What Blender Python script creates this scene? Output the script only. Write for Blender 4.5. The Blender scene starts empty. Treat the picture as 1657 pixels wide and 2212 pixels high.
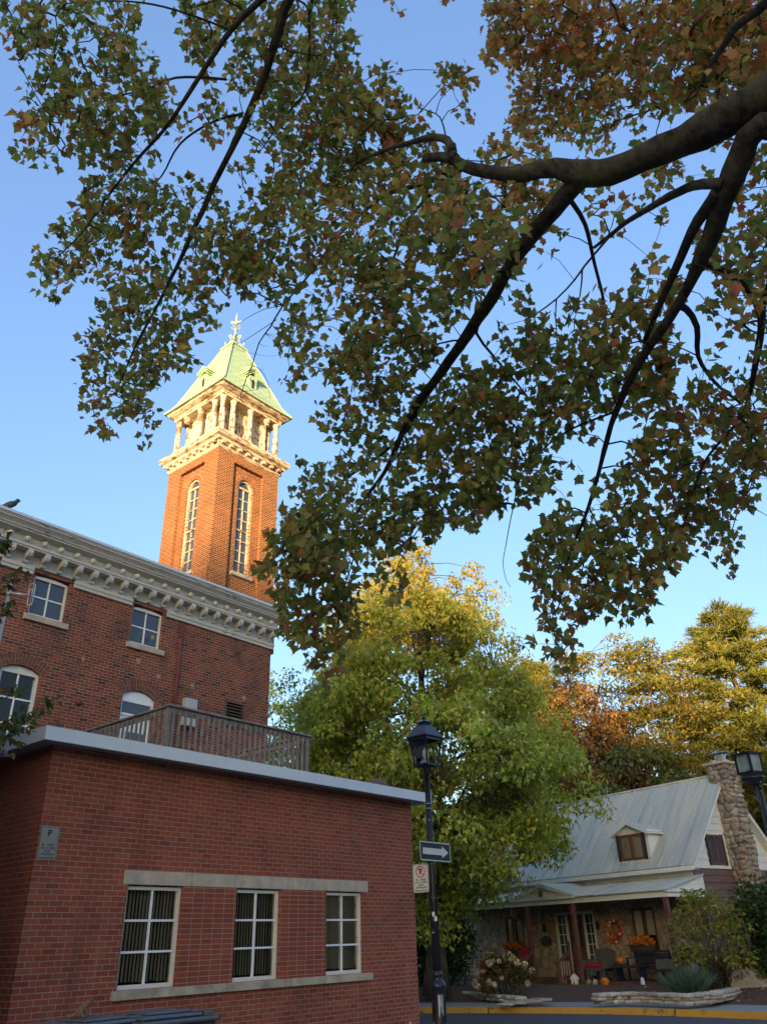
import bpy, math, random
import numpy as np
from mathutils import Vector, Matrix, noise as mnoise
random.seed(7); rng = np.random.default_rng(7)
R = math.radians
scene = bpy.context.scene
# ------------------------------------------------------------------ camera, world, sun, exposure
PITCH, ROLL, FOC = R(28.58), R(-1.82), 1700.0      # FOC in pixels of a 1657 x 2212 picture
CAM = Vector((0, 0, 1.6))
GZ = -0.15                                         # street level
SUN_AZ, SUN_EL = R(-100), R(4.2)                   # direction towards the sun (maths angle from +X)
FW = Vector((0, math.cos(PITCH), math.sin(PITCH)))
_u0 = Vector((0, -math.sin(PITCH), math.cos(PITCH)))
RT = Vector((1, 0, 0)) * math.cos(ROLL) + _u0 * math.sin(ROLL)
UP = -Vector((1, 0, 0)) * math.sin(ROLL) + _u0 * math.cos(ROLL)
cd = bpy.data.cameras.new('camera'); cam = bpy.data.objects.new('camera', cd)
scene.collection.objects.link(cam); scene.camera = cam
cam.matrix_world = Matrix(((RT.x, UP.x, -FW.x, CAM.x), (RT.y, UP.y, -FW.y, CAM.y), (RT.z, UP.z, -FW.z, CAM.z), (0, 0, 0, 1)))
cd.sensor_fit = 'VERTICAL'; cd.sensor_height = 36; cd.lens = 36 * FOC / 2212
cd.clip_start = 0.05; cd.clip_end = 3000
world = bpy.data.worlds.new("World"); scene.world = world; world.use_nodes = True
wn = world.node_tree; sky = wn.nodes.new('ShaderNodeTexSky'); sky.sky_type = 'NISHITA'; sky.sun_disc = False
sky.sun_elevation = SUN_EL; sky.sun_rotation = math.pi / 2 - SUN_AZ
sky.air_density = 1.0; sky.dust_density = 4.0; sky.ozone_density = 2.5
gm = wn.nodes.new('ShaderNodeGamma'); gm.inputs[1].default_value = 0.72; hs = wn.nodes.new('ShaderNodeHueSaturation'); hs.inputs['Saturation'].default_value = 1.14; hs.inputs['Hue'].default_value = 0.515
wn.links.new(sky.outputs[0], gm.inputs[0]); wn.links.new(gm.outputs[0], hs.inputs['Color'])
wn.links.new(hs.outputs[0], wn.nodes['Background'].inputs[0]); wn.nodes['Background'].inputs[1].default_value = 0.15
sl = bpy.data.lights.new('sun', 'SUN'); sl.energy = 2.0; sl.angle = R(0.55); sl.color = (1.0, 0.72, 0.42)
so = bpy.data.objects.new('sun', sl); scene.collection.objects.link(so)
_sd = Vector((math.cos(SUN_AZ) * math.cos(SUN_EL), math.sin(SUN_AZ) * math.cos(SUN_EL), math.sin(SUN_EL)))
so.rotation_euler = _sd.to_track_quat('Z', 'Y').to_euler(); so.location = (0, -20, 40)
vs = scene.view_settings; vs.view_transform = 'Standard'; vs.look = 'None'; vs.gamma = 1.0; vs.use_curve_mapping = False
vs.exposure = 2.7
scene.cycles.max_bounces = 6; scene.cycles.diffuse_bounces = 3; scene.cycles.glossy_bounces = 3
scene.cycles.transmission_bounces = 4; scene.cycles.transparent_max_bounces = 12

# ------------------------------------------------------------------ helpers
def ray(px, py):
    return FW + RT * ((px - 828.5) / FOC) - UP * ((py - 1106) / FOC)
def at(px, py, d):                                  # picture point at axial depth d
    return CAM + ray(px, py) * d
def onz(px, py, z):
    r = ray(px, py); return CAM + r * ((z - CAM.z) / r.z)
def project(P):                                     # numpy Nx3 -> pixel
    Q = np.asarray(P) - np.array(CAM); z = Q @ np.array(FW)
    return 828.5 + FOC * (Q @ np.array(RT)) / z, 1106 - FOC * (Q @ np.array(UP)) / z
WY, HY = R(51.0), R(-53.7)                          # directions of the brick fronts and of the cottage front
class Frame:
    def __init__(s, o, a): s.o = Vector((o[0], o[1], 0)); s.a = a; s.m = Matrix.Rotation(a, 3, 'Z')
    def w(s, u, v, z=0): return s.o + s.m @ Vector((u, v, z))
    def l(s, p): return s.m.transposed() @ (Vector(p) - s.o)
    def hit(s, px, py, ax, val):
        o = s.m.transposed() @ (CAM - s.o); d = s.m.transposed() @ ray(px, py); return o + d * ((val - o[ax]) / d[ax])
AF = Frame((-4.439, 10.527), WY)
HF = Frame((8.026, 26.526), HY)

COL = scene.collection
def tag(o, label=None, cat=None, group=None, kind=None):
    if label: o['label'] = label
    if cat: o['category'] = cat
    if group: o['group'] = group
    if kind: o['kind'] = kind
    return o
def empty(name, loc, rz=0.0, label=None, cat=None, group=None):
    o = bpy.data.objects.new(name, None); COL.objects.link(o); o.location = loc; o.rotation_euler = (0, 0, rz)
    o.empty_display_size = 0.2
    return tag(o, label, cat, group)
def copy_tree(o, parent=None):
    c = o.copy(); COL.objects.link(c); c.parent = parent
    for ch in list(o.children): copy_tree(ch, c)
    return c

class MB:
    """collects geometry; build() links it as one mesh object with box-projected UVs in metres"""
    def __init__(s): s.v = []; s.f = []; s.mi = []; s.sm = []
    def add(s, verts, faces, mi=0, smooth=False):
        b = len(s.v); s.v += [tuple(p) for p in verts]
        for f in faces: s.f.append(tuple(b + i for i in f)); s.mi.append(mi); s.sm.append(smooth)
        return s
    def quad(s, a, b, c, d, mi=0): return s.add((a, b, c, d), ((0, 1, 2, 3),), mi)
    def poly(s, pts, mi=0): return s.add(pts, (tuple(range(len(pts))),), mi)
    def box(s, x0, x1, y0, y1, z0, z1, mi=0, M=None, bev=0.0):
        if bev <= 0:
            V = [(x0, y0, z0), (x1, y0, z0), (x1, y1, z0), (x0, y1, z0), (x0, y0, z1), (x1, y0, z1), (x1, y1, z1), (x0, y1, z1)]
            Fc = [(0, 3, 2, 1), (4, 5, 6, 7), (0, 1, 5, 4), (1, 2, 6, 5), (2, 3, 7, 6), (3, 0, 4, 7)]
        else:
            b = min(bev, (x1 - x0) * .45, (y1 - y0) * .45, (z1 - z0) * .45); V = []; idx = {}
            for i, X in enumerate((x0, x1)):
                for j, Y in enumerate((y0, y1)):
                    for k, Z in enumerate((z0, z1)):
                        sx, sy, sz = (1, -1)[i], (1, -1)[j], (1, -1)[k]
                        for ax in range(3):
                            p = [X + sx * b, Y + sy * b, Z + sz * b]; p[ax] = (X, Y, Z)[ax]
                            idx[i, j, k, ax] = len(V); V.append(tuple(p))
            Fc = []
            for ax in range(3):
                o1, o2 = [a for a in range(3) if a != ax]
                for s_ in (0, 1):
                    loop = []
                    for a, b_ in ((0, 0), (1, 0), (1, 1), (0, 1)):
                        c = [0, 0, 0]; c[ax] = s_; c[o1] = a; c[o2] = b_; loop.append(idx[c[0], c[1], c[2], ax])
                    Fc.append(tuple(loop))
            for ax in range(3):
                o1, o2 = [a for a in range(3) if a != ax]
                for a in (0, 1):
                    for b_ in (0, 1):
                        c0 = [0, 0, 0]; c0[o1] = a; c0[o2] = b_; c1 = list(c0); c1[ax] = 1
                        Fc.append((idx[c0[0], c0[1], c0[2], o1], idx[c1[0], c1[1], c1[2], o1], idx[c1[0], c1[1], c1[2], o2], idx[c0[0], c0[1], c0[2], o2]))
            for i in (0, 1):
                for j in (0, 1):
                    for k in (0, 1): Fc.append((idx[i, j, k, 0], idx[i, j, k, 1], idx[i, j, k, 2]))
            ctr = Vector(((x0 + x1) / 2, (y0 + y1) / 2, (z0 + z1) / 2)); F2 = []
            for f in Fc:
                P = [Vector(V[i]) for i in f]; n = (P[1] - P[0]).cross(P[2] - P[0]); m = sum(P, Vector()) / len(P)
                F2.append(f if n.dot(m - ctr) >= 0 else tuple(reversed(f)))
            Fc = F2
        if M is not None: V = [tuple(M @ Vector(p)) for p in V]
        return s.add(V, Fc, mi)
    def tube(s, pts, rad, n=6, mi=0, cap=True, smooth=True, jit=0.0):
        pts = [Vector(p) for p in pts]
        if not hasattr(rad, '__len__'): rad = [rad] * len(pts)
        V = []; Fc = []; pn = None
        for i, p in enumerate(pts):
            t = (pts[min(i + 1, len(pts) - 1)] - pts[max(i - 1, 0)])
            if t.length < 1e-9: t = Vector((0, 0, 1))
            t.normalize()
            if pn is None:
                a = Vector((0, 0, 1)) if abs(t.z) < .9 else Vector((1, 0, 0)); pn = t.cross(a).normalized()
            else:
                pn = (pn - t * pn.dot(t))
                pn = pn.normalized() if pn.length > 1e-6 else t.orthogonal().normalized()
            bn = t.cross(pn)
            for k in range(n):
                an = 2 * math.pi * k / n
                r = rad[i] * (1 + (jit * mnoise.noise(Vector((p.x * 6 + math.cos(an) * 1.5, p.y * 6 + math.sin(an) * 1.5, p.z * 6))) if jit else 0))
                V.append(p + (pn * math.cos(an) + bn * math.sin(an)) * r)
        for i in range(len(pts) - 1):
            for k in range(n):
                Fc.append((i * n + k, i * n + (k + 1) % n, (i + 1) * n + (k + 1) % n, (i + 1) * n + k))
        if cap:
            Fc.append(tuple(range(n - 1, -1, -1))); Fc.append(tuple((len(pts) - 1) * n + k for k in range(n)))
        return s.add(V, Fc, mi, smooth)
    def lathe(s, prof, n=16, c=(0, 0, 0), mi=0, smooth=True, rot=0.0, M=None):
        V = []; Fc = []
        for r, z in prof:
            for k in range(n):
                a = 2 * math.pi * k / n + rot; V.append((c[0] + r * math.cos(a), c[1] + r * math.sin(a), c[2] + z))
        for i in range(len(prof) - 1):
            for k in range(n): Fc.append((i * n + k, i * n + (k + 1) % n, (i + 1) * n + (k + 1) % n, (i + 1) * n + k))
        Fc.append(tuple(range(n - 1, -1, -1))); Fc.append(tuple((len(prof) - 1) * n + k for k in range(n)))
        if M is not None: V = [tuple(M @ Vector(p)) for p in V]
        return s.add(V, Fc, mi, smooth)
    def blob(s, c, r, seg=8, rings=6, mi=0, jit=0.0, M=None, seed=0.0):
        rx, ry, rz_ = r if hasattr(r, '__len__') else (r, r, r); V = []; Fc = []
        for i in range(rings + 1):
            th = math.pi * i / rings
            for k in range(seg):
                a = 2 * math.pi * k / seg; d = Vector((math.sin(th) * math.cos(a), math.sin(th) * math.sin(a), math.cos(th)))
                f = 1 + (jit * mnoise.noise(d * 1.3 + Vector((seed, seed * .7, c[0] + c[2]))) if jit else 0)
                p = Vector((d.x * rx * f, d.y * ry * f, d.z * rz_ * f))
                if M is not None: p = M @ p
                V.append(p + Vector(c))
        for i in range(rings):
            for k in range(seg): Fc.append((i * seg + k, (i + 1) * seg + k, (i + 1) * seg + (k + 1) % seg, i * seg + (k + 1) % seg))
        return s.add(V, Fc, mi, True)
    def prism(s, pts, axis, a0, a1, mi=0, M=None):
        """polygon pts (2D) extruded along axis 0/1/2 from a0 to a1"""
        o1, o2 = [a for a in range(3) if a != axis]; V = []
        for a in (a0, a1):
            for p in pts:
                q = [0, 0, 0]; q[axis] = a; q[o1] = p[0]; q[o2] = p[1]; V.append(tuple(q))
        n = len(pts); Fc = [tuple(range(n)), tuple(range(2 * n - 1, n - 1, -1))]
        for i in range(n): Fc.append((i, n + i, n + (i + 1) % n, (i + 1) % n))
        ctr = sum((Vector(p) for p in V), Vector()) / len(V)
        if M is not None: V = [tuple(M @ Vector(p)) for p in V]
        return s.add(V, Fc, mi)
    def build(s, name, mats, parent=None, recalc=True):
        me = bpy.data.meshes.new(name); me.from_pydata(s.v, [], s.f)
        for m in (mats if isinstance(mats, (list, tuple)) else [mats]): me.materials.append(m)
        if s.mi: me.polygons.foreach_set('material_index', s.mi)
        if s.sm: me.polygons.foreach_set('use_smooth', s.sm)
        if recalc:
            import bmesh
            bm = bmesh.new(); bm.from_mesh(me); bmesh.ops.recalc_face_normals(bm, faces=bm.faces); bm.to_mesh(me); bm.free()
        uv = me.uv_layers.new(name='UVMap'); co = me.vertices; d = uv.data
        for p in me.polygons:
            nrm = p.normal
            if abs(nrm.z) > 0.75:
                for li in p.loop_indices: c = co[me.loops[li].vertex_index].co; d[li].uv = (c.x, c.y)
            else:
                t = Vector((-nrm.y, nrm.x, 0)).normalized()
                for li in p.loop_indices: c = co[me.loops[li].vertex_index].co; d[li].uv = (c.x * t.x + c.y * t.y, c.z)
        o = bpy.data.objects.new(name, me); COL.objects.link(o); o.parent = parent
        return o

def wall(mb, o, d, s0, s1, z0, z1, holes=(), depth=0.12, mi=0, rmi=0, na=10):
    """vertical wall sheet from o along unit d (outward normal = d rotated -90 deg) with (arched) holes and their reveals
       hole = (s0, s1, z0, z1, rise)"""
    o = Vector(o); d = Vector(d).normalized(); n = Vector((d.y, -d.x, 0))
    P = lambda s, z, back=0.0: o + d * s + Vector((0, 0, z)) - n * back
    xs = {s0, s1}
    for h in holes:
        k = na if h[4] > 0 else 1
        for i in range(k + 1): xs.add(round(h[0] + (h[1] - h[0]) * i / k, 6))
    xs = sorted(xs)
    def top(h, s):
        if h[4] <= 0: return h[3]
        w = (h[1] - h[0]) / 2; c = (h[0] + h[1]) / 2; r = (w * w + h[4] ** 2) / (2 * h[4])
        return h[3] - r + math.sqrt(max(0, r * r - (s - c) ** 2))
    for a, b in zip(xs[:-1], xs[1:]):
        m = (a + b) / 2; hs = sorted([h for h in holes if h[0] - 1e-6 < m < h[1] + 1e-6], key=lambda h: h[2])
        za, zb = z0, z0
        for h in hs:
            if h[2] > za + 1e-6: mb.quad(P(a, za), P(b, zb), P(b, h[2]), P(a, h[2]), mi)
            ta, tb = top(h, a), top(h, b)
            mb.quad(P(a, ta), P(b, tb), P(b, tb, depth), P(a, ta, depth), rmi)
            if h[2] > z0: mb.quad(P(a, h[2]), P(a, h[2], depth), P(b, h[2], depth), P(b, h[2]), rmi)
            za, zb = ta, tb
        mb.quad(P(a, za), P(b, zb), P(b, z1), P(a, z1), mi)
    for h in holes:
        for s in (h[0], h[1]): mb.quad(P(s, h[2]), P(s, top(h, s)), P(s, top(h, s), depth), P(s, h[2], depth), rmi)

def text_geo(mb, txt, size, M, mi=0, align='CENTER', ext=0.0, bold=0.0):
    cu = bpy.data.curves.new('t', 'FONT'); cu.body = txt; cu.size = size; cu.align_x = align; cu.align_y = 'CENTER'; cu.offset = bold
    ob = bpy.data.objects.new('t', cu); COL.objects.link(ob)
    dg = bpy.context.evaluated_depsgraph_get(); dg.update(); me = ob.evaluated_get(dg).to_mesh()
    mb.add([M @ v.co for v in me.vertices], [tuple(p.vertices) for p in me.polygons], mi)
    bpy.data.objects.remove(ob); bpy.data.curves.remove(cu)

# ------------------------------------------------------------------ materials
def newmat(name):
    m = bpy.data.materials.new(name); m.use_nodes = True; nt = m.node_tree
    return m, nt, nt.nodes['Principled BSDF']
def nd(nt, typ, inp=None, **attr):
    n = nt.nodes.new('ShaderNode' + typ)
    for k, v in attr.items(): setattr(n, k, v)
    for k, v in (inp or {}).items():
        s = n.inputs[k]
        if isinstance(v, bpy.types.NodeSocket): nt.links.new(v, s)
        elif isinstance(v, bpy.types.Node): nt.links.new(v.outputs[0], s)
        else: s.default_value = (tuple(v) + (1,) if hasattr(v, '__len__') and len(v) == 3 and s.type == 'RGBA' else v)
    return n
def ramp(nt, fac, stops, interp='LINEAR'):
    n = nt.nodes.new('ShaderNodeValToRGB'); n.color_ramp.interpolation = interp; e = n.color_ramp.elements
    while len(e) < len(stops): e.new(0.5)
    for i, (p, c) in enumerate(stops):
        e[i].position = p; e[i].color = tuple(c) + (1,) if hasattr(c, '__len__') else (c, c, c, 1)
    nt.links.new(fac if isinstance(fac, bpy.types.NodeSocket) else fac.outputs[0], n.inputs[0]); return n
def mix(nt, fac, a, b, mode='MIX'):
    n = nt.nodes.new('ShaderNodeMix'); n.data_type = 'RGBA'; n.blend_type = mode
    for s, v in ((n.inputs[0], fac), (n.inputs[6], a), (n.inputs[7], b)):
        if isinstance(v, bpy.types.NodeSocket): nt.links.new(v, s)
        elif isinstance(v, bpy.types.Node): nt.links.new(v.outputs[2] if v.bl_idname == 'ShaderNodeMix' else v.outputs[0], s)
        elif s.type == 'RGBA': s.default_value = tuple(v) + (1,)
        else: s.default_value = v
    return n.outputs[2]
def mth(nt, op, a, b=0.0):
    n = nd(nt, 'Math', {0: a, 1: b}, operation=op); return n.outputs[0]
def coord(nt, kind='Object', scale=None):
    t = nt.nodes.new('ShaderNodeTexCoord').outputs[kind]
    if scale is None: return t
    return nd(nt, 'Mapping', {'Vector': t, 'Scale': scale}).outputs[0]
def noise(nt, vec, scale, detail=4, rough=.55): return nd(nt, 'TexNoise', {'Vector': vec, 'Scale': scale, 'Detail': detail, 'Roughness': rough}).outputs[0]
def bump(nt, b, h, dist=.01, strength=1.0):
    n = nd(nt, 'Bump', {'Height': h, 'Distance': dist, 'Strength': strength}); nt.links.new(n.outputs[0], b.inputs['Normal']); return n
def setp(b, **k):
    for n, v in k.items(): b.inputs[n.replace('_', ' ')].default_value = v
def plain(name, col, rough=.6, metal=0.0, var=.15, vs_=6.0, bmp=0.0, spec=.5):
    m, nt, b = newmat(name); c = coord(nt); nz = noise(nt, c, vs_, 5)
    k = ramp(nt, nz, [(.3, tuple(x * (1 - var) for x in col)), (.7, tuple(min(1, x * (1 + var)) for x in col))])
    nt.links.new(k.outputs[0], b.inputs['Base Color']); setp(b, Roughness=rough, Metallic=metal, Specular_IOR_Level=spec)
    if bmp: bump(nt, b, nz, bmp)
    return m
def brick(name, hues, mortar, bw=.205, rh=.067, ms=.006, offset=.5, wob=0.0, stain=(), rough=.85, mvar=.25, dep=.008):
    m, nt, b = newmat(name); uv = coord(nt, 'UV'); ob = coord(nt)
    vec = uv
    if wob:
        nz = nd(nt, 'TexNoise', {'Vector': uv, 'Scale': 5.0, 'Detail': 3})
        off = nd(nt, 'VectorMath', {0: nz.outputs[1], 1: (.5, .5, .5)}, operation='SUBTRACT')
        sc = nd(nt, 'VectorMath', {0: off.outputs[0], 'Scale': wob}, operation='SCALE')
        vec = nd(nt, 'VectorMath', {0: uv, 1: sc.outputs[0]}, operation='ADD').outputs[0]
    br = nd(nt, 'TexBrick', {'Vector': vec, 'Color1': (0, 0, 0), 'Color2': (1, 1, 1), 'Mortar': (0.5, .5, .5), 'Scale': 1.0, 'Mortar Size': ms, 'Mortar Smooth': .25, 'Bias': 0.0, 'Brick Width': bw, 'Row Height': rh}, offset=offset)
    k = ramp(nt, br.outputs[0], [(i / max(1, len(hues) - 1), h) for i, h in enumerate(hues)])
    n1 = noise(nt, ob, 1.1, 5); n2 = noise(nt, ob, 38, 4)
    c = mix(nt, .55, k.outputs[0], ramp(nt, n1, [(.3, (.62, .62, .62)), (.7, (1.25, 1.25, 1.25))]).outputs[0], 'MULTIPLY')
    c = mix(nt, .5, c, ramp(nt, n2, [(.3, (.7, .7, .7)), (.7, (1.2, 1.2, 1.2))]).outputs[0], 'MULTIPLY')
    mc = mix(nt, noise(nt, ob, 2.3, 4), tuple(x * (1 - mvar) for x in mortar), tuple(x * (1 + mvar) for x in mortar))
    c = mix(nt, br.outputs[1], c, mc)
    for (sc, lo, hi, colr, amt, *st) in stain:
        f = ramp(nt, noise(nt, coord(nt, 'Object', st[0]) if st else ob, sc, 6, .6), [(lo, 0.0), (hi, 1.0)])
        c = mix(nt, mth(nt, 'MULTIPLY', f.outputs[0], amt), c, colr)
    nt.links.new(c, b.inputs['Base Color']); setp(b, Roughness=rough, Specular_IOR_Level=.25)
    h = mth(nt, 'SUBTRACT', mth(nt, 'MULTIPLY', n2, .35), br.outputs[1]); bump(nt, b, h, dep)
    return m
def peeling(name, paint, wood, lo, hi, scale=9.0, stretch=(1, 1, 1), rough=.7):
    m, nt, b = newmat(name); c = coord(nt, 'Object', stretch); nz = noise(nt, c, scale, 8, .68)
    big = noise(nt, coord(nt), 1.3, 3)
    f = ramp(nt, mth(nt, 'ADD', mth(nt, 'MULTIPLY', nz, .75), mth(nt, 'MULTIPLY', big, .25)), [(lo, 1.0), (hi, 0.0)])
    p = mix(nt, noise(nt, coord(nt), 14, 4), tuple(x * .86 for x in paint), paint)
    w = mix(nt, noise(nt, coord(nt), 22, 4), tuple(x * .6 for x in wood), wood)
    nt.links.new(mix(nt, f.outputs[0], p, w), b.inputs['Base Color']); setp(b, Roughness=rough); bump(nt, b, mth(nt, 'SUBTRACT', 1.0, f.outputs[0]), .003); return m
def glass(name, tint=(.90, .88, .84), gl=1.0):
    m, nt, b = newmat(name); nt.nodes.remove(b); out = nt.nodes['Material Output']
    tr = nd(nt, 'BsdfTransparent', {'Color': tint}); g = nd(nt, 'BsdfGlossy', {'Color': (gl, gl, gl), 'Roughness': .02})
    wv = noise(nt, coord(nt), 2.2, 2); bp = nd(nt, 'Bump', {'Height': wv, 'Distance': .01, 'Strength': .25}); nt.links.new(bp.outputs[0], g.inputs['Normal'])
    fr = nd(nt, 'Fresnel', {'IOR': 1.33}); mx = nd(nt, 'MixShader', {0: fr.outputs[0], 1: tr.outputs[0], 2: g.outputs[0]})
    nt.links.new(mx.outputs[0], out.inputs[0]); return m
def leafmat(name, trans=.35, rough=.5, spec=.35):
    m, nt, b = newmat(name); out = nt.nodes['Material Output']
    at_ = nd(nt, 'Attribute', attribute_name='Col'); col = at_.outputs[0]
    nt.links.new(col, b.inputs['Base Color']); setp(b, Roughness=rough, Specular_IOR_Level=spec)
    t = nd(nt, 'BsdfTranslucent', {'Color': mix(nt, .6, col, (1.3, 1.15, .45), 'MULTIPLY')})
    mx = nd(nt, 'MixShader', {0: trans, 1: b.outputs[0], 2: t.outputs[0]}); nt.links.new(mx.outputs[0], out.inputs[0]); return m
def bark(name, c1, c2, sc=18, st=(1, 1, .25)):
    m, nt, b = newmat(name); c = coord(nt, 'Object', st); nz = noise(nt, c, sc, 8, .7); big = noise(nt, coord(nt), 3, 4)
    k = ramp(nt, nz, [(.35, c1), (.65, c2)]); g = mix(nt, ramp(nt, big, [(.5, 0.0), (.7, .6)]).outputs[0], k.outputs[0], tuple(x * y for x, y in zip(c2, (.9, 1.25, .5))))
    nt.links.new(g, b.inputs['Base Color']); setp(b, Roughness=.9, Specular_IOR_Level=.2); bump(nt, b, nz, .045); return m

M = {}
M['brick_annex'] = brick('annex_brick', [(0.234, 0.054, 0.032), (0.331, 0.076, 0.038), (0.285, 0.065, 0.034), (0.366, 0.092, 0.042), (0.229, 0.057, 0.038)], (.32, .25, .20), bw=.19, rh=.0652, ms=.0055, wob=.004, stain=((.7, .54, .78, (.10, .045, .035), .45), (5.0, .64, .78, (.34, .24, .19), .22), (2.2, .56, .72, (.09, .04, .03), .28, (1, 1, .10)), (3.1, .62, .74, (.36, .27, .21), .25, (1, 1, .12))))
M['brick_stack'] = brick('annex_stack_brick', [(0.234, 0.054, 0.032), (0.331, 0.076, 0.038), (0.285, 0.065, 0.034), (0.240, 0.059, 0.038)], (.32, .25, .20), bw=.19, rh=.0652, ms=.0055, offset=0.0, wob=.004)
M['brick_main'] = brick('old_brick', [(.06, .035, .03), (.19, .052, .034), (.27, .070, .036), (.22, .058, .036), (.32, .085, .042), (.24, .066, .04), (.13, .06, .048)], (.40, .28, .20), bw=.2, rh=.066, ms=.006, wob=.03, mvar=.55,
                        stain=((.9, .52, .70, (.075, .045, .04), .7), (2.6, .60, .72, (.05, .035, .032), .6), (3.2, .66, .74, (.38, .28, .21), .4)))
M['brick_tower'] = brick('tower_brick', [(.17, .046, .017), (.27, .074, .021), (.22, .060, .019), (.12, .038, .02), (.30, .085, .024)], (.52, .31, .13), bw=.2, rh=.066, ms=.008, wob=.012, mvar=.4,
                         stain=((1.6, .6, .75, (.12, .05, .035), .6),))
M['stone'] = plain('grey_limestone', (.46, .38, .285), .85, var=.2, vs_=5, bmp=.004)
M['sill_stone'] = plain('stained_limestone', (.40, .335, .245), .85, var=.35, vs_=4, bmp=.004)
M['white'] = plain('aged_white_paint', (.74, .71, .64), .5, var=.06)
M['bright_white'] = plain('white_enamel', (.80, .81, .80), .4, var=.03)
M['fascia'] = plain('painted_fascia_metal', (.62, .67, .70), .35, var=.04, vs_=2)
M['soffit'] = plain('soffit_board', (.30, .27, .24), .7, var=.1)
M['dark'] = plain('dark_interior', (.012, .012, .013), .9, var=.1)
M['slate_glass'] = plain('slate_blue_pane', (.05, .065, .085), .12, var=.08, spec=.6)
M['blind'] = plain('olive_blind_fabric', (.36, .32, .225), .85, var=.1)
M['glass'] = glass('clear_pane')
M['roofing'] = plain('grey_roofing', (.16, .16, .16), .9, var=.2)
M['deckwood'] = plain('weathered_grey_wood', (.235, .20, .175), .85, var=.35, vs_=9, bmp=.003)
M['cornice'] = peeling('cornice_paint', (.60, .56, .48), (.30, .22, .15), .36, .40, 7, (1, 1, 3))
M['crown'] = peeling('crown_moulding_paint', (.55, .51, .45), (.26, .20, .15), .405, .44, 6, (.8, 1, 4))
M['belfry'] = peeling('peeling_belfry_paint', (.68, .57, .38), (.26, .14, .07), .455, .485, 8, (1, 1, .6))
M['belfry_trim'] = peeling('peeling_trim_paint', (.64, .50, .31), (.26, .13, .06), .445, .475, 7, (.5, .5, 3))
M['redpipe'] = plain('dark_red_downpipe', (.16, .03, .022), .5, var=.2)
M['brownmetal'] = plain('brown_louvre_metal', (.11, .06, .042), .5, var=.1)
M['greybox'] = plain('grey_electrical_box', (.42, .44, .44), .45, var=.05)
M['black'] = plain('black_gloss_metal', (.012, .012, .018), .28, var=.2)
M['galv'] = plain('galvanised_metal', (.42, .43, .45), .4, .5, var=.12)
M['sign_back'] = plain('sign_metal_back', (.35, .35, .36), .4, .6, var=.1)
def agedpost():
    m, nt, b = newmat('worn_black_post_paint'); nz = noise(nt, coord(nt), 9, 7, .7); f = ramp(nt, nz, [(.64, 0.0), (.66, 1.0)])
    nt.links.new(mix(nt, f.outputs[0], (.012, .012, .017), (.30, .32, .31)), b.inputs['Base Color']); setp(b, Roughness=.32); return m
M['post'] = agedpost()
def patina():
    m, nt, b = newmat('patina_copper'); uv = coord(nt, 'UV')
    br = nd(nt, 'TexBrick', {'Vector': uv, 'Color1': (.34, .46, .27), 'Color2': (.42, .52, .30), 'Mortar': (.14, .22, .15), 'Scale': 1.0, 'Mortar Size': .008, 'Brick Width': .3, 'Row Height': .13, 'Mortar Smooth': .3})
    nz = noise(nt, coord(nt), 5, 6)
    c = mix(nt, .6, br.outputs[0], ramp(nt, nz, [(.3, (.75, .85, .85)), (.7, (1.1, 1.1, 1.0))]).outputs[0], 'MULTIPLY')
    nt.links.new(c, b.inputs['Base Color']); setp(b, Roughness=.6, Metallic=.0); bump(nt, b, mth(nt, 'SUBTRACT', 1.0, br.outputs[1]), .012); return m
M['patina'] = patina()
M['patina_plain'] = plain('patina_trim', (.36, .48, .27), .6, var=.18, vs_=8)
M['gilt'] = plain('weathered_gilt_iron', (.42, .46, .24), .5, var=.3, vs_=20)
def roofmetal():
    m, nt, b = newmat('galvanised_roof_sheet'); o = coord(nt)
    wv = nd(nt, 'TexNoise', {'Vector': nd(nt, 'Mapping', {'Vector': o, 'Scale': (2.3, .25, .25)}).outputs[0], 'Scale': 1.0, 'Detail': 3})
    k = ramp(nt, wv.outputs[0], [(.3, (.37, .39, .35)), (.5, (.46, .46, .38)), (.7, (.54, .50, .37))])
    sp = ramp(nt, mth(nt, 'ADD', mth(nt, 'MULTIPLY', noise(nt, o, 26, 3), .6), mth(nt, 'MULTIPLY', noise(nt, nd(nt, 'Mapping', {'Vector': o, 'Scale': (3.0, .3, .3)}), 2.0, 5), .4)), [(.54, 0.0), (.64, .65)])
    nt.links.new(mix(nt, sp.outputs[0], k.outputs[0], (.22, .21, .18)), b.inputs['Base Color']); setp(b, Roughness=.45, Metallic=.08); return m
M['roofmetal'] = roofmetal()
M['siding'] = plain('white_clapboard_paint', (.72, .72, .68), .55, var=.05)
M['brownsiding'] = plain('brown_clapboard_paint', (.15, .085, .08), .6, var=.15)
M['brownwood'] = plain('brown_painted_wood', (.14, .055, .042), .55, var=.2)
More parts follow.
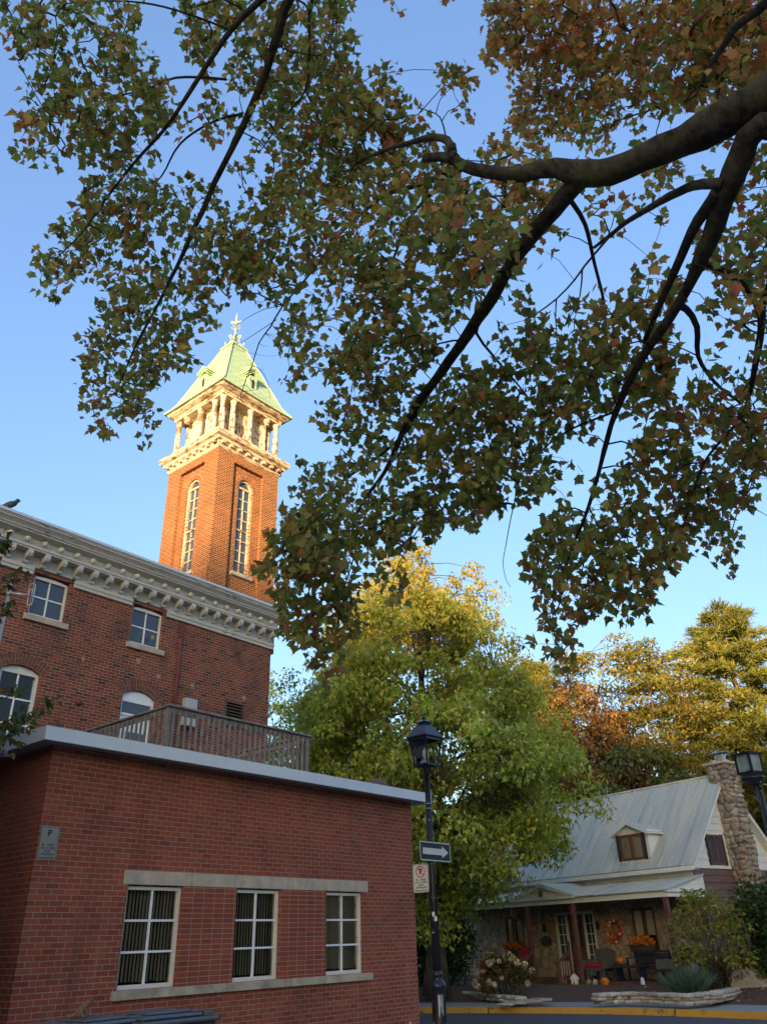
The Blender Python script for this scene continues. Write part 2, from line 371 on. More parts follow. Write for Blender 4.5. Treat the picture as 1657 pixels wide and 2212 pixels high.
def fieldstone(name, sc, mort, cols, dist=.02):
    m, nt, b = newmat(name); o = coord(nt); nzv = nd(nt, 'TexNoise', {'Vector': o, 'Scale': 3.0, 'Detail': 2})
    vec = nd(nt, 'VectorMath', {0: o, 1: nd(nt, 'VectorMath', {0: nzv.outputs[1], 'Scale': .16}, operation='SCALE').outputs[0]}, operation='ADD').outputs[0]
    v = nd(nt, 'TexVoronoi', {'Vector': vec, 'Scale': sc}); e = nd(nt, 'TexVoronoi', {'Vector': vec, 'Scale': sc}, feature='DISTANCE_TO_EDGE')
    sep = nd(nt, 'SeparateColor', {0: v.outputs['Color']})
    k = ramp(nt, sep.outputs[0], [(i / (len(cols) - 1), c) for i, c in enumerate(cols)])
    c = mix(nt, .6, k.outputs[0], ramp(nt, noise(nt, o, 22, 5), [(.3, (.65, .65, .65)), (.7, (1.2, 1.2, 1.2))]).outputs[0], 'MULTIPLY')
    f = ramp(nt, e.outputs[0], [(.03, 1.0), (.08, 0.0)]); c = mix(nt, f.outputs[0], c, mort)
    nt.links.new(c, b.inputs['Base Color']); setp(b, Roughness=.85); h = ramp(nt, e.outputs[0], [(0, 0.0), (.25, 1.0)]); bump(nt, b, h.outputs[0], dist); return m
STONE_COLS = [(0.390, 0.286, 0.182), (0.546, 0.403, 0.260), (0.312, 0.260, 0.215), (0.611, 0.494, 0.338), (0.468, 0.286, 0.182), (0.429, 0.390, 0.338)]
M['fieldstone'] = fieldstone('porch_fieldstone', 3.6, (.24, .20, .15), STONE_COLS)
def cobble():
    m, nt, b = newmat('round_field_stones'); r = nd(nt, 'NewGeometry').outputs['Random Per Island']
    k = ramp(nt, r, [(0, (.22, .17, .13)), (.2, (.33, .27, .20)), (.4, (.19, .16, .14)), (.55, (.34, .21, .14)), (.7, (.27, .23, .18)), (.85, (.42, .36, .28)), (1, (.17, .15, .14))])
    c = mix(nt, .6, k.outputs[0], ramp(nt, noise(nt, coord(nt), 16, 5), [(.3, (.7, .7, .7)), (.7, (1.2, 1.2, 1.2))]).outputs[0], 'MULTIPLY')
    nt.links.new(c, b.inputs['Base Color']); setp(b, Roughness=.85); bump(nt, b, noise(nt, coord(nt), 30, 4), .01); return m
M['cobble'] = cobble()
M['mortar'] = plain('stone_mortar', (.22, .19, .15), .95, var=.2, vs_=12, bmp=.01)
def slabs():
    m, nt, b = newmat('pale_wall_stone'); r = nd(nt, 'NewGeometry').outputs['Random Per Island']
    k = ramp(nt, r, [(0, (.40, .35, .27)), (.3, (.52, .48, .40)), (.6, (.30, .24, .17)), (1, (.60, .56, .48))])
    nt.links.new(mix(nt, .6, k.outputs[0], ramp(nt, noise(nt, coord(nt), 9, 5), [(.3, (.6, .6, .6)), (.7, (1.2, 1.2, 1.2))]).outputs[0], 'MULTIPLY'), b.inputs['Base Color']); setp(b, Roughness=.9); bump(nt, b, noise(nt, coord(nt), 20, 4), .01); return m
M['slab'] = slabs()
M['asphalt'] = plain('asphalt', (.060, .062, .068), .85, var=.2, vs_=40, bmp=.004)
M['pave'] = plain('concrete_pavement', (.26, .25, .235), .9, var=.12, vs_=8, bmp=.003)
M['mulch'] = plain('dark_bark_mulch', (.10, .050, .032), .95, var=.6, vs_=30, bmp=.03)
M['soil'] = plain('ground_soil', (.07, .065, .04), .95, var=.4, vs_=3, bmp=.02)
M['lawn'] = plain('lawn_grass_base', (.06, .085, .025), .95, var=.4, vs_=14, bmp=.02)
def kerbmat():
    m, nt, b = newmat('yellow_kerb_paint'); o = coord(nt); f = ramp(nt, noise(nt, o, 4, 7, .7), [(.56, 0.0), (.62, .85)])
    nt.links.new(mix(nt, f.outputs[0], mix(nt, noise(nt, o, 3, 3), (.46, .23, .022), (.56, .30, .035)), (.10, .085, .06)), b.inputs['Base Color']); setp(b, Roughness=.7); return m
M['kerb'] = kerbmat()
M['leaf_maple'] = leafmat('autumn_maple_leaf', .56)
M['leaf_green'] = leafmat('green_leaf', .55, .6, .25)
M['leaf_dark'] = leafmat('dull_leaf', .35, .6, .25)
M['bark_maple'] = bark('maple_bark', (.014, .011, .009), (.082, .064, .046), 16)
M['bark'] = bark('grey_bark', (.05, .04, .03), (.14, .11, .085))
M['bark_warm'] = bark('reddish_bark', (.10, .06, .035), (.24, .15, .09))
M['red'] = plain('red_cushion_fabric', (.50, .018, .025), .7, var=.15)
M['redwood'] = plain('red_painted_wood', (.42, .015, .012), .5, var=.12)
M['orange'] = plain('orange_petals', (.75, .22, .015), .6, var=.3, vs_=30)
M['pumpkin'] = plain('pumpkin_skin', (.75, .20, .02), .5, var=.2, vs_=12)
M['wicker'] = plain('grey_wicker', (.10, .10, .10), .8, var=.4, vs_=50, bmp=.008)
M['navy'] = plain('dark_navy_bench_paint', (.020, .024, .036), .45, var=.15)
M['hydrangea'] = leafmat('faded_hydrangea', .2, .7, .2)
M['binblue'] = plain('grey_blue_bin_plastic', (.075, .083, .095), .42, var=.12)
M['bindark'] = plain('charcoal_bin_plastic', (.025, .027, .030), .45, var=.15)
M['fur'] = plain('grey_brown_fur', (.15, .088, .05), .9, var=.5, vs_=45, bmp=.004)
M['pigeon'] = plain('dark_grey_feathers', (.05, .055, .065), .7, var=.4, vs_=20)
M['milky'] = plain('greenish_lantern_pane', (.26, .33, .31), .12, var=.3, vs_=9)
M['frost'] = plain('frosted_bulb', (.75, .75, .72), .4, var=.05)
M['sign_white'] = plain('sign_white_sheet', (.62, .61, .56), .4, var=.04)
M['sign_grey'] = plain('dirty_sign_sheet', (.27, .27, .23), .45, var=.08)
M['sign_black'] = plain('sign_black_film', (.012, .014, .02), .4, var=.1)
M['sign_navy'] = plain('one_way_navy', (.012, .022, .038), .35, var=.1)
M['sign_red'] = plain('faded_sign_red', (.55, .085, .045), .45, var=.1)
M['cream'] = plain('cream_blind', (.74, .75, .72), .8, var=.05)
M['shutter'] = plain('dark_slate_shutter', (.025, .03, .035), .5, var=.1)
M['shade_ridge_mat'] = plain('shade_ridge_green', (.045, .05, .03), .95, var=.4, vs_=.15)
# ------------------------------------------------------------------ ground, road, pavement, added shade ridge
def sheet(name, pts, z, m):
    mb = MB(); mb.poly([(p[0], p[1], z) for p in pts]); o = mb.build(name, m); tag(o, kind='structure'); return o
sheet('ground', [(-500, -420), (500, -420), (500, 500), (-500, 500)], GZ - .012, M['soil'])
KERB = [(-30, 30.5), (-14, 28.6), (-6, 27.0), (0.55, 25.2), (2.8, 24.35), (5.06, 23.2), (6.6, 21.95), (8.06, 20.5), (10.5, 17.2), (14, 11.5), (20, 1)]
def offs(pl, d):
    out = []
    for i, p in enumerate(pl):
        a = Vector(pl[max(i - 1, 0)]); b = Vector(pl[min(i + 1, len(pl) - 1)]); t = (b - a).normalized(); out.append((p[0] - t.y * d, p[1] + t.x * d))
    return out
def smooth_pl(pl, n=6):
    out = []
    for i in range(len(pl) - 1):
        p0, p1, p2, p3 = [Vector(pl[max(0, min(len(pl) - 1, i + k))]) for k in (-1, 0, 1, 2)]
        for j in range(n):
            t = j / n; out.append(tuple(.5 * ((2 * p1) + (p2 - p0) * t + (2 * p0 - 5 * p1 + 4 * p2 - p3) * t * t + (3 * p1 - p0 - 3 * p2 + p3) * t ** 3)))
    out.append(tuple(pl[-1])); return out
KB = smooth_pl(KERB)
def strip(name, l0, z0, l1, z1, m, kind='structure'):
    mb = MB()
    for i in range(len(l0) - 1): mb.quad((*l0[i], z0), (*l0[i + 1], z0), (*l1[i + 1], z1), (*l1[i], z1))
    o = mb.build(name, m); tag(o, kind=kind); return o
strip('road', offs(KB, -6.2), GZ, KB, GZ, M['asphalt'])
mb = MB(); K0, K1, K2 = KB, offs(KB, .03), offs(KB, .17)
gaps = 0
for i in range(len(KB) - 1):
    if i % 13 == 9: continue                               # worn joints between kerb lengths
    mb.quad((*K0[i], GZ - .01), (*K0[i + 1], GZ - .01), (*K1[i + 1], GZ + .13), (*K1[i], GZ + .13)); mb.quad((*K1[i], GZ + .13), (*K1[i + 1], GZ + .13), (*K2[i + 1], GZ + .135), (*K2[i], GZ + .135))
for i in range(9, len(KB) - 1, 13):
    a, b_ = Vector(KB[i]), Vector(KB[i + 1]); c0, c1 = Vector(K2[i]), Vector(K2[i + 1]); g = .014 / max(.05, (b_ - a).length)
    for s, e in ((0, .5 - g), (.5 + g, 1)):
        q = lambda A, B, t: tuple(A.lerp(B, t))
        a1, b1 = Vector(K1[i]), Vector(K1[i + 1])
        mb.quad((*q(a, b_, s), GZ - .01), (*q(a, b_, e), GZ - .01), (*q(a1, b1, e), GZ + .13), (*q(a1, b1, s), GZ + .13)); mb.quad((*q(a1, b1, s), GZ + .13), (*q(a1, b1, e), GZ + .13), (*q(c0, c1, e), GZ + .135), (*q(c0, c1, s), GZ + .135))
tag(mb.build('kerb', M['kerb']), kind='structure')
strip('pavement', K2, GZ + .125, offs(KB, 1.75), GZ + .14, M['pave'])
near = offs(KB, -6.2); sheet('near_pavement', list(near) + [(16, -60), (-60, -60), (-60, near[0][1])], GZ + .10, M['pave'])
# sloping garden bed of bark mulch with litter
mb = MB(); A0 = offs(KB, 1.72); rows = [(1.72, .0), (2.3, .10), (3.0, .20), (3.9, .30)]
for (d0, h0), (d1, h1) in zip(rows[:-1], rows[1:]):
    a = offs(KB, d0); b_ = offs(KB, d1)
    for i in range(8, len(KB) - 9):
        j = lambda p, h: (p[0], p[1], GZ + .13 + h + .03 * mnoise.noise(Vector((p[0] * 2, p[1] * 2, 0))))
        mb.add([j(a[i], h0), j(a[i + 1], h0), j(b_[i + 1], h1), j(b_[i], h1)], [(0, 1, 2, 3)], 0, True)
tag(mb.build('mulch_bed', M['mulch']), kind='structure')
mb = MB(); a = offs(KB, 3.7); b_ = offs(KB, 14)
for i in range(8, len(KB) - 9): mb.quad((*a[i], GZ + .36), (*a[i + 1], GZ + .36), (*b_[i + 1], GZ + .36), (*b_[i], GZ + .36))
tag(mb.build('yard', M['lawn']), kind='structure')
# unseen ridge added far behind the viewpoint: it keeps the low sun off everything below about 11 m
mb = MB(); nx = 80
prof = []
for i in range(nx + 1):
    x = -480 + 960 * i / nx; h = 35.1 + 1.4 * mnoise.noise(Vector((x * .03, 0, 0))) + .5 * mnoise.noise(Vector((x * .11, 3, 0))); prof.append((x, h))
for (xa, ha), (xb, hb) in zip(prof[:-1], prof[1:]):
    mb.quad((xa, -240, GZ - .02), (xb, -240, GZ - .02), (xb, -288, hb * .8), (xa, -288, ha * .8)); mb.quad((xa, -288, ha * .8), (xb, -288, hb * .8), (xb, -300, hb), (xa, -300, ha)); mb.quad((xa, -300, ha), (xb, -300, hb), (xb, -380, GZ - .02), (xa, -380, GZ - .02))
tag(mb.build('shade_ridge', M['shade_ridge_mat']), kind='structure')

# ------------------------------------------------------------------ window helper (front sheet normal = -y of the parent frame)
def window_part(parent, u0, u1, z0, z1, v, fr=.05, nu=2, nz=3, bar=.014, rise=0.0, glassm='glass', back=None, blind=False, mat='white', proud=.03, top_extra=0.0, ofs=None, d=(1, 0, 0)):
    """sash window in the plane y = v, looking towards -y; returns its frame part"""
    X = lambda mb: mb
    def arch(s, h0=0.0):
        if rise <= 0: return z1 - h0
        w = (u1 - u0) / 2; c = (u0 + u1) / 2; r = (w * w + rise ** 2) / (2 * rise); return z1 - h0 - r + math.sqrt(max(0, r * r - (s - c) ** 2))
    mb = MB(); zt = z1 - rise - top_extra if rise > 0 else z1 - fr
    mb.box(u0, u0 + fr, v - proud, v + .05, z0, z1 - rise if rise > 0 else z1); mb.box(u1 - fr, u1, v - proud, v + .05, z0, z1 - rise if rise > 0 else z1)
    mb.box(u0 + fr, u1 - fr, v - proud - .012, v + .05, z0, z0 + fr * 1.2)
    if rise > 0:
        n = 10; pts = [(u0, zt)] + [(u0 + (u1 - u0) * i / n, arch(u0 + (u1 - u0) * i / n)) for i in range(n + 1)] + [(u1, zt)]
        pts = [(u0, zt - .001)] + [p for p in pts if p[1] > zt] + [(u1, zt - .001)]
        mb.prism(pts, 1, v - proud + .004, v + .05)
    else: mb.box(u0 + fr, u1 - fr, v - proud + .003, v + .05, zt, z1)
    w = mb.build('window', M[mat], parent)
    g0, g1, h0, h1 = u0 + fr, u1 - fr, z0 + fr * 1.2, zt
    mb = MB()
    for i in range(1, nu): c = g0 + (g1 - g0) * i / nu; mb.box(c - bar, c + bar, v - .012, v + .014, h0, h1)
    for j in range(1, nz): c = h0 + (h1 - h0) * j / nz; mb.box(g0, g1, v - .009, v + .012, c - bar, c + bar)
    mb.build('glazing_bar', M['bright_white'] if mat == 'white' else M[mat], w)
    mb = MB(); mb.box(g0, g1, v + .016, v + .022, h0, h1); mb.build('pane', M[glassm], w)
    if blind:
        mb = MB(); n = int((g1 - g0) / .052); r = random.Random(int(u0 * 100))
        for i in range(n):
            c = g0 + .03 + i * (g1 - g0 - .05) / max(1, n - 1); a = R(24 + 14 * math.sin(u0 * 2.1) + r.uniform(-6, 6)); dx, dy = .031 * math.cos(a), .031 * math.sin(a)
            zb = h0 + .02 + r.uniform(0, .015); cv = .006
            mb.add([(c - dx, v + .09 - dy, zb), (c + cv, v + .09 - cv, zb), (c + dx, v + .09 + dy, zb), (c - dx, v + .09 - dy, h1), (c + cv, v + .09 - cv, h1), (c + dx, v + .09 + dy, h1)], [(0, 1, 4, 3), (1, 2, 5, 4)])
        mb.build('blind', M['blind'], w)
    if back:
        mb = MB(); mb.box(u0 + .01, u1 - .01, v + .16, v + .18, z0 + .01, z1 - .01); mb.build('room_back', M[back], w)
    return w

# ------------------------------------------------------------------ single-storey brick annex
AE = (AF.o.x, AF.o.y, 0)
annex = empty('brick_annex', AE, WY, 'single storey red brick annex with three white windows and a flat pale metal roof edge', 'building')
AW = [(1.375, 2.288), (3.274, 4.179), (5.218, 6.137)]; WZ0, WZ1 = 1.14, 2.345; AU, AZT = 7.61, 4.0
mb = MB()
wall(mb, (0, 0, 0), (1, 0, 0), 0, AU, GZ - .05, AZT, [(a, b, WZ0, 2.36, 0) for a, b in AW], .13)
wall(mb, (0, 5.4, 0), (0, -1, 0), 0, 5.4, GZ - .05, AZT)
wall(mb, (AU, 0, 0), (0, 1, 0), 0, 5.4, GZ - .05, AZT)
mb.build('brick_wall', M['brick_annex'], annex)
for a, b in ((AW[0][1] + .02, AW[1][0] - .02), (AW[1][1] + .02, AW[2][0] - .02)):
    mb = MB(); mb.box(a, b, -.004, .02, WZ0 - .02, 2.352); mb.build('stack_bond_panel', M['brick_stack'], annex)
def blocks(name, joints, z0, z1, proud, m, parent, v=0.0):
    mb = MB()
    for a, b in zip(joints[:-1], joints[1:]): mb.box(a + .003, b - .003, v - proud, v + .08, z0, z1, bev=.006)
    mb.box(joints[0] + .01, joints[-1] - .01, v - proud + .006, v + .06, z0 + .006, z1 - .006, 1)
    return mb.build(name, [m, M['mortar']], parent)
blocks('stone_lintel', [1.293, 2.42, 3.22, 4.42, 5.20, 6.278], 2.36, 2.535, .012, M['stone'], annex)
blocks('stone_sill', [1.295, 2.35, 3.15, 4.40, 5.16, 6.326], 1.03, 1.135, .055, M['sill_stone'], annex)
for i, (a, b) in enumerate(AW):
    window_part(annex, a, b, WZ0, WZ1, .085, fr=.042, blind=True, back='dark', proud=.03)
    mb = MB()
FO = .30; FZ0, FZ1 = 3.975, 4.15
mb = MB()
for a, b in ((-FO, 2.2), (2.2, 4.75), (4.75, 7.0), (7.0, AU + FO)):
    mb.box(a + .0015, b - .0015, -FO, -FO + .02, FZ0, FZ1); mb.box(a + .0015, b - .0015, -FO - .006, -FO + .01, FZ0, FZ0 + .015)
for a, b in ((-FO + .02, 2.4), (2.4, 5.4)): mb.box(-FO, -FO + .02, a, b - .002, FZ0, FZ1)
mb.box(AU + FO - .02, AU + FO, -FO + .021, 5.4, FZ0, FZ1)
mb.build('fascia', M['fascia'], annex)
mb = MB(); mb.box(-FO + .02, AU + FO - .021, -FO + .021, 5.4, 4.003, 4.02); mb.build('soffit', M['soffit'], annex)
mb = MB(); mb.box(-FO + .021, AU + FO - .022, -FO + .022, 5.45, 4.03, 4.135); mb.build('roof_deck', M['roofing'], annex)
mb = MB(); mb.box(-.34, -.30, .62, .74, 3.93, 3.99, M=None); mb.box(-.33, -.24, .64, .72, 3.90, 3.935); mb.build('floodlight', M['galv'], annex)
# patch of pale overspray paint near the corner foot
mb = MB()
for (x, z, r_) in ((7.3, .25, .035), (7.33, .33, .028), (7.29, .12, .03), (7.31, .19, .026)):
    mb.poly([(x + r_ * math.cos(t * .7) * .8, -.006 - .0008 * (z * 10 % 5), z + r_ * 1.5 * math.sin(t * .7)) for t in range(9)])
mb.build('paint_splash', M['sign_white'], annex)
vent = MB(); vent.lathe([(.11, 0), (.11, .16), (.2, .18), (.22, .24), (.17, .33), (.08, .37), (.01, .38)], 16)
p = AF.hit(815, 1692, 1, .7); vo = vent.build('roof_vent', M['brownmetal']); vo.location = AF.w(p.x, .7, 4.135)
tag(vo, 'brown domed roof vent showing above the pale roof edge of the low annex', 'vent')

# ------------------------------------------------------------------ deck railing on the annex roof
dk = empty('deck_railing', AF.w(2.41, .92, 4.14), WY, 'weathered grey wooden deck railing standing on the annex roof', 'railing')
L_, D_, ZR = 3.23, 4.5, .97
def balls(p0, p1, n, inset):
    for i in range(n):
        t = (i + .5) / n; x = p0[0] + (p1[0] - p0[0]) * t; y = p0[1] + (p1[1] - p0[1]) * t; w_ = .018
        mb = MB(); j = random.uniform(-.006, .006)
        mb.box(x - w_ + inset[0], x + w_ + inset[0], y - w_ + inset[1], y + w_ + inset[1], .03 + j, ZR - .03, bev=.004); mb.build('baluster', M['deckwood'], dk)
balls((0, 0), (L_, 0), 27, (0, -.035)); balls((0, 0), (0, D_), 34, (-.035, 0)); balls((L_, 0), (L_, D_), 34, (.035, 0))
mb = MB(); mb.box(-.07, L_ + .07, -.07, .06, ZR, ZR + .035, bev=.006); mb.box(0, L_, -.015, .02, ZR - .10, ZR - .003); mb.box(0, L_, -.015, .02, .05, .14); mb.build('front_rail', M['deckwood'], dk)
for x in (0, L_):
    mb = MB(); mb.box(x - .06, x + .06, .065, D_, ZR, ZR + .033, bev=.006); mb.box(x - .018, x + .018, .05, D_, ZR - .10, ZR - .003); mb.box(x - .018, x + .018, .05, D_, .05, .14); mb.build('side_rail', M['deckwood'], dk)
for x in (0, L_):
    for y in (.03, 2.2, D_ - .05):
        mb = MB(); mb.box(x - .04, x + .04, y - .04, y + .04, 0, ZR - .002, bev=.004); mb.build('post', M['deckwood'], dk)
mb = MB()
for i in range(32): mb.box(-.08, L_ + .08, -.05 + i * .142, .085 + i * .142, .0, .028)
mb.build('deck_floor', M['deckwood'], dk)

# ------------------------------------------------------------------ three-storey old brick building with bracketed cornice
V0 = 5.5
main = empty('brick_mill_building', AF.w(0, V0, 0), WY, 'old red brick building with white bracketed cornice and a white door above the deck', 'building')
UL, UR, ZW = -7.5, 8.74, 9.75
W1, W2, W3 = (1.87, 2.68), (4.35, 5.19), (1.56, 2.40); DR = (4.36, 5.23)
holes = [(W1[0], W1[1], 7.85, 8.80, 0), (W2[0], W2[1], 7.82, 8.80, 0), (W3[0] - .005, W3[1] + .005, 5.0, 6.76, .13), (DR[0], DR[1], 4.15, 6.78, .15), (-1.9, -1.06, 7.85, 8.80, 0), (-1.9, -1.06, 5.0, 6.76, .13), (7.28, 7.88, 6.42, 7.04, 0)]
mb = MB(); wall(mb, (0, 0, 0), (1, 0, 0), UL, UR, GZ - .05, 8.9, holes, .14)
wall(mb, (UR, 0, 0), (0, 1, 0), 0, 11, GZ - .05, 8.9); wall(mb, (UL, 11, 0), (0, -1, 0), 0, 11, GZ - .05, 8.9)
mb.build('brick_wall', M['brick_main'], main)
def voussoirs(u0, u1, zs, rise, h, n, parent, m='brick_main', v=0.0, rows=2):
    """segmental arch of separate bricks over an opening"""
    w = (u1 - u0) / 2; c = (u0 + u1) / 2; r = (w * w + rise ** 2) / (2 * rise); cz = zs + rise - r; a = math.asin(w / r) * 1.06
    mb = MB(); rr = random.Random(int(u0 * 37 + n))
    for i in range(n):
        a0 = -a + 2 * a * (i + .07) / n; a1 = -a + 2 * a * (i + .93) / n
        cuts = [0, h] if rr.random() < .35 else [0, h * .5, h]
        for q0, q1 in zip(cuts[:-1], cuts[1:]):
            pr = .004 + rr.uniform(0, .006); r0, r1 = r + .006 + q0 + .005, r + .006 + q1 - .005
            mb.prism([(c + r0 * math.sin(a0), cz + r0 * math.cos(a0)), (c + r0 * math.sin(a1), cz + r0 * math.cos(a1)), (c + r1 * math.sin(a1), cz + r1 * math.cos(a1)), (c + r1 * math.sin(a0), cz + r1 * math.cos(a0))], 1, v - pr, v + .03)
    b = mb.build('brick_arch', M['arch_brick'], parent)
    mb = MB(); k = 12; pts = [(c + (r + .003) * math.sin(-a + 2 * a * i / k), cz + (r + .003) * math.cos(-a + 2 * a * i / k)) for i in range(k + 1)] + [(c + (r + h) * math.sin(a - 2 * a * i / k), cz + (r + h) * math.cos(a - 2 * a * i / k)) for i in range(k + 1)]
    mb.prism(pts, 1, v - .0025, v + .03); mb.build('arch_mortar', M['lime'], b)
    return b
def islandbrick(name, cols):
    m, nt, b = newmat(name); r = nd(nt, 'NewGeometry').outputs['Random Per Island']
    k = ramp(nt, r, [(i / (len(cols) - 1), c) for i, c in enumerate(cols)]); nz = noise(nt, coord(nt), 30, 4)
    nt.links.new(mix(nt, .6, k.outputs[0], ramp(nt, nz, [(.3, (.65, .65, .65)), (.7, (1.2, 1.2, 1.2))]).outputs[0], 'MULTIPLY'), b.inputs['Base Color']); setp(b, Roughness=.85); bump(nt, b, nz, .004); return m
M['arch_brick'] = islandbrick('old_arch_brick', [(.12, .05, .035), (.20, .055, .03), (.15, .065, .045), (.24, .07, .035), (.09, .05, .04)])
M['tower_arch_brick'] = islandbrick('tower_arch_brick', [(.20, .05, .018), (.30, .085, .024), (.24, .065, .02), (.15, .045, .02)])
M['lime'] = plain('lime_mortar', (.36, .26, .18), .95, var=.3, vs_=9)
M['lime_tower'] = plain('ochre_mortar', (.56, .34, .14), .95, var=.25, vs_=9)
voussoirs(W3[0], W3[1], 6.63, .13, .24, 15, main); voussoirs(DR[0], DR[1], 6.63, .15, .27, 15, main); voussoirs(-1.9, -1.06, 6.63, .13, .24, 15, main)
for (a, b) in (W1, W2, (-1.9, -1.06)):
    window_part(main, a, b, 7.85, 8.78, .10, fr=.044, nu=2, nz=2, bar=.016, rise=.05, glassm='slate_glass', proud=.035, back='dark', top_extra=.03)
    mb = MB(); mb.box(a - .09, b + .11, -.06, .10, 7.715, 7.845, bev=.008); mb.build('window_sill', M['stone'], main)
for (a, b) in (W3, (-1.9, -1.06)):
    window_part(main, a, b, 5.02, 6.75, .10, fr=.06, nu=2, nz=3, bar=.016, rise=.13, glassm='glass', proud=.03, back='dark', top_extra=.03)
# white door with arched head, transom light and panel light
mb = MB(); n = 10; w = (DR[1] - DR[0]) / 2; c = (DR[0] + DR[1]) / 2; r = (w * w + .15 ** 2) / .3
pts = [(DR[0], 6.50)] + [(DR[0] + 2 * w * i / n, 6.77 - r + math.sqrt(max(0, r * r - (DR[0] + 2 * w * i / n - c) ** 2))) for i in range(n + 1)] + [(DR[1], 6.50)]
mb.prism(pts, 1, .06, .13); mb.box(DR[0], DR[0] + .055, .06, .13, 4.16, 6.499); mb.box(DR[1] - .055, DR[1], .06, .13, 4.16, 6.499); mb.box(DR[0] + .055, DR[1] - .055, .065, .13, 6.20, 6.25)
door = mb.build('door', M['bright_white'], main)
mb = MB(); mb.box(DR[0] + .075, DR[1] - .075, .085, .10, 6.26, 6.49); mb.build('transom_pane', M['slate_glass'], door)
mb = MB(); mb.box(DR[0] + .06, DR[1] - .06, .09, .125, 4.2, 6.19); mb.build('door_leaf', M['bright_white'], door)
mb = MB(); mb.box(DR[0] + .24, DR[1] - .17, .078, .092, 5.0, 5.85); mb.build('door_pane', M['slate_glass'], door)
mb = MB(); mb.box(DR[1] - .13, DR[1] - .10, .05, .09, 5.12, 5.30, bev=.005); mb.build('door_handle', M['galv'], door)
# downpipe, electrical box, louvre, alarm bell, patched bricks
mb = MB(); mb.tube([(5.72, -.02, 8.62), (5.72, -.06, 8.55), (5.72, -.06, 4.3)], .032, 10)
for z in (8.3, 7.3, 6.3): mb.lathe([(.042, 0), (.042, .05)], 10, (5.72, -.06, z)); mb.box(5.69, 5.75, -.04, 0, z + .01, z + .035)
mb.build('downpipe', M['redpipe'], main)
mb = MB(); mb.box(5.97, 6.31, -.17, 0, 6.18, 6.83, bev=.01); eb = mb.build('electrical_box', M['greybox'], main)
mb = MB(); mb.box(6.10, 6.14, -.178, -.165, 6.55, 6.58); mb.build('latch', M['black'], eb)
mb = MB(); f = .05; mb.box(7.26, 7.26 + f, -.03, .08, 6.40, 7.06); mb.box(7.90 - f, 7.90, -.03, .08, 6.40, 7.06); mb.box(7.26 + f, 7.90 - f, -.027, .08, 7.06 - f, 7.06); mb.box(7.26 + f, 7.90 - f, -.027, .08, 6.40, 6.40 + f)
lv = mb.build('louvre', M['brownmetal'], main)
mb = MB()
for i in range(7):
    z = 6.47 + i * .078; mb.add([(7.31, -.02, z), (7.85, -.02, z), (7.85, .06, z + .06), (7.31, .06, z + .06), (7.31, -.02, z + .012), (7.85, -.02, z + .012), (7.85, .06, z + .072), (7.31, .06, z + .072)], [(0, 1, 2, 3), (4, 5, 6, 7), (0, 1, 5, 4), (3, 2, 6, 7)])
mb.build('slat', M['brownmetal'], lv); mb = MB(); mb.box(7.29, 7.87, .10, .12, 6.42, 7.04); mb.build('louvre_back', M['dark'], lv)
mb = MB(); p = AF.hit(170, 1517, 1, V0); mb.lathe([(.0, 0), (.075, .0), (.075, .03), (.05, .06), (.0, .07)], 14, M=Matrix.Translation((p.x, 0, p.z)) @ Matrix.Rotation(R(90), 4, 'X')); mb.build('alarm_bell', M['redpipe'], main)
mb = MB(); rr = random.Random(3)
for (x, y) in ((180, 1422), (342, 1460), (416, 1480), (527, 1508), (330, 1377), (300, 1428)):
    p = AF.hit(x, y, 1, V0); k = 9; r0 = rr.uniform(.04, .065)
    mb.poly([(p.x + r0 * (1 + .35 * rr.uniform(-1, 1)) * math.cos(t * 2 * math.pi / k), -.006, p.z + r0 * 1.1 * (1 + .35 * rr.uniform(-1, 1)) * math.sin(t * 2 * math.pi / k)) for t in range(k)])
mb.build('mortar_patch', M['lime'], main)
# cornice
segs = [(UL - .3, -1.98), (-.98, 1.80), (2.77, 4.28), (5.27, UR + .06)]
mb = MB()
for a, b in segs:
    mb.box(a, b, -.045, .0, 8.72, 8.80); mb.box(a, b, -.065, .0, 8.80, 8.885)
mb.box(UR, UR + .045, -.044, 11, 8.72, 8.80); mb.box(UR, UR + .065, -.064, 11, 8.80, 8.884)
mb.build('trim_band', M['cornice'], main)
def profile_run(pts, u0, u1, ret):
    """sweep the (out, z) section along the front and round the right-hand corner"""
    mb = MB()
    for (o0, z0), (o1, z1) in zip(pts[:-1], pts[1:]):
        mb.quad((u0, -o0, z0), (u1 + o0, -o0, z0), (u1 + o1, -o1, z1), (u0, -o1, z1)); mb.quad((u1 + o0, -o0, z0), (u1 + o0, ret, z0), (u1 + o1, ret, z1), (u1 + o1, -o1, z1))
    return mb
co = profile_run([(0, 8.887), (.03, 8.888), (.03, 9.165), (.25, 9.166), (.255, 9.20), (.275, 9.205), (.275, 9.255), (.24, 9.275), (.12, 9.28), (.12, 9.47), (.30, 9.52), (.31, 9.55)], UL - .3, UR, 11).build('cornice', M['cornice'], main, recalc=False)
profile_run([(.31, 9.551), (.33, 9.56), (.345, 9.60), (.40, 9.66), (.415, 9.665), (.415, 9.70), (.43, 9.705), (.43, 9.735)], UL - .3, UR, 11).build('crown_moulding', M['crown'], co, recalc=False)
profile_run([(.42, 9.736), (.455, 9.738), (.455, 9.80), (.0, 9.90), (-3.0, 10.0)], UL - .3, UR, 11).build('roof_edge', M['fascia'], main, recalc=False)
mb = MB(); mb.quad((UL, 2.9, 9.99), (UR - 2.9, 2.9, 9.99), (UR - 2.9, 11, 9.99), (UL, 11, 9.99)); mb.build('roof', M['roofing'], main)
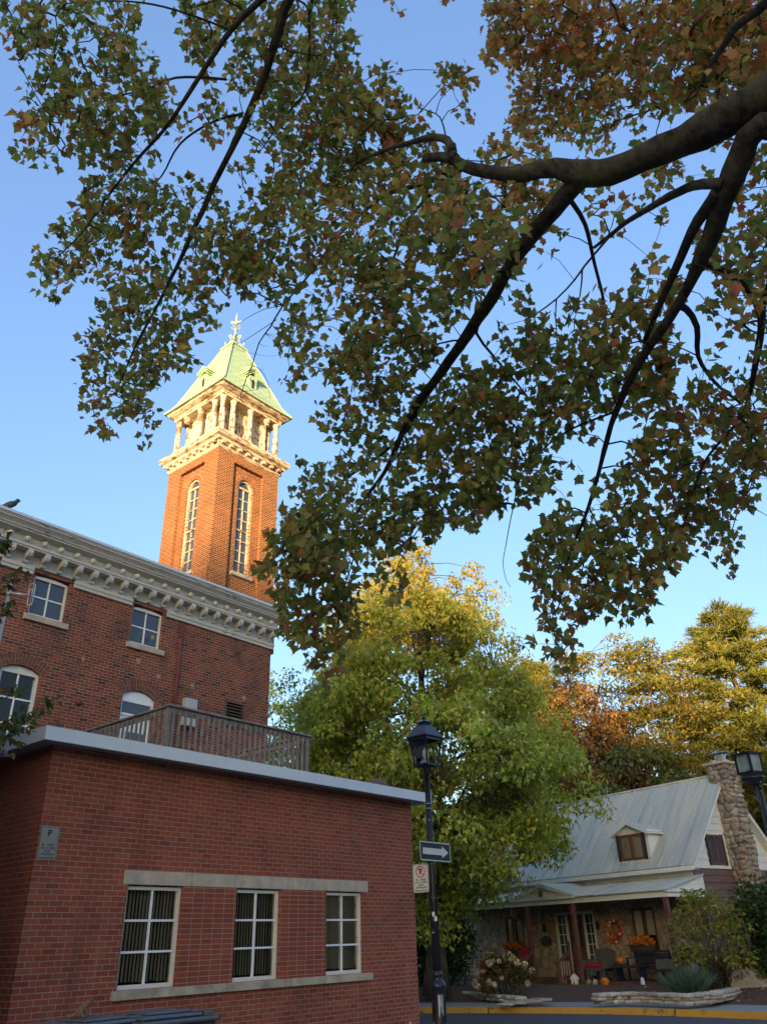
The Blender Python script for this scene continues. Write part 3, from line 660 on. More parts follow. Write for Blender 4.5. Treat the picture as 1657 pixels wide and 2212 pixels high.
bprof = [(.0, 8.90), (.05, 8.90), (.075, 8.93), (.075, 8.965), (.115, 8.975), (.20, 9.02), (.235, 9.08), (.235, 9.163), (.0, 9.163)]
bproto = None
u = UR - .12
k = 0
while u > UL + .2:
    skip = False
    if not bproto:
        mb = MB(); mb.prism([(-q[0] - .03, q[1]) for q in bprof], 0, -.055, .055); bproto = mb.build('bracket', M['cornice'], co); b_ = bproto
        mb = MB(); mb.blob((0, -.235, 9.375), .068, 12, 8); bl0 = mb.build('ball_ornament', M['cornice'], co); l_ = bl0
    else:
        b_ = bproto.copy(); COL.objects.link(b_); l_ = bl0.copy(); COL.objects.link(l_)
    b_.location = (u, 0, 0); l_.location = (u - .12, 0, 0); u -= .392; k += 1

# added building, unseen left of the picture: it darkens the annex's side wall
nb_ = empty('added_shade_building', AF.w(-2.3, -1.6, 0), WY, 'plain brick building added outside the picture to shade the annex side wall', 'building')
mb = MB(); wall(mb, (0, 9, 0), (0, -1, 0), 0, 9, GZ - .05, 6.2); wall(mb, (-9, 0, 0), (1, 0, 0), 0, 9, GZ - .05, 6.2, [(2, 3, 1, 2.4, 0), (5.5, 6.5, 1, 2.4, 0)]); wall(mb, (0, 0, 0), (0, 1, 0), 0, 9, GZ - .05, 6.2); mb.build('brick_wall', M['brick_main'], nb_)
mb = MB(); mb.box(-9, .05, -.05, 9, 6.2, 6.35); mb.build('roof', M['roofing'], nb_)
for a in (-7, -3.5): window_part(nb_, a, a + 1, 1.0, 2.4, .1, back='dark')

# ------------------------------------------------------------------ bell tower
TC = (8.325, 7.635); TH = 1.235
tower = empty('bell_tower', AF.w(TC[0], TC[1], 0), WY, 'tall square brick bell tower with arched windows, peeling columned belfry and green copper roof', 'tower')
ZS, ZSH = 11.15, 15.12                                     # window sill, top of shaft
RU0, RU1 = -.60, .60                                       # recessed panel
mb = MB(); mbr = MB()
def face(rot):
    m4 = Matrix.Rotation(rot, 4, 'Z'); d = m4 @ Vector((1, 0, 0)); o = m4 @ Vector((0, -TH, 0))
    wall(mb, o, d, -TH, TH, 9.0, ZSH, [(RU0, RU1, 9.7, 14.72, 0)], .10)
    mb2 = MB(); wall(mb2, o + (m4 @ Vector((0, .10, 0))), d, RU0, RU1, 9.7, 14.72, [(-.30, .30, ZS, 14.35, .295)], .16, na=14); mb.add(mb2.v, mb2.f)
    # plinth thickening at the foot and a corbelled top
    for (z0, z1, e) in ((8.9, 11.0, .05),): pass
    return m4
for q in range(4): face(q * math.pi / 2)
e = .055
for q in range(4):
    m4 = Matrix.Rotation(q * math.pi / 2, 4, 'Z')
    for s in (-1, 1):
        x0, x1 = (-TH - e, RU0 - .05) if s < 0 else (RU1 + .05, TH + e)
        mb.box(x0 if s > 0 else -TH - e + .0, x1 if s < 0 else TH + e - .001 * q, -TH - e, -TH + .01, 9.0, 10.98 - .02 * (s > 0), M=m4)
        mb.box(x0, x1, -TH - .028, -TH + .01, 10.98, 11.06, M=m4)
mb.build('brick_shaft', M['brick_tower'], tower)
def tower_face_parts(q):
    m4 = Matrix.Rotation(q * math.pi / 2, 4, 'Z')
    def put(o): o.matrix_local = m4; return o
    v = -TH + .10
    # round-headed window
    mb = MB(); n = 14
    def ring(r0, r1, y0, y1):
        for i in range(n):
            a0, a1 = math.pi * i / n, math.pi * (i + 1) / n
            mb.prism([(r0 * math.cos(a0), 14.055 + r0 * math.sin(a0)), (r1 * math.cos(a0), 14.055 + r1 * math.sin(a0)), (r1 * math.cos(a1), 14.055 + r1 * math.sin(a1)), (r0 * math.cos(a1), 14.055 + r0 * math.sin(a1))], 1, y0, y1)
    ring(.235, .297, v + .05, v + .14); mb.box(-.297, -.225, v + .052, v + .14, ZS, 14.055); mb.box(.225, .297, v + .052, v + .14, ZS, 14.055); mb.box(-.225, .225, v + .055, v + .14, ZS, ZS + .07); mb.box(-.235, .235, v + .056, v + .13, 14.02, 14.08)
    w = put(mb.build('window', M['belfry_trim'], tower))
    mb = MB(); mb.box(-.014, .014, v + .075, v + .11, ZS + .07, 14.02)
    for i in range(1, 8):
        z = ZS + .07 + (14.02 - ZS - .07) * i / 8; h = .03 if i == 4 else .013; mb.box(-.225, .225, v + .078, v + .108, z - h, z + h)
    g = mb.build('glazing_bar', M['belfry_trim'], w)
    mb = MB(); mb.box(-.23, .23, v + .112, v + .12, ZS + .05, 14.06); pts = [(.24 * math.cos(math.pi * i / n), 14.055 + .24 * math.sin(math.pi * i / n)) for i in range(n + 1)]; mb.prism(pts, 1, v + .113, v + .121); mb.build('pane', M['slate_glass'], w)
    mb = MB(); mb.box(-.40, .40, v - .09, v + .05, ZS - .12, ZS - .002, bev=.01); put(mb.build('window_sill', M['sill_stone'], tower))
    # arch of radiating bricks
    mb = MB(); rr = random.Random(q); N = 23
    for i in range(N):
        a0, a1 = math.pi * (i + .12) / N, math.pi * (i + .88) / N
        for r0, r1 in ((.308, .44), (.455, .585)):
            pr = .005 + rr.uniform(0, .005); mb.prism([(r * math.cos(a), 14.055 + r * math.sin(a)) for r, a in ((r0, a0), (r1, a0), (r1, a1), (r0, a1))], 1, v - pr, v + .03)
    put(mb.build('brick_arch', M['tower_arch_brick'], tower))
    mb = MB(); pts = [(.303 * math.cos(math.pi * i / 20), 14.055 + .303 * math.sin(math.pi * i / 20)) for i in range(21)] + [(.59 * math.cos(math.pi - math.pi * i / 20), 14.055 + .59 * math.sin(math.pi - math.pi * i / 20)) for i in range(21)]
    mb.prism(pts, 1, v - .003, v + .03); put(mb.build('arch_mortar', M['lime_tower'], tower))
for q in (0, 3): tower_face_parts(q)
def sqrun(pts, cap=True, mi=0):
    mb = MB()
    for (h0, z0), (h1, z1) in zip(pts[:-1], pts[1:]):
        for q in range(4):
            m4 = Matrix.Rotation(q * math.pi / 2, 4, 'Z'); mb.add([m4 @ Vector(p) for p in ((-h0, -h0, z0), (h0, -h0, z0), (h1, -h1, z1), (-h1, -h1, z1))], [(0, 1, 2, 3)], mi)
    return mb
lc = sqrun([(TH + .01, 15.0), (TH + .05, 15.06), (TH + .05, 15.2), (TH + .14, 15.22), (TH + .15, 15.30), (TH + .24, 15.34), (TH + .27, 15.40), (TH + .27, 15.50), (TH + .05, 15.66), (.6, 15.70)]).build('lower_cornice', M['belfry_trim'], tower, recalc=False)
for q in range(4):
    m4 = Matrix.Rotation(q * math.pi / 2, 4, 'Z')
    for i in range(8):
        x = -TH + .08 + (2 * TH - .16) * i / 7; mb = MB(); mb.box(x - .06, x + .06, -TH - .16, -TH - .045, 15.10, 15.205, bev=.006); o = mb.build('modillion', M['belfry_trim'], lc); o.matrix_local = m4
mb = MB(); mb.box(-.88, .88, -.88, .88, 15.6, 17.0)
for q in range(4):
    m4 = Matrix.Rotation(q * math.pi / 2, 4, 'Z')
    for x in (-.84, -.28, .28, .84): mb.box(x - .045, x + .045, -.91, -.87, 15.65, 16.98, M=m4)
mb.build('belfry_wall', M['belfry'], tower)
cprof = [(.125, 0), (.125, .04), (.105, .06), (.10, .10), (.095, .12), (.094, .5), (.082, 1.14), (.09, 1.15), (.09, 1.18), (.082, 1.19), (.082, 1.23), (.115, 1.27), (.118, 1.33)]
cproto = None
for q in range(4):
    m4 = Matrix.Rotation(q * math.pi / 2, 4, 'Z')
    for x in (-1.13, -.715, 0.0, .715):
        p = m4 @ Vector((x, -1.13, 15.69))
        broken = (q == 0 and x > .5) or (q == 3 and abs(x + .715) < .01)
        if broken:                                          # only the capital still hangs from the beam
            mb = MB(); mb.lathe([(.05, 1.10), (.078, 1.12)] + cprof[7:], 16); o = mb.build('hanging_capital', M['belfry_trim'], tower)
        elif cproto is None: mb = MB(); mb.lathe(cprof, 18); cproto = mb.build('column', M['belfry'], tower); o = cproto
        else: o = cproto.copy(); COL.objects.link(o)
        o.location = p; o.rotation_euler = (0, 0, q * 1.3 + x)
sqrun([(1.0, 17.02), (1.25, 17.021), (1.25, 17.12), (1.27, 17.125), (1.27, 17.17), (1.33, 17.19), (1.42, 17.25), (1.44, 17.30), (1.48, 17.31)]).build('upper_cornice', M['belfry_trim'], tower, recalc=False)
mb = MB(); mb.box(-1.0, 1.0, -1.0, 1.0, 17.0, 17.05); mb.build('belfry_ceiling', M['belfry'], tower)
rp = [(1.48, 17.311), (1.52, 17.312), (1.52, 17.36), (1.36, 17.54), (1.24, 17.74), (.30, 20.22)]
rf = sqrun(rp).build('copper_roof', M['patina'], tower, recalc=False)
mb = sqrun([(.30, 20.2), (.345, 20.21), (.345, 20.28), (.2, 20.36), (.05, 20.40)])
for q in range(4):
    m4 = Matrix.Rotation(q * math.pi / 2, 4, 'Z'); mb.tube([m4 @ Vector((-h, -h, z)) for h, z in rp[2:]], .035, 5)
mb.build('roof_ridge', M['patina_plain'], rf)
for q in range(4):
    m4 = Matrix.Rotation(q * math.pi / 2, 4, 'Z'); mb = MB(); y = -1.16
    mb.prism([(-.16, 17.7), (.16, 17.7), (.16, 18.44), (-.16, 18.44)], 1, y, -.6)
    for i, (h, o) in enumerate(((0, .05), (.06, .09), (.11, .13))): mb.prism([(-.16 - o, 18.40 + h), (0, 18.58 + h), (.16 + o, 18.40 + h), (.16 + o, 18.45 + h), (0, 18.64 + h), (-.16 - o, 18.45 + h)], 1, y - o * .7, -.5)
    mb.prism([(-.09, 18.65), (.09, 18.65), (0, 19.0)], 1, y + .16, -.4)
    d = mb.build('dormer', M['patina_plain'], rf); d.matrix_local = m4
    mb = MB(); mb.prism([(-.06, 17.85), (.06, 17.85)] + [(.06 * math.cos(math.pi * i / 8), 18.24 + .06 * math.sin(math.pi * i / 8)) for i in range(9)], 1, y - .004, y + .02); mb.build('dormer_slot', M['shutter'], d)
mb = MB(); mb.lathe([(.14, 20.36), (.07, 20.5), (.055, 20.8), (.09, 20.83), (.05, 20.9), (.04, 21.15), (.085, 21.19), (.035, 21.25), (.03, 21.8), (.005, 22.0)], 10)
for q in range(4):
    m4 = Matrix.Rotation(q * math.pi / 2 + .785, 4, 'Z')
    mb.tube([m4 @ Vector(p) for p in ((.05, 0, 20.75), (.17, 0, 20.95), (.22, 0, 20.9), (.18, 0, 20.82), (.13, 0, 20.7), (.2, 0, 20.5), (.32, 0, 20.45), (.34, 0, 20.56), (.28, 0, 20.58))], .02, 5)
    mb.tube([m4 @ Vector(p) for p in ((.04, 0, 21.18), (.13, 0, 21.22), (.16, 0, 21.28), (.12, 0, 21.3))], .014, 4)
    mb.tube([m4 @ Vector(p) for p in ((.03, 0, 21.3), (.1, 0, 21.36), (.1, 0, 21.42))], .014, 4)
wv = Matrix.Rotation(-WY, 4, 'Z')
mb.prism([(-.2, 21.52), (-.14, 21.46), (.0, 21.5), (.18, 21.54), (.2, 21.6), (.08, 21.58), (.0, 21.62), (-.1, 21.56), (-.2, 21.62), (-.16, 21.57)], 1, -.012, .012, M=wv)
mb.build('finial', M['gilt'], tower)
pg = MB()   # pigeon on the roof edge
pg.blob((0, 0, .11), (.16, .075, .075), 10, 8, M=Matrix.Rotation(R(-25), 3, 'Y')); pg.blob((.13, 0, .21), (.05, .045, .05), 8, 6); pg.tube([(.07, 0, .13), (.12, 0, .2)], [.06, .042], 8); pg.tube([(-.1, 0, .07), (-.26, 0, .02)], [.05, .03], 6); pg.tube([(.17, 0, .21), (.21, 0, .2)], [.012, .003], 5)
for s in (-.03, .03): pg.tube([(.0, s, .06), (.01, s, 0.0)], .008, 4)
pgo = pg.build('pigeon', M['pigeon']); p = AF.hit(21, 1100, 1, 5.2); pgo.location = AF.w(p.x, 5.2, 9.85); pgo.rotation_euler = (0, 0, R(10))
tag(pgo, 'small dark pigeon perched on the pale roof edge of the old brick building', 'bird')
# ------------------------------------------------------------------ street furniture
def zat(px, py, X, Y):
    r = ray(px, py); return CAM.z + r.z * Y / r.y
LP = at(936, 1940, 11.5)
lamp = empty('street_lamp', (LP.x, LP.y, GZ + .10), R(4), 'tall black street lamp with four sided glass lantern and worn paint beside the annex', 'street lamp')
Z = lambda py: zat(936, py, LP.x, LP.y) - (GZ + .10)
zb, zt = Z(1655), Z(1647)
mb = MB(); mb.lathe([(.15, 0), (.15, .12), (.125, .16), (.10, .2), (.098, Z(2142)), (.104, Z(2138)), (.118, Z(2133)), (.118, Z(2127)), (.095, Z(2121)), (.068, Z(2116)), (.07, Z(2109)), (.078, Z(2107)), (.078, Z(2103)), (.062, Z(2100)), (.06, Z(2097))], 20)
mb.build('base', M['post'], lamp)
mb = MB(); zz = Z(2097); mb.lathe([(.058, zz - .01), (.05, zz + .9), (.043, zz + 1.5), (.034, zb - .1)], 16)
for k in range(10):
    a = 2 * math.pi * k / 10; mb.tube([(.056 * math.cos(a), .056 * math.sin(a), zz), (.033 * math.cos(a), .033 * math.sin(a), zb - .12)], .007, 4)
mb.build('pole', M['post'], lamp)
mb = MB(); mb.lathe([(.036, zb - .13), (.05, zb - .125), (.05, zb - .02), (.06, zb - .015), (.06, zb)], 14); mb.build('socket', M['black'], lamp)
def lantern(parent, z0, z1, ztop, hb, ht, cap, rot, pane='lamp_glass', frame='black'):
    m4 = Matrix.Rotation(rot, 4, 'Z'); hub = MB(); mb = MB()
    def bar(a, b, r): mb.tube([m4 @ Vector(a), m4 @ Vector(b)], r, 4, smooth=False)
    for sx in (-1, 1):
        for sy in (-1, 1): bar((sx * hb, sy * hb, z0 + .03), (sx * ht, sy * ht, z1), .014)
    for q in range(4):
        m = Matrix.Rotation(q * math.pi / 2, 4, 'Z'); f = m4 @ m
        mb.add([f @ Vector(p) for p in ((-ht, -ht, z1 - .05), (ht, -ht, z1 - .05), (ht, -ht, z1), (-ht, -ht, z1), (-ht, -ht + .02, z1 - .05), (ht, -ht + .02, z1 - .05))], [(0, 1, 2, 3), (0, 1, 5, 4)])
    mb.box(-hb - .02, hb + .02, -hb - .02, hb + .02, z0, z0 + .03, M=m4)
    mb.lathe([(hb * .5, z0 - .03), (hb * 1.2, z0 - .001)], 4, rot=rot + .785)
    fr = mb.build('lantern_frame', M[frame], parent)
    mb = MB(); s2 = math.sqrt(2)
    mb.lathe([(cap * s2 * .98, z1 - .012), (cap * s2, z1), (cap * s2 * .99, z1 + .02), (cap * s2 * .35, z1 + (ztop - z1) * .62), (cap * s2 * .33, z1 + (ztop - z1) * .68), (cap * s2 * .47, z1 + (ztop - z1) * .70), (cap * s2 * .25, z1 + (ztop - z1) * .78), (.03, z1 + (ztop - z1) * .84), (.034, z1 + (ztop - z1) * .93), (.012, ztop)], 4, rot=rot + .785, smooth=False)
    mb.build('lantern_roof', M[frame], parent)
    for q in range(4):
        m = m4 @ Matrix.Rotation(q * math.pi / 2, 4, 'Z'); mb = MB(); e = .012
        mb.add([m @ Vector(p) for p in ((-hb + e, -hb + .004, z0 + .03), (hb - e, -hb + .004, z0 + .03), (ht - e, -ht + .004, z1 - .04), (-ht + e, -ht + .004, z1 - .04))], [(0, 1, 2, 3)]); mb.build('pane', M[pane], fr)
    mb = MB(); mb.lathe([(.035, z0 + .03), (.035, z0 + .09), (.02, z0 + .095), (.04, z0 + .11), (.055, z0 + .17), (.05, z0 + .24), (.02, z0 + .28)], 12, mi=0); mb.build('bulb', M['frost'], parent)
M['lamp_glass'] = glass('lantern_glass', (.72, .76, .74), 1.0)
lantern(lamp, zb, Z(1594), Z(1546), .125, .185, .205, R(42))
mb = MB()
for (py, w_, h_, a0) in ((1987, .0, .0, 0),):
    z = Z(1990); r_ = .0655
    for (a1, a2, z1, z2) in ((-.55, 0, z, z + .06), (0, .55, z + .06, z + .12), (-.55, 0, z + .06, z + .12), (0, .55, z, z + .06)):
        for k in range(4):
            b0, b1 = a1 + (a2 - a1) * k / 4 - 1.62, a1 + (a2 - a1) * (k + 1) / 4 - 1.62
            mb.quad((r_ * math.cos(b0), r_ * math.sin(b0), z1), (r_ * math.cos(b1), r_ * math.sin(b1), z1), (r_ * math.cos(b1), r_ * math.sin(b1), z2), (r_ * math.cos(b0), r_ * math.sin(b0), z2), 0 if (a1 < 0) == (z1 > z + .03) else 1)
st = mb.build('quartered_sticker', [M['sign_white'], M['sign_black']], lamp)
mb = MB()
for py, a in ((1737, 0), (1747, 0)):
    z = Z(py); mb.lathe([(.0465, z), (.0465, z + .012)], 16)
z = Z(1940); mb.lathe([(.0535, z), (.0535, z + .004)], 16)
mb.build('metal_band', M['galv'], lamp)
mb = MB(); rr = random.Random(4)
for k in range(16):                                         # bare patch where the paint has come off the base
    a = -1.75 + .75 * k / 16; q = lambda a_, z_: (.1005 * math.cos(a_), .1005 * math.sin(a_), z_)
    z1, z2 = Z(2200) + rr.uniform(0, .08), Z(2147) - rr.uniform(0, .03)
    if 4 < k < 8: z1 += .12
    mb.quad(q(a, z1), q(a + .05, z1), q(a + .05, z2), q(a, z2))
mb.build('bare_patch', M['sign_back'], lamp)
def rounded(w, h, r, n=5):
    pts = []
    for cx, cy, a0 in ((w / 2 - r, h / 2 - r, 0), (-w / 2 + r, h / 2 - r, 90), (-w / 2 + r, -h / 2 + r, 180), (w / 2 - r, -h / 2 + r, 270)):
        for i in range(n + 1): a = R(a0 + 90 * i / n); pts.append((cx + r * math.cos(a), cy + r * math.sin(a)))
    return pts
def plate(parent_name, w, h, r, face, border, inset, bw, label, cat, loc, yaw):
    e = empty(parent_name, loc, yaw, label, cat)
    mb = MB(); mb.prism(rounded(w, h, r), 1, 0, .004); mb.build('plate', M[face], e)
    o, i_ = rounded(w - 2 * inset, h - 2 * inset, max(.004, r - inset)), rounded(w - 2 * inset - 2 * bw, h - 2 * inset - 2 * bw, max(.003, r - inset - bw)); mb = MB(); n = len(o)
    for k in range(n): a, b_, c, d = o[k], o[(k + 1) % n], i_[(k + 1) % n], i_[k]; mb.quad((a[0], -.0012, a[1]), (b_[0], -.0012, b_[1]), (c[0], -.0012, c[1]), (d[0], -.0012, d[1]))
    mb.build('border', M[border], e); return e
def arrow(pts, m, parent, y=-.0018, name='arrow'):
    mb = MB(); mb.poly([(p[0], y, p[1]) for p in pts]); return mb.build(name, m, parent)
# one-way sign (parallel to the brick fronts)
al = AF.l((LP.x, LP.y, 0)); vv = al.y - .075
c0 = AF.hit(906.3, 1813.9, 1, vv); c1 = AF.hit(972.5, 1824.7, 1, vv); c2 = AF.hit(908.8, 1855, 1, vv); c3 = AF.hit(973.5, 1864.8, 1, vv)
sw, sh = ((c1.x - c0.x) + (c3.x - c2.x)) / 2, ((c0.z - c2.z) + (c1.z - c3.z)) / 2
p = AF.w((c0.x + c3.x) / 2, vv, (c0.z + c3.z) / 2)
ow = plate('one_way_sign', sw, sh, .03, 'sign_navy', 'sign_white', .0, .014, 'navy one way sign with broad white arrow pointing right on the street lamp', 'sign', p, WY)
k = sw / .66; a_ = [(-.27, .068), (.145, .068), (.145, .13), (.28, 0), (.145, -.13), (.145, -.068), (-.27, -.068)]
arrow([(x * k, z * sh / .40) for x, z in a_], M['sign_white'], ow)
mb = MB(); mb.box(-.03, .03, .004, .05, -.02, .02); mb.build('clamp', M['galv'], ow)
# no-parking sign on the lamp
BD = R(147)
NF = Frame((LP.x, LP.y), BD - math.pi); nl = lambda px, py: NF.hit(px, py, 1, -.02)
q0, q1, q2, q3 = nl(889.7, 1867.8), nl(923, 1865.4), nl(894.6, 1929), nl(928.9, 1926.6)
nw, nh = ((q1.x - q0.x) + (q3.x - q2.x)) / 2, ((q0.z - q2.z) + (q1.z - q3.z)) / 2
p = NF.w((q0.x + q3.x) / 2, -.02, (q0.z + q3.z) / 2)
def parking_face(e, w, h, arrow_right, ring, dark):
    s = h / .45; yf = -.0025
    Mx = lambda x, z, y=yf: Matrix.Translation((x, y, z)) @ Matrix.Rotation(R(90), 4, 'X') @ Matrix.Diagonal((w / .30 / s, 1, 1, 1))
    mb = MB(); text_geo(mb, 'P', .125 * s, Mx(0, .10 * s if ring else .125 * s), bold=.004 * s); mb.build('letter', M[dark], e)
    mb = MB()
    for t, z in (('8h - 16h30', -.025), ('LUN. À VEN.', -.068), ('SAUF', -.108), ('LIVRAISON', -.149)): text_geo(mb, t, .043 * s, Mx(0, z * s), bold=.0008 * s)
    mb.build('lettering', M[dark], e)
    d = 1 if arrow_right else -1; x = w * .40
    arrow([(-d * x, -.188 * s), (-d * x, -.196 * s), (d * x * .72, -.196 * s), (d * x * .72, -.204 * s), (d * x, -.192 * s), (d * x * .72, -.180 * s), (d * x * .72, -.188 * s)], M[dark], e)
    if ring:
        mb = MB(); n = 32; c = .10 * s; r1, r0 = .092 * s, .074 * s; kx = w / .30 / s * .98
        for i in range(n):
            a, b_ = 2 * math.pi * i / n, 2 * math.pi * (i + 1) / n
            mb.quad(*[(r * math.cos(t) * kx, -.0032, c + r * math.sin(t)) for r, t in ((r0, a), (r1, a), (r1, b_), (r0, b_))])
        mb.quad(*[(x * kx, -.0036, c + z) for x, z in ((-.058 * s, .047 * s), (-.046 * s, .059 * s), (.058 * s, -.047 * s), (.046 * s, -.059 * s))]); mb.build('red_ring', M['sign_red'], e)
npk = plate('no_parking_sign', nw, nh, .028, 'sign_white', 'sign_black', .01, .005, 'white no parking sign with red ring and black lettering on the street lamp', 'sign', p, BD - math.pi)
parking_face(npk, nw, nh, False, True, 'sign_black')
mb = MB()
for z in (-.14, .13): mb.box(nw / 2 - .005, nw / 2 + .035, .0, .02, z - .012, z + .012)
mb.build('bracket', M['galv'], npk)
p = AF.w(.135, -.012, 2.80)
pk = plate('parking_sign', .25, .395, .028, 'sign_grey', 'sign_black', .012, .005, 'dull grey parking sign with faded black lettering and right arrow on the brick annex corner', 'sign', p, WY + R(-6))
parking_face(pk, .25, .395, True, False, 'sign_black')
# ------------------------------------------------------------------ lamp with box lantern at the right edge of the street
RP = at(1652, 1760, 10.2)
l2 = empty('box_street_lamp', (RP.x, RP.y, GZ + .10), R(0), 'dark street lamp at the right edge with square box lantern and small hood', 'street lamp')
Z2 = lambda py: zat(1640, py, RP.x, RP.y) - (GZ + .10)
mb = MB(); ztop = Z2(1708); mb.lathe([(.11, 0), (.11, .5), (.06, .55), (.045, 2.0), (.037, ztop)], 14); mb.build('pole', M['post'], l2)
lc_ = at(1617, 1650, 10.2) - Vector((RP.x, RP.y, GZ + .10))
mb = MB(); mb.tube([(0, 0, ztop - .02), (0, 0, ztop + .05), (lc_.x * .45, lc_.y * .45, ztop + .11), (lc_.x, lc_.y, lc_.z - .2)], .028, 8); mb.lathe([(.05, lc_.z - .24), (.14, lc_.z - .2), (.15, lc_.z - .165)], 12, (lc_.x, lc_.y, 0)); mb.build('arm', M['black'], l2)
mb = MB(); a = R(28); m4 = Matrix.Translation(lc_) @ Matrix.Rotation(a, 4, 'Z'); H_ = .106
for sx in (-1, 1):
    for sy in (-1, 1): mb.box(sx * H_ - .012, sx * H_ + .012, sy * H_ - .012, sy * H_ + .012, -H_, H_, M=m4)
mb.box(-H_ - .018, H_ + .018, -H_ - .018, H_ + .018, -H_ - .02, -H_, M=m4); mb.box(-H_ - .03, H_ + .03, -H_ - .03, H_ + .03, H_, H_ + .025, M=m4); mb.box(H_ - .01, H_, -H_ + .012, H_ - .012, -H_, H_, M=m4)
fr = mb.build('lantern_frame', M['black'], l2)
for q in (0, 2, 3):
    mb = MB(); m = m4 @ Matrix.Rotation(q * math.pi / 2, 4, 'Z'); mb.add([m @ Vector(p) for p in ((-H_ + .012, -H_ + .004, -H_), (H_ - .012, -H_ + .004, -H_), (H_ - .012, -H_ + .004, H_), (-H_ + .012, -H_ + .004, H_))], [(0, 1, 2, 3)]); mb.build('pane', M['milky'], fr)
hc = at(1628, 1690, 10.2) - Vector((RP.x, RP.y, GZ + .10))
mb = MB(); mb.tube([(0, 0, ztop - .02), (hc.x * .5, hc.y * .5, hc.z + .03), (hc.x, hc.y, hc.z + .04)], .018, 6); mb.lathe([(.085, -.03), (.08, .0), (.05, .035), (.012, .05)], 14, hc); mb.build('hood', M['black'], l2)
mb = MB(); mb.tube([hc + Vector((-.02, 0, 0)), hc + Vector((0, 0, -.25)), hc + Vector((.03, 0, -.5)), hc + Vector((.12, 0, -.75)), Vector((.0, 0, hc.z - .9))], .009, 5); mb.tube([hc + Vector((.02, 0, 0)), hc + Vector((.03, 0, -.25)), hc + Vector((.06, 0, -.5)), Vector((.0, 0, hc.z - .75))], .007, 5); mb.build('cable', M['black'], l2)
# ------------------------------------------------------------------ pole with a paperclip-shaped hook at the left edge
PC = at(14, 1310, 8.6)
pc = empty('hook_pole', (PC.x, PC.y, GZ + .1), 0, 'thin grey metal pole at left edge with short arm holding a giant paperclip', 'pole')
z1 = zat(22, 1258, PC.x, PC.y) - GZ - .1; za = zat(20, 1281, PC.x, PC.y) - GZ - .1
mb = MB(); mb.tube([(0, 0, 0), (0, 0, z1)], .02, 10); mb.build('pole', M['galv'], pc)
mb = MB(); mb.tube([(0, 0, za), (.21, .03, za - .02)], .014, 8); mb.lathe([(.027, za - .03), (.027, za + .03)], 10); mb.build('arm', M['galv'], pc)
mb = MB(); cx, cz = .23, za - .02; s_ = .0105
P_ = [(-3, 1), (-3, 10)] + [(-3 + 3.2 - 3.2 * math.cos(R(t)), 10 + 3.2 * math.sin(R(t))) for t in range(0, 181, 30)] + [(3.4, -9)] + [(3.4 - 2.6 + 2.6 * math.cos(R(t)), -9 - 2.6 * math.sin(R(t))) for t in range(0, 181, 30)] + [(-1.8, 5)] + [(-1.8 + 1.6 - 1.6 * math.cos(R(t)), 5 + 1.6 * math.sin(R(t))) for t in range(0, 181, 45)] + [(1.4, -4)]
mb.tube([(cx + x * s_, .03, cz + z * s_) for x, z in P_], .006, 6); mb.build('paperclip', M['galv'], pc)
# ------------------------------------------------------------------ wheelie bins and the squirrel
def bin_(lab, px, py, zl, lidm, bodym, yaw, first=False):
    p = onz(px, py, zl); e = empty('wheelie_bin', (p.x, p.y, GZ + .10), yaw, lab, 'bin', 'wheelie bins along the annex wall'); h = zl - GZ - .10
    mb = MB(); zt = h - .11
    mb.add([(-.30, -.22, .06), (.30, -.22, .06), (.30, .22, .06), (-.30, .22, .06), (-.40, -.29, zt), (.40, -.29, zt), (.40, .29, zt), (-.40, .29, zt)], [(0, 3, 2, 1), (4, 5, 6, 7), (0, 1, 5, 4), (1, 2, 6, 5), (2, 3, 7, 6), (3, 0, 4, 7)])
    mb.box(-.43, .43, -.315, .315, zt - .05, zt, bev=.012); mb.build('body', M[bodym], e)
    mb = MB(); mb.box(-.45, .45, -.335, .335, zt + .003, zt + .045, bev=.015); mb.box(-.40, .30, -.27, .27, zt + .04, zt + .085, bev=.02); mb.box(-.30, .16, -.20, .20, zt + .08, zt + .11, bev=.015)
    for y in (-.2, 0, .2): mb.box(.18, .30, y - .05, y + .05, zt + .08, zt + .105, bev=.01)
    mb.box(.40, .47, -.25, .25, zt + .03, zt + .055, bev=.008)
    for y in (-.22, .0, .22): mb.box(.33, .44, y - .03, y + .03, zt + .04, zt + .085, bev=.008)
    mb.build('lid', M[lidm], e)
    mb = MB(); mb.tube([(.43, -.24, zt + .01), (.52, -.24, zt + .02), (.52, .24, zt + .02), (.43, .24, zt + .01)], .017, 8); mb.build('handle', M['bindark'], e)
    for y in (-.25, .25):
        mb = MB(); mb.lathe([(.04, -.03), (.11, -.03), (.12, 0), (.11, .03), (.04, .03)], 16, M=Matrix.Translation((.27, y, .12)) @ Matrix.Rotation(R(90), 4, 'X')); mb.build('wheel', M['bindark'], e)
    return e
bR = bin_('dark wheelie bin with grey blue lid farthest right under the annex window', 352, 2182, 1.06, 'binblue', 'bindark', WY + R(-2))
bM = bin_('wheelie bin with a grey blue lid on which the squirrel sits', 215, 2196, 1.05, 'binblue', 'binblue', WY + R(4))
bL = bin_('wheelie bin at the left end of the row, only its lid edge showing', 75, 2213, 1.04, 'binblue', 'binblue', WY + R(0))
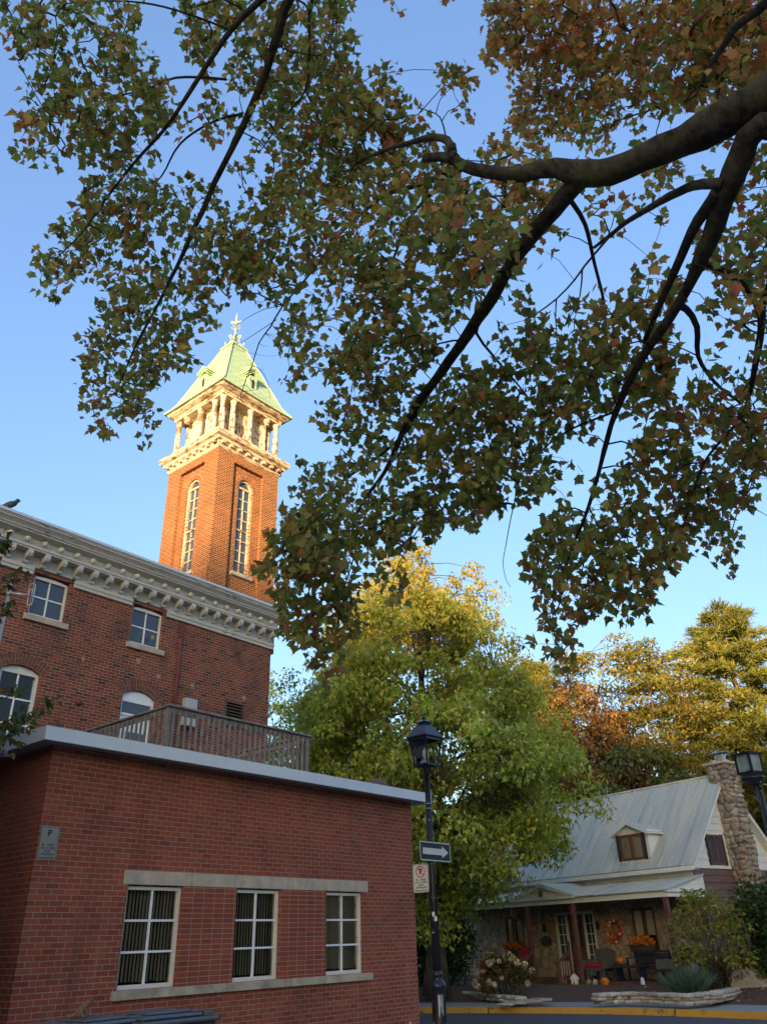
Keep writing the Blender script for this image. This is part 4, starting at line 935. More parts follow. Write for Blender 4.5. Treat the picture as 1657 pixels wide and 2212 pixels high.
def skinned(name, nodes, edges, mat, parent=None, sub=2):
    me = bpy.data.meshes.new(name); me.from_pydata([n[0] for n in nodes], edges, []); o = bpy.data.objects.new(name, me); COL.objects.link(o); o.parent = parent
    md = o.modifiers.new('skin', 'SKIN'); md.use_smooth_shade = True
    for i, n in enumerate(nodes):
        sv = me.skin_vertices[0].data[i]; r = n[1]; sv.radius = r if hasattr(r, '__len__') else (r, r); sv.use_root = (i == 0)
    s = o.modifiers.new('sub', 'SUBSURF'); s.levels = s.render_levels = sub
    dg = bpy.context.evaluated_depsgraph_get(); dg.update(); m2 = bpy.data.meshes.new_from_object(o.evaluated_get(dg)); o.modifiers.clear(); o.data = m2; m2.materials.clear(); m2.materials.append(mat)
    for p_ in m2.polygons: p_.use_smooth = True
    return o
sq = bM.location + Matrix.Rotation(bM.rotation_euler.z, 3, 'Z') @ Vector((-.16, .04, 1.05 - GZ - .10 + .002))
N = [((-.035, 0, .065), .058), ((-.005, 0, .105), .056), ((.03, 0, .142), .048), ((.052, 0, .172), .038), ((.075, 0, .192), .036), ((.104, 0, .190), .020), ((.122, 0, .183), .009),
     ((-.015, .042, .04), .034), ((.04, .052, .014), .014), ((.06, .053, .008), .010), ((-.015, -.042, .04), .034), ((.04, -.052, .014), .014), ((.06, -.053, .008), .010),
     ((.045, .030, .115), .018), ((.066, .034, .06), .012), ((.076, .034, .010), .009), ((.045, -.030, .115), .018), ((.066, -.034, .06), .012), ((.076, -.034, .010), .009),
     ((-.085, 0, .035), .026), ((-.13, .02, .022), .032), ((-.175, .04, .02), .032), ((-.22, .05, .022), .016)]
E_ = [(0, 1), (1, 2), (2, 3), (3, 4), (4, 5), (5, 6), (0, 7), (7, 8), (8, 9), (0, 10), (10, 11), (11, 12), (2, 13), (13, 14), (14, 15), (2, 16), (16, 17), (17, 18), (0, 19), (19, 20), (20, 21), (21, 22)]
sqo = skinned('squirrel', N, E_, M['fur']); sqo.location = sq; sqo.scale = (.68, .68, .68); sqo.rotation_euler = (0, 0, R(14)); tag(sqo, 'grey brown squirrel sitting on the bin lid in front of the brick wall, facing right', 'squirrel')
mb = MB()
for s in (-1, 1): mb.blob((.066, s * .020, .226), (.007, .009, .016), 6, 5)
mb.build('ear', M['fur'], sqo); mb = MB()
for s in (-1, 1): mb.blob((.094, s * .0225, .202), (.006, .004, .006), 6, 5)
mb.build('eye', M['black'], sqo)
# ------------------------------------------------------------------ stone cottage with metal roof and porch
def hp(u, v, z=0): return HF.w(u, v, z)
FZ = .29                                                   # porch floor
cot = empty('stone_cottage', hp(0, 0, 0), HY, 'stone cottage with a steep pale metal roof, white dormer and long front porch', 'house')
GB = GZ + .33; CU0, CU1, CV0, CV1 = -12.0, -.10, 1.9, 6.7; EZ = 3.42; RV, RZ = 4.3, 6.38
SL = (RZ - EZ) / (RV - 1.6)
WN = [(-2.80, -1.86, 1.03, 2.33), (-8.97, -7.99, .95, 2.28)]; DO = (-6.27, -4.43)
mb = MB(); wall(mb, (0, CV0, 0), (1, 0, 0), CU0, CU1, GB - .5, EZ - .1, [(a, b, c, d, 0) for a, b, c, d in WN] + [(DO[0], DO[1], FZ + .001, 2.33, 0)], .16)
mb.build('stone_wall', M['fieldstone'], cot)
mb = MB(); u = CU1
n = 16
for i in range(n):                                         # brown waney-edge boards on the lower gable
    z0, z1 = FZ - .3 + (EZ - .02 - FZ + .3) * i / n, FZ - .3 + (EZ - .02 - FZ + .3) * (i + 1) / n
    k = 24
    for j in range(k):
        v0, v1 = CV0 + (CV1 - CV0) * j / k, CV0 + (CV1 - CV0) * (j + 1) / k; w = lambda v_: .018 * mnoise.noise(Vector((v_ * 2.5, i * 3.1, 0)))
        mb.quad((u + .035, v0, z0 + w(v0)), (u + .035, v1, z0 + w(v1)), (u + .006, v1, z1 + .03), (u + .006, v0, z1 + .03)); mb.quad((u, v0, z0 + w(v0)), (u, v1, z0 + w(v1)), (u + .035, v1, z0 + w(v1)), (u + .035, v0, z0 + w(v0)))
mb.build('brown_siding', M['brownsiding'], cot)
mb = MB(); n = 13
for i in range(n):
    z0, z1 = EZ + (RZ - EZ) * i / n, EZ + (RZ - EZ) * (i + 1) / n
    f = lambda z: (RV - (RZ - z) / SL + .0, RV + (RZ - z) / SL)
    (a0, b0), (a1, b1) = f(z0), f(min(z1, RZ - .02))
    mb.quad((u + .04, a0, z0), (u + .04, b0, z0), (u + .02, b1, z1), (u + .02, a1, z1)); mb.quad((u, a0, z0), (u, b0, z0), (u + .04, b0, z0), (u + .04, a0, z0))
mb.box(u - .02, u + .05, CV0 - .25, CV1 + .25, EZ - .04, EZ + .02)
mb.build('white_siding', M['siding'], cot)
mb = MB(); mb.quad((CU0, CV1, GB - .5), (CU1, CV1, GB - .5), (CU1, CV1, EZ), (CU0, CV1, EZ)); mb.quad((CU0, CV0, GB - .5), (CU0, CV1, GB - .5), (CU0, CV1, EZ), (CU0, CV0, EZ)); mb.poly([(CU0, 1.6, EZ), (CU0, 7.0, EZ), (CU0, RV, RZ)]); mb.build('rear_wall', M['brownsiding'], cot)
def metal_roof(mb, u0, u1, v0, z0, v1, z1, pitch=.30, th=.03, rib=.022):
    """standing-seam sheet from the eave (v0, z0) to the top (v1, z1)"""
    d = Vector((0, v1 - v0, z1 - z0)); nrm = Vector((0, -d.z, d.y)).normalized()
    if nrm.z < 0: nrm = -nrm
    P = lambda u, t, h: Vector((u, v0, z0)) + d * t + nrm * h
    mb.quad(P(u0, 0, 0), P(u1, 0, 0), P(u1, 1, 0), P(u0, 1, 0)); mb.quad(P(u0, 0, -th), P(u1, 0, -th), P(u1, 1, -th), P(u0, 1, -th)); mb.quad(P(u0, 0, -th), P(u1, 0, -th), P(u1, 0, 0), P(u0, 0, 0))
    for uu in (u0, u1): mb.quad(P(uu, 0, -th), P(uu, 1, -th), P(uu, 1, 0), P(uu, 0, 0))
    n = max(2, round((u1 - u0) / pitch))
    for i in range(n + 1):
        c = u0 + .012 + (u1 - u0 - .024) * i / n
        mb.quad(P(c - .011, 0, .001), P(c - .006, 0, rib), P(c - .006, 1, rib), P(c - .011, 1, .001)); mb.quad(P(c - .006, 0, rib), P(c + .006, 0, rib), P(c + .006, 1, rib), P(c - .006, 1, rib)); mb.quad(P(c + .011, 0, .001), P(c + .006, 0, rib), P(c + .006, 1, rib), P(c + .011, 1, .001)); mb.quad(P(c - .011, 0, .001), P(c + .011, 0, .001), P(c + .006, 0, rib), P(c - .006, 0, rib))
mb = MB(); metal_roof(mb, CU0 - .3, -.30, 1.6, EZ + .04, RV, RZ + .04, .42, rib=.034); metal_roof(mb, -.298, .20, 1.6, EZ + .03, RV - .12, RZ - .10, .5)
metal_roof(mb, CU0 - .3, -.30, 7.0, EZ + .04, RV, RZ + .04, .42, rib=.034); metal_roof(mb, -.298, .20, 7.0, EZ + .03, RV + .12, RZ - .10, .5)
mb.tube([(CU0 - .3, RV, RZ + .05), (-.29, RV, RZ + .05)], .045, 6); mb.tube([(-.29, RV, RZ - .09), (.2, RV, RZ - .09)], .04, 6)
rf = mb.build('metal_roof', M['roofmetal'], cot)
mb = MB()
for s in (-1, 1):                                          # white barge boards and eave boards
    e = 1.6 if s < 0 else 7.0
    mb.add([(.17, e, EZ - .10), (.17, RV, RZ - .16), (.17, RV, RZ - .02), (.17, e, EZ + .02), (.198, e, EZ - .10), (.198, RV, RZ - .16), (.198, RV, RZ - .02), (.198, e, EZ + .02)], [(0, 1, 2, 3), (4, 5, 6, 7), (0, 1, 5, 4), (3, 2, 6, 7), (0, 3, 7, 4)])
    mb.add([(.169, e + s * -.02, EZ - .09), (.169, RV, RZ - .16), (-.09, RV, RZ - .16), (-.09, e + s * -.02, EZ - .09)], [(0, 1, 2, 3)])
mb.box(CU0 - .3, .168, 1.56, 1.60, EZ - .12, EZ + .01); mb.box(CU0 - .3, .168, 1.601, 1.9, EZ - .10, EZ - .085); mb.box(CU0, -.1, 1.86, 1.899, EZ - .32, EZ - .10)
mb.build('barge_board', M['siding'], rf)
# dormer
DV = 1.92; d0, d1, dz0, dz1, da = -3.02, -1.60, EZ + SL * (DV - 1.6) - .05, 4.68, 4.97
vb = lambda z: 1.6 + (z - EZ - .04) / SL
mb = MB(); mb.poly([(d0, DV, dz0), (d1, DV, dz0), (d1, DV, dz1), ((d0 + d1) / 2, DV, da - .05), (d0, DV, dz1)])
for uu in (d0, d1):
    mb.poly([(uu, DV, dz0), (uu, vb(dz1), dz1), (uu, DV, dz1)])
    for i in range(5):
        z = dz0 + .06 + i * .19; s = -1 if uu == d0 else 1
        if z < dz1 - .02: mb.quad((uu + s * .012, DV, z), (uu + s * .012, vb(z), z), (uu + s * .001, vb(z + .17), z + .17), (uu + s * .001, DV, z + .17))
dm = mb.build('dormer', M['siding'], rf, recalc=False)
mb = MB(); c = (d0 + d1) / 2
for s, e in ((-1, d0 - .14), (1, d1 + .14)):
    ze = da - .0 - (da - dz1 + .05) * abs(e - c) / (d1 - c)
    f0 = DV - .14; mb.add([(c, f0, da), (e, f0, ze), (e, vb(ze) + .05, ze), (c, vb(da) + .05, da), (c, f0, da + .035), (e, f0, ze + .035), (e, vb(ze) + .1, ze + .035), (c, vb(da) + .1, da + .035)], [(0, 1, 2, 3), (0, 1, 5, 4), (1, 2, 6, 5)]); mb.quad((c, f0, da + .036), (e, f0, ze + .036), (e, vb(ze) + .1, ze + .036), (c, vb(da) + .1, da + .036), 1)
    mb.add([(c, f0 - .02, da - .045), (e, f0 - .02, ze - .045), (e, f0 - .02, ze + .03), (c, f0 - .02, da + .03), (c, f0, da - .045), (e, f0, ze - .045)], [(0, 1, 2, 3), (0, 1, 5, 4)])
mb.build('dormer_roof', [M['siding'], M['roofmetal']], dm)
def casement(parent, u0, u1, z0, z1, v, back='dark', curtain=None, shut=None):
    mb = MB(); f = .075; y0, y1 = v - .035, v + .04
    mb.box(u0, u0 + f, y0, y1, z0, z1); mb.box(u1 - f, u1, y0, y1, z0, z1); mb.box(u0 + f, u1 - f, y0 + .003, y1, z1 - f, z1); mb.box(u0 + f, u1 - f, y0 + .003, y1, z0, z0 + f); m_ = (u0 + u1) / 2; mb.box(m_ - .07, m_ + .07, y0 + .006, y1, z0 + f, z1 - f)
    w = mb.build('window', M['brownwood'], parent)
    for a, b in ((u0 + f, m_ - .07), (m_ + .07, u1 - f)):
        mb = MB(); mb.box(a, b, v + .01, v + .018, z0 + f, z1 - f); mb.build('pane', M['glass'], w)
        if curtain:
            mb = MB(); k = 10; zb_ = z0 + f + curtain
            for i in range(k):
                x0, x1 = a + (b - a) * i / k, a + (b - a) * (i + 1) / k; mb.quad((x0, v + .03 + .012 * (i % 2), zb_), (x1, v + .03 + .012 * ((i + 1) % 2), zb_), (x1, v + .03 + .012 * ((i + 1) % 2), z1 - f), (x0, v + .03 + .012 * (i % 2), z1 - f))
            mb.build('curtain', M['cream'], w, recalc=False)
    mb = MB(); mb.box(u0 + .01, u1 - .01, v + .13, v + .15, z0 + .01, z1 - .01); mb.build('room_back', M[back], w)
    if shut:
        for s in (-1, 1):
            mb = MB(); x = u0 if s < 0 else u1; mb.box(*sorted((x, x + s * shut)), y0 - .01, y0 + .02, z0 - .02, z1 + .02); 
            o = mb.build('shutter', M['shutter'], w)
    return w
casement(dm, -2.80, -1.80, dz0 + .07, dz0 + .07 + .82, DV - .02, curtain=.02, shut=.11)
mb = MB(); mb.box(-2.98, -1.68, DV - .07, DV - .001, dz0 - .02, dz0 + .045); mb.build('dormer_sill', M['siding'], dm)
# gable window (faces +u): built in a turned helper part
gw = MB(); y0, y1, z0, z1 = 2.95, 3.72, EZ + .08, EZ + 1.0
for (a, b, c_, d_) in ((y0, y0 + .07, z0, z1), (y1 - .07, y1, z0, z1), (y0 + .07, y1 - .07, z0, z0 + .07), (y0 + .07, y1 - .07, z1 - .07, z1), ((y0 + y1) / 2 - .04, (y0 + y1) / 2 + .04, z0 + .07, z1 - .07)): gw.box(u + .01, u + .085, a, b, c_, d_)
g_ = gw.build('window', M['brownwood'], cot); mb = MB(); mb.box(u + .045, u + .055, y0 + .05, y1 - .05, z0 + .05, z1 - .05); mb.build('pane', M['slate_glass'], g_)
for a in (y0 - .10, y1):
    mb = MB(); mb.box(u + .02, u + .09, a, a + .10, z0 - .02, z1 + .02); mb.build('shutter', M['shutter'], g_)
# chimney of round field stones
ch0, ch1, cu1, CT = 4.05, 4.75, .48, 6.72
mb = MB(); mb.box(u - .1, cu1, ch0, ch1, GB - .5, CT); chim = mb.build('chimney', M['mortar'], cot)
mb = MB(); rr = random.Random(11)
def stones(org, du, W_, z0_, z1_, nrm):
    z = z0_
    while z < z1_:
        h = rr.uniform(.12, .27); s = rr.uniform(-.05, .0)
        while s < W_:
            w = rr.uniform(.13, .40); c = min(W_ - .03, max(.03, s + w / 2)); p = Vector(org) + Vector(du) * c + Vector((0, 0, z + h / 2 + rr.uniform(-.02, .02))); t = rr.uniform(.025, .075)
            rx = abs(du[0]) * w * .5 + abs(nrm[0]) * t; ry = abs(du[1]) * w * .5 + abs(nrm[1]) * t
            mb.blob(p, (rx, ry, h * .5), 9, 7, jit=.75, seed=rr.random() * 50); s += w * .98
        z += h * .92
stones((cu1, ch0, 0), (0, 1, 0), ch1 - ch0, 1.6, CT - .05, (1, 0, 0)); stones((u, ch0, 0), (1, 0, 0), cu1 - u, 1.6, CT - .05, (0, 1, 0)); stones((u, ch1, 0), (1, 0, 0), cu1 - u, 4.8, CT - .05, (0, 1, 0))
mb.build('field_stone', M['cobble'], chim)
mb = MB(); mb.box(u - .2, cu1 + .10, ch0 - .10, ch1 + .10, CT, CT + .09, bev=.02); mb.lathe([(.36, CT + .085), (.25, CT + .2)], 4, (.19, 4.4, 0), rot=.785, smooth=False); mb.build('chimney_cap', M['stone'], chim)
mb = MB(); mb.lathe([(.20, CT + .19), (.20, CT + .36)], 4, (.19, 4.4, 0), rot=.785, smooth=False); mb.build('flue', M['galv'], chim)
mb = MB(); mb.prism([(-.26 + 4.4, CT + .40), (4.4, CT + .46), (4.66, CT + .40), (4.66, CT + .415), (4.4, CT + .48), (4.14, CT + .415)], 0, -.06, .45)
for x in (-.0, .38):
    for y in (4.25, 4.55): mb.box(x, x + .02, y, y + .02, CT + .35, CT + .42)
mb.build('flue_hood', M['galv'], chim)
# porch
PZ, PV = 2.72, -.12
mb = MB(); metal_roof(mb, -11.2, -6.35, PV, PZ, 1.88, 3.17, .22, rib=.016); metal_roof(mb, -3.43, .30, PV, PZ, 1.88, 3.17, .22, rib=.016)
d = Vector((0, 2.0, .45)); metal_roof(mb, -6.35, -3.43, PV + .5, PZ + .11, 1.88, 3.168, .22, rib=.016)
pr = mb.build('porch_roof', M['roofmetal'], cot)
gc = -4.89
mb = MB()
for s in (-1, 1):                                          # little gable over the steps
    e = gc + s * 1.47; vtop = 1.95
    mb.add([(gc, PV - .05, 3.17), (e, PV - .05, PZ + .03), (e, PV + .35, PZ + .04), (gc, vtop, 3.19), (gc, PV - .05, 3.21), (e, PV - .05, PZ + .07), (e, PV + .35, PZ + .08), (gc, vtop, 3.23)], [(0, 1, 2, 3), (4, 5, 6, 7), (0, 1, 5, 4), (1, 2, 6, 5)])
mb.build('gable_roof', M['roofmetal'], pr)
mb = MB(); mb.poly([(gc - 1.40, PV + .0, PZ + .02), (gc + 1.40, PV, PZ + .02), (gc, PV, 3.14)])
for s in (-1, 1):
    e = gc + s * 1.5; mb.add([(gc, PV - .06, 3.08), (e, PV - .06, PZ - .04), (e, PV - .06, PZ + .05), (gc, PV - .06, 3.18), (gc, PV - .02, 3.08), (e, PV - .02, PZ - .04), (e, PV - .02, PZ + .05), (gc, PV - .02, 3.18)], [(0, 1, 2, 3), (4, 5, 6, 7), (0, 1, 5, 4), (3, 2, 6, 7)])
mb.box(gc - 1.5, gc + 1.5, PV - .055, PV - .015, PZ - .045, PZ + .04)
mb.build('pediment', M['siding'], pr)
mb = MB(); mb.blob((gc + .05, PV - .07, PZ + .18), (.10, .05, .13), 10, 8); mb.build('pediment_ornament', M['bark_warm'], pr)
mb = MB(); mb.box(-11.2, .24, -.06, .06, PZ - .19, PZ - .035); mb.box(.12, .24, .061, 1.89, PZ - .19, PZ - .035)
mb.poly([(.241, PV + .06, PZ - .03), (.241, 1.88, PZ - .03), (.241, 1.88, 3.13)]); mb.box(.2, .29, PV, 1.88, PZ - .06, PZ - .02)
mb.build('porch_beam', M['siding'], cot)
mb = MB(); mb.box(-11.2, .12, .061, 1.89, PZ - .16, PZ - .14); mb.build('porch_ceiling', M['brownwood'], cot)
for x in (.1, -3.62, -5.75, -10.6):
    zb_ = FZ if x > -5 else GZ + .12
    mb = MB(); mb.box(x - .075, x + .075, -.058, .058, zb_, PZ - .192, bev=.01); mb.build('porch_post', M['brownwood'], cot)
mb = MB(); mb.box(-11.2, .12, -.04, 1.89, FZ - .06, FZ); mb.box(-11.2, .12, -.02, .02, FZ - .22, FZ - .061); mb.build('porch_floor', M['brownwood'], cot)
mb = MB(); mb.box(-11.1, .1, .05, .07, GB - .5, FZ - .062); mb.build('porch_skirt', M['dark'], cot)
mb = MB()
for i in range(2): zt = FZ - .17 * (i + 1); mb.box(-5.62, -4.0, -.34 - .28 * i, -.06 - .28 * i + (0 if i else -.0), zt - .035, zt)
for x in (-5.62, -4.05): mb.add([(x, -.04, FZ - .07), (x, -.68, GZ + .12), (x, -.04, GZ + .12), (x + .05, -.04, FZ - .07), (x + .05, -.68, GZ + .12), (x + .05, -.04, GZ + .12)], [(0, 1, 2), (3, 4, 5), (0, 1, 4, 3)])
mb.build('porch_step', M['brownwood'], cot)
for x in (-5.62, -3.95):
    mb = MB(); mb.box(x - .045, x + .045, -.72, -.63, GZ + .1, .86); mb.add([(x - .04, -.68, .78), (x + .04, -.68, .78), (x + .04, -.06, 1.1), (x - .04, -.06, 1.1), (x - .04, -.68, .85), (x + .04, -.68, .85), (x + .04, -.06, 1.17), (x - .04, -.06, 1.17)], [(0, 1, 2, 3), (4, 5, 6, 7), (0, 1, 5, 4), (2, 3, 7, 6), (1, 2, 6, 5), (0, 3, 7, 4)])
    if x > -5: mb.box(x - .045, x + .045, -.10, -.0601, .1, 1.42)
    for i in range(5):
        y = -.58 + i * .115; mb.box(x - .015, x + .015, y - .015, y + .015, .05 + .07 * i, .84 + .058 * i)
    mb.build('stair_railing', M['brownwood'], cot)
# door with side lights
dw = MB(); v = CV0 - .02
for a in (DO[0], -5.78, -4.93, DO[1] - .06): dw.box(a, a + (.07 if a < -5 else .06), v - .02, v + .09, FZ + .002, 2.33)
dw.box(DO[0] + .07, DO[1] - .06, v - .017, v + .09, 2.24, 2.33)
df = dw.build('door_frame', M['siding'], cot)
mb = MB(); mb.box(-5.71, -4.93, v + .05, v + .1, FZ + .004, 2.24); mb.box(-5.6, -5.06, v + .035, v + .0501, FZ + .2, 1.1); dl = mb.build('door', M['brownwood'], df)
mb = MB(); mb.box(-5.55, -5.1, v + .032, v + .049, 1.25, 2.0); mb.build('door_pane', M['slate_glass'], dl)
for a, b in ((DO[0] + .07, -5.78), (-4.87, DO[1] - .06)):
    mb = MB(); mb.box(a, b, v + .06, v + .08, FZ + .05, 2.24); s = mb.build('side_light', M['slate_glass'], df); mb = MB(); c = (a + b) / 2; mb.box(c - .012, c + .012, v + .045, v + .059, FZ + .05, 2.24)
    for i in range(1, 6): z = FZ + .05 + i * .32; mb.box(a, b, v + .047, v + .0585, z - .012, z + .012)
    mb.box(a, b, v + .04, v + .0595, FZ + .05, FZ + .5); mb.build('glazing_bar', M['siding'], s)
for (a, b, c, d) in WN: casement(cot, a, b, c, d, CV0 + .03, curtain=.42 if a > -5 else .1)
for (a, b, c, d) in WN:
    mb = MB(); mb.box(a - .15, b + .08, CV0 - .10, CV0 + .03, c - .09, c - .002, bev=.01); mb.build('window_sill', M['stone'], cot)
for x in (-6.75, -4.2):
    mb = MB(); mb.lathe([(.03, -.14), (.055, -.1), (.065, .06), (.03, .12), (.01, .17)], 6, (x, CV0 - .14, 1.86)); mb.box(x - .02, x + .02, CV0 - .1, CV0 + .0, 1.85, 1.89); mb.build('wall_lantern', M['black'], cot)
mb = MB(); mb.tube([(-6.5, -.05, PZ - .22), (-6.5, -.05, PZ - .45), (-6.3, .02, PZ - .62)], .045, 8); mb.build('downpipe', M['brownwood'], cot)
mb = MB(); ax = HF.hit(1312, 1716, 1, RV); mb.tube([(ax.x, RV, RZ), (ax.x, RV, RZ + .38)], .012, 5); mb.tube([(ax.x - .18, RV, RZ + .3), (ax.x + .18, RV, RZ + .3)], .009, 4); mb.tube([(ax.x - .1, RV, RZ + .2), (ax.x + .12, RV, RZ + .2)], .009, 4); mb.build('aerial', M['galv'], rf)

# ------------------------------------------------------------------ things on and around the porch
def he(name, u, v, z, rz, label, cat, group=None): return empty(name, hp(u, v, z), HY + rz, label, cat, group)
e = he('wreath', -3.53, CV0 - .06, 1.665, 0, 'round autumn wreath of orange leaves and white gourds hung on the stone wall', 'wreath')
mb = MB(); rr = random.Random(2)
mb.tube([(.23 * math.cos(R(t)), -.02, .26 * math.sin(R(t))) for t in range(0, 361, 15)], .05, 6)
wr = mb.build('ring', M['bark_warm'], e); mb = MB()
for i in range(150):
    t = rr.uniform(0, 6.28); r_ = rr.uniform(.13, .36); c = Vector((r_ * math.cos(t), -.05 + rr.uniform(-.05, .02), r_ * 1.12 * math.sin(t))); a = Vector((rr.uniform(-1, 1), rr.uniform(-.6, .2), rr.uniform(-1, 1))).normalized() * .06; b = a.orthogonal().normalized() * .03
    mb.add([c - a, c + b, c + a, c - b], [(0, 1, 2, 3)], rr.choice((0, 0, 1)))
mb.build('leaves', [M['orange'], M['redwood']], e, recalc=False); mb = MB()
for t, r_ in ((1.9, .27), (2.3, .22), (3.4, .27), (4.9, .29), (6.0, .27), (1.3, .3)): mb.blob((r_ * math.cos(t), -.10, r_ * 1.1 * math.sin(t)), (.045, .035, .045), 8, 6)
mb.build('gourds', M['bright_white'], e)
def chair(name, u, v, rz, label):
    e = he(name, u, v, FZ, rz, label, 'chair', 'wicker chairs on the porch')
    mb = MB(); mb.box(-.36, .36, -.32, .30, .24, .36, bev=.03); mb.build('seat', M['wicker'], e)
    mb = MB(); mb.prism([(-.34, .36), (.34, .36), (.40, .84), (.30, .90), (0, .93), (-.30, .90), (-.40, .84)], 1, .24, .32, M=Matrix.Rotation(R(-6), 4, 'X')); mb.build('backrest', M['wicker'], e)
    for s in (-1, 1): mb = MB(); mb.box(s * .40 - .05, s * .40 + .05, -.36, .28, .30, .58, bev=.03); mb.build('armrest', M['wicker'], e)
    for x in (-.32, .32):
        for y in (-.28, .26): mb = MB(); mb.box(x - .035, x + .035, y - .035, y + .035, .0, .25); mb.build('leg', M['wicker'], e)
    mb = MB(); mb.box(-.34, .34, -.34, .22, .362, .46, bev=.04); mb.build('cushion', M['red'], e); return e
chair('wicker_chair', -3.72, 1.05, R(4), 'grey wicker armchair with red cushion left of the porch side table')
chair('wicker_chair', -1.02, 1.15, R(-62), 'grey wicker armchair with red cushion turned sideways beside the dark bench')
e = he('bench', -1.82, 1.2, FZ, R(2), 'long dark navy slatted bench on the porch below the flower box', 'bench')
for i in range(5): mb = MB(); mb.box(-.66, .66, .22, .25, .44 + i * .075, .50 + i * .075); mb.build('back_slat', M['navy'], e)
mb = MB()
for i in range(5): mb.box(-.68, .68, -.28 + i * .1, -.2 + i * .1, .38, .41)
mb.build('seat', M['navy'], e)
for s in (-1, 1):
    mb = MB(); mb.box(s * .64 - .03, s * .64 + .03, -.27, -.21, 0, .60); mb.box(s * .64 - .03, s * .64 + .03, .18, .24, 0, .82); mb.box(s * .64 - .035, s * .64 + .035, -.29, .22, .60, .63); mb.build('leg', M['navy'], e)
e = he('low_table', -2.1, .55, FZ, 0, 'low dark table in front of the porch bench', 'table')
mb = MB(); mb.box(-.55, .55, -.2, .2, .36, .40); mb.build('table_top', M['navy'], e)
for x in (-.45, .45): mb = MB(); mb.box(x - .04, x + .04, -.16, .16, 0, .36); mb.build('leg', M['navy'], e)
e = he('side_table', -2.88, 1.1, FZ, 0, 'small round dark side table carrying the pumpkin on the porch', 'table')
mb = MB(); mb.lathe([(.25, .40), (.26, .42), (.25, .44)], 18); mb.build('table_top', M['navy'], e); mb = MB(); mb.lathe([(.16, 0), (.05, .05), (.04, .40)], 10); mb.build('pedestal', M['navy'], e)
mb = MB(); n = 16; V = []
for i in range(9):
    th = math.pi * i / 8
    for k in range(n * 2): a = math.pi * k / n; r_ = .13 * math.sin(th) * (1 - .08 * (k % 4 == 0)); V.append((r_ * math.cos(a), r_ * math.sin(a), .11 + .12 * math.cos(th) * (1 - .12 * math.exp(-(math.sin(th) * 3) ** 2))))
mb.add(V, [(i * 2 * n + k, (i + 1) * 2 * n + k, (i + 1) * 2 * n + (k + 1) % (2 * n), i * 2 * n + (k + 1) % (2 * n)) for i in range(8) for k in range(2 * n)], 0, True)
mb.tube([(0, 0, .2), (.02, 0, .27)], .016, 6, 1); o = mb.build('pumpkin', [M['pumpkin'], M['bark']]); o.location = hp(-2.86, 1.08, FZ + .44); o.rotation_euler = (0, 0, HY); tag(o, 'bright orange pumpkin standing on the small porch table', 'pumpkin')
def flowerbox(u, v, z, label):
    e = he('flower_box', u, v, z, 0, label, 'flower box', 'flower boxes under the cottage windows')
    mb = MB(); mb.add([(-.42, -.1, 0), (.42, -.1, 0), (.42, .1, 0), (-.42, .1, 0), (-.47, -.14, .2), (.47, -.14, .2), (.47, .12, .2), (-.47, .12, .2)], [(0, 3, 2, 1), (4, 5, 6, 7), (0, 1, 5, 4), (1, 2, 6, 5), (2, 3, 7, 6), (3, 0, 4, 7)]); mb.build('box', M['bark'], e)
    mb = MB(); rr = random.Random(int(-u * 10))
    for i in range(260):
        x = rr.uniform(-.44, .44); h = .14 + .14 * (1 - (x / .46) ** 2); c = Vector((x, rr.uniform(-.16, .1), .2 + rr.uniform(0, h))); q = .03; a = Vector((rr.uniform(-1, 1), rr.uniform(-1, .3), rr.uniform(-.4, 1))).normalized(); b = a.orthogonal().normalized() * q; d = a.cross(b).normalized() * q
        mb.add([c - b - d, c + b - d, c + b + d, c - b + d], [(0, 1, 2, 3)], 1 if c.z < .24 and rr.random() < .6 else 0)
    mb.build('flowers', [M['orange'], M['leafbox']], e, recalc=False)
M['leafbox'] = plain('box_greenery', (.06, .10, .02), .7, var=.3)
flowerbox(-2.36, CV0 - .2, 1.05, 'wooden window box of orange flowers right of the wreath, above the bench'); flowerbox(-8.5, CV0 - .2, .98, 'wooden window box of orange flowers behind the pale hydrangea bush')
e = he('red_chair', -8.72, .85, FZ, R(-14), 'tall backed bright red wooden armchair on the porch behind the hydrangea', 'chair', 'red wooden chairs')
def redchair(e):
    mb = MB()
    for i in range(5): x = -.26 + i * .13; mb.prism([(x - .06, .3), (x + .06, .3), (x + .065, .95 + .06 * (2 - abs(i - 2))), (x - .065, .95 + .06 * (2 - abs(i - 2)))], 1, .25, .28, M=Matrix.Rotation(R(-12), 4, 'X'))
    mb.build('backrest', M['redwood'], e)
    mb = MB()
    for i in range(4): mb.box(-.28, .28, -.3 + i * .13, -.19 + i * .13, .33 - .02 * i, .35 - .02 * i)
    mb.build('seat', M['redwood'], e)
    for s in (-1, 1):
        mb = MB(); mb.box(s * .36 - .07, s * .36 + .07, -.38, .3, .54, .565); mb.box(s * .33 - .02, s * .33 + .02, -.34, -.26, 0, .54); mb.box(s * .33 - .02, s * .33 + .02, .2, .28, 0, .54); mb.build('armrest', M['redwood'], e)
redchair(e)
e = he('red_chair', -7.35, .95, FZ, R(12), 'low red wooden armchair between the hydrangea and the porch steps', 'chair', 'red wooden chairs'); redchair(e)
mb = MB(); mb.prism([(-.2, -.1), (.2, -.1), (.2, .08), (.12, .14), (.06, .15), (0, .2), (-.06, .15), (-.12, .14), (-.2, .08)], 1, -.12, 0); o = mb.build('mailbox', M['shutter']); o.location = hp(-6.82, CV0 - .002, 1.4); o.rotation_euler = (0, 0, HY); tag(o, 'dark green metal mailbox on the stone wall left of the cottage door', 'mailbox')
e = he('barbecue', -.32, 1.2, FZ, R(-30), 'black covered barbecue with a steel front behind the right porch post', 'barbecue')
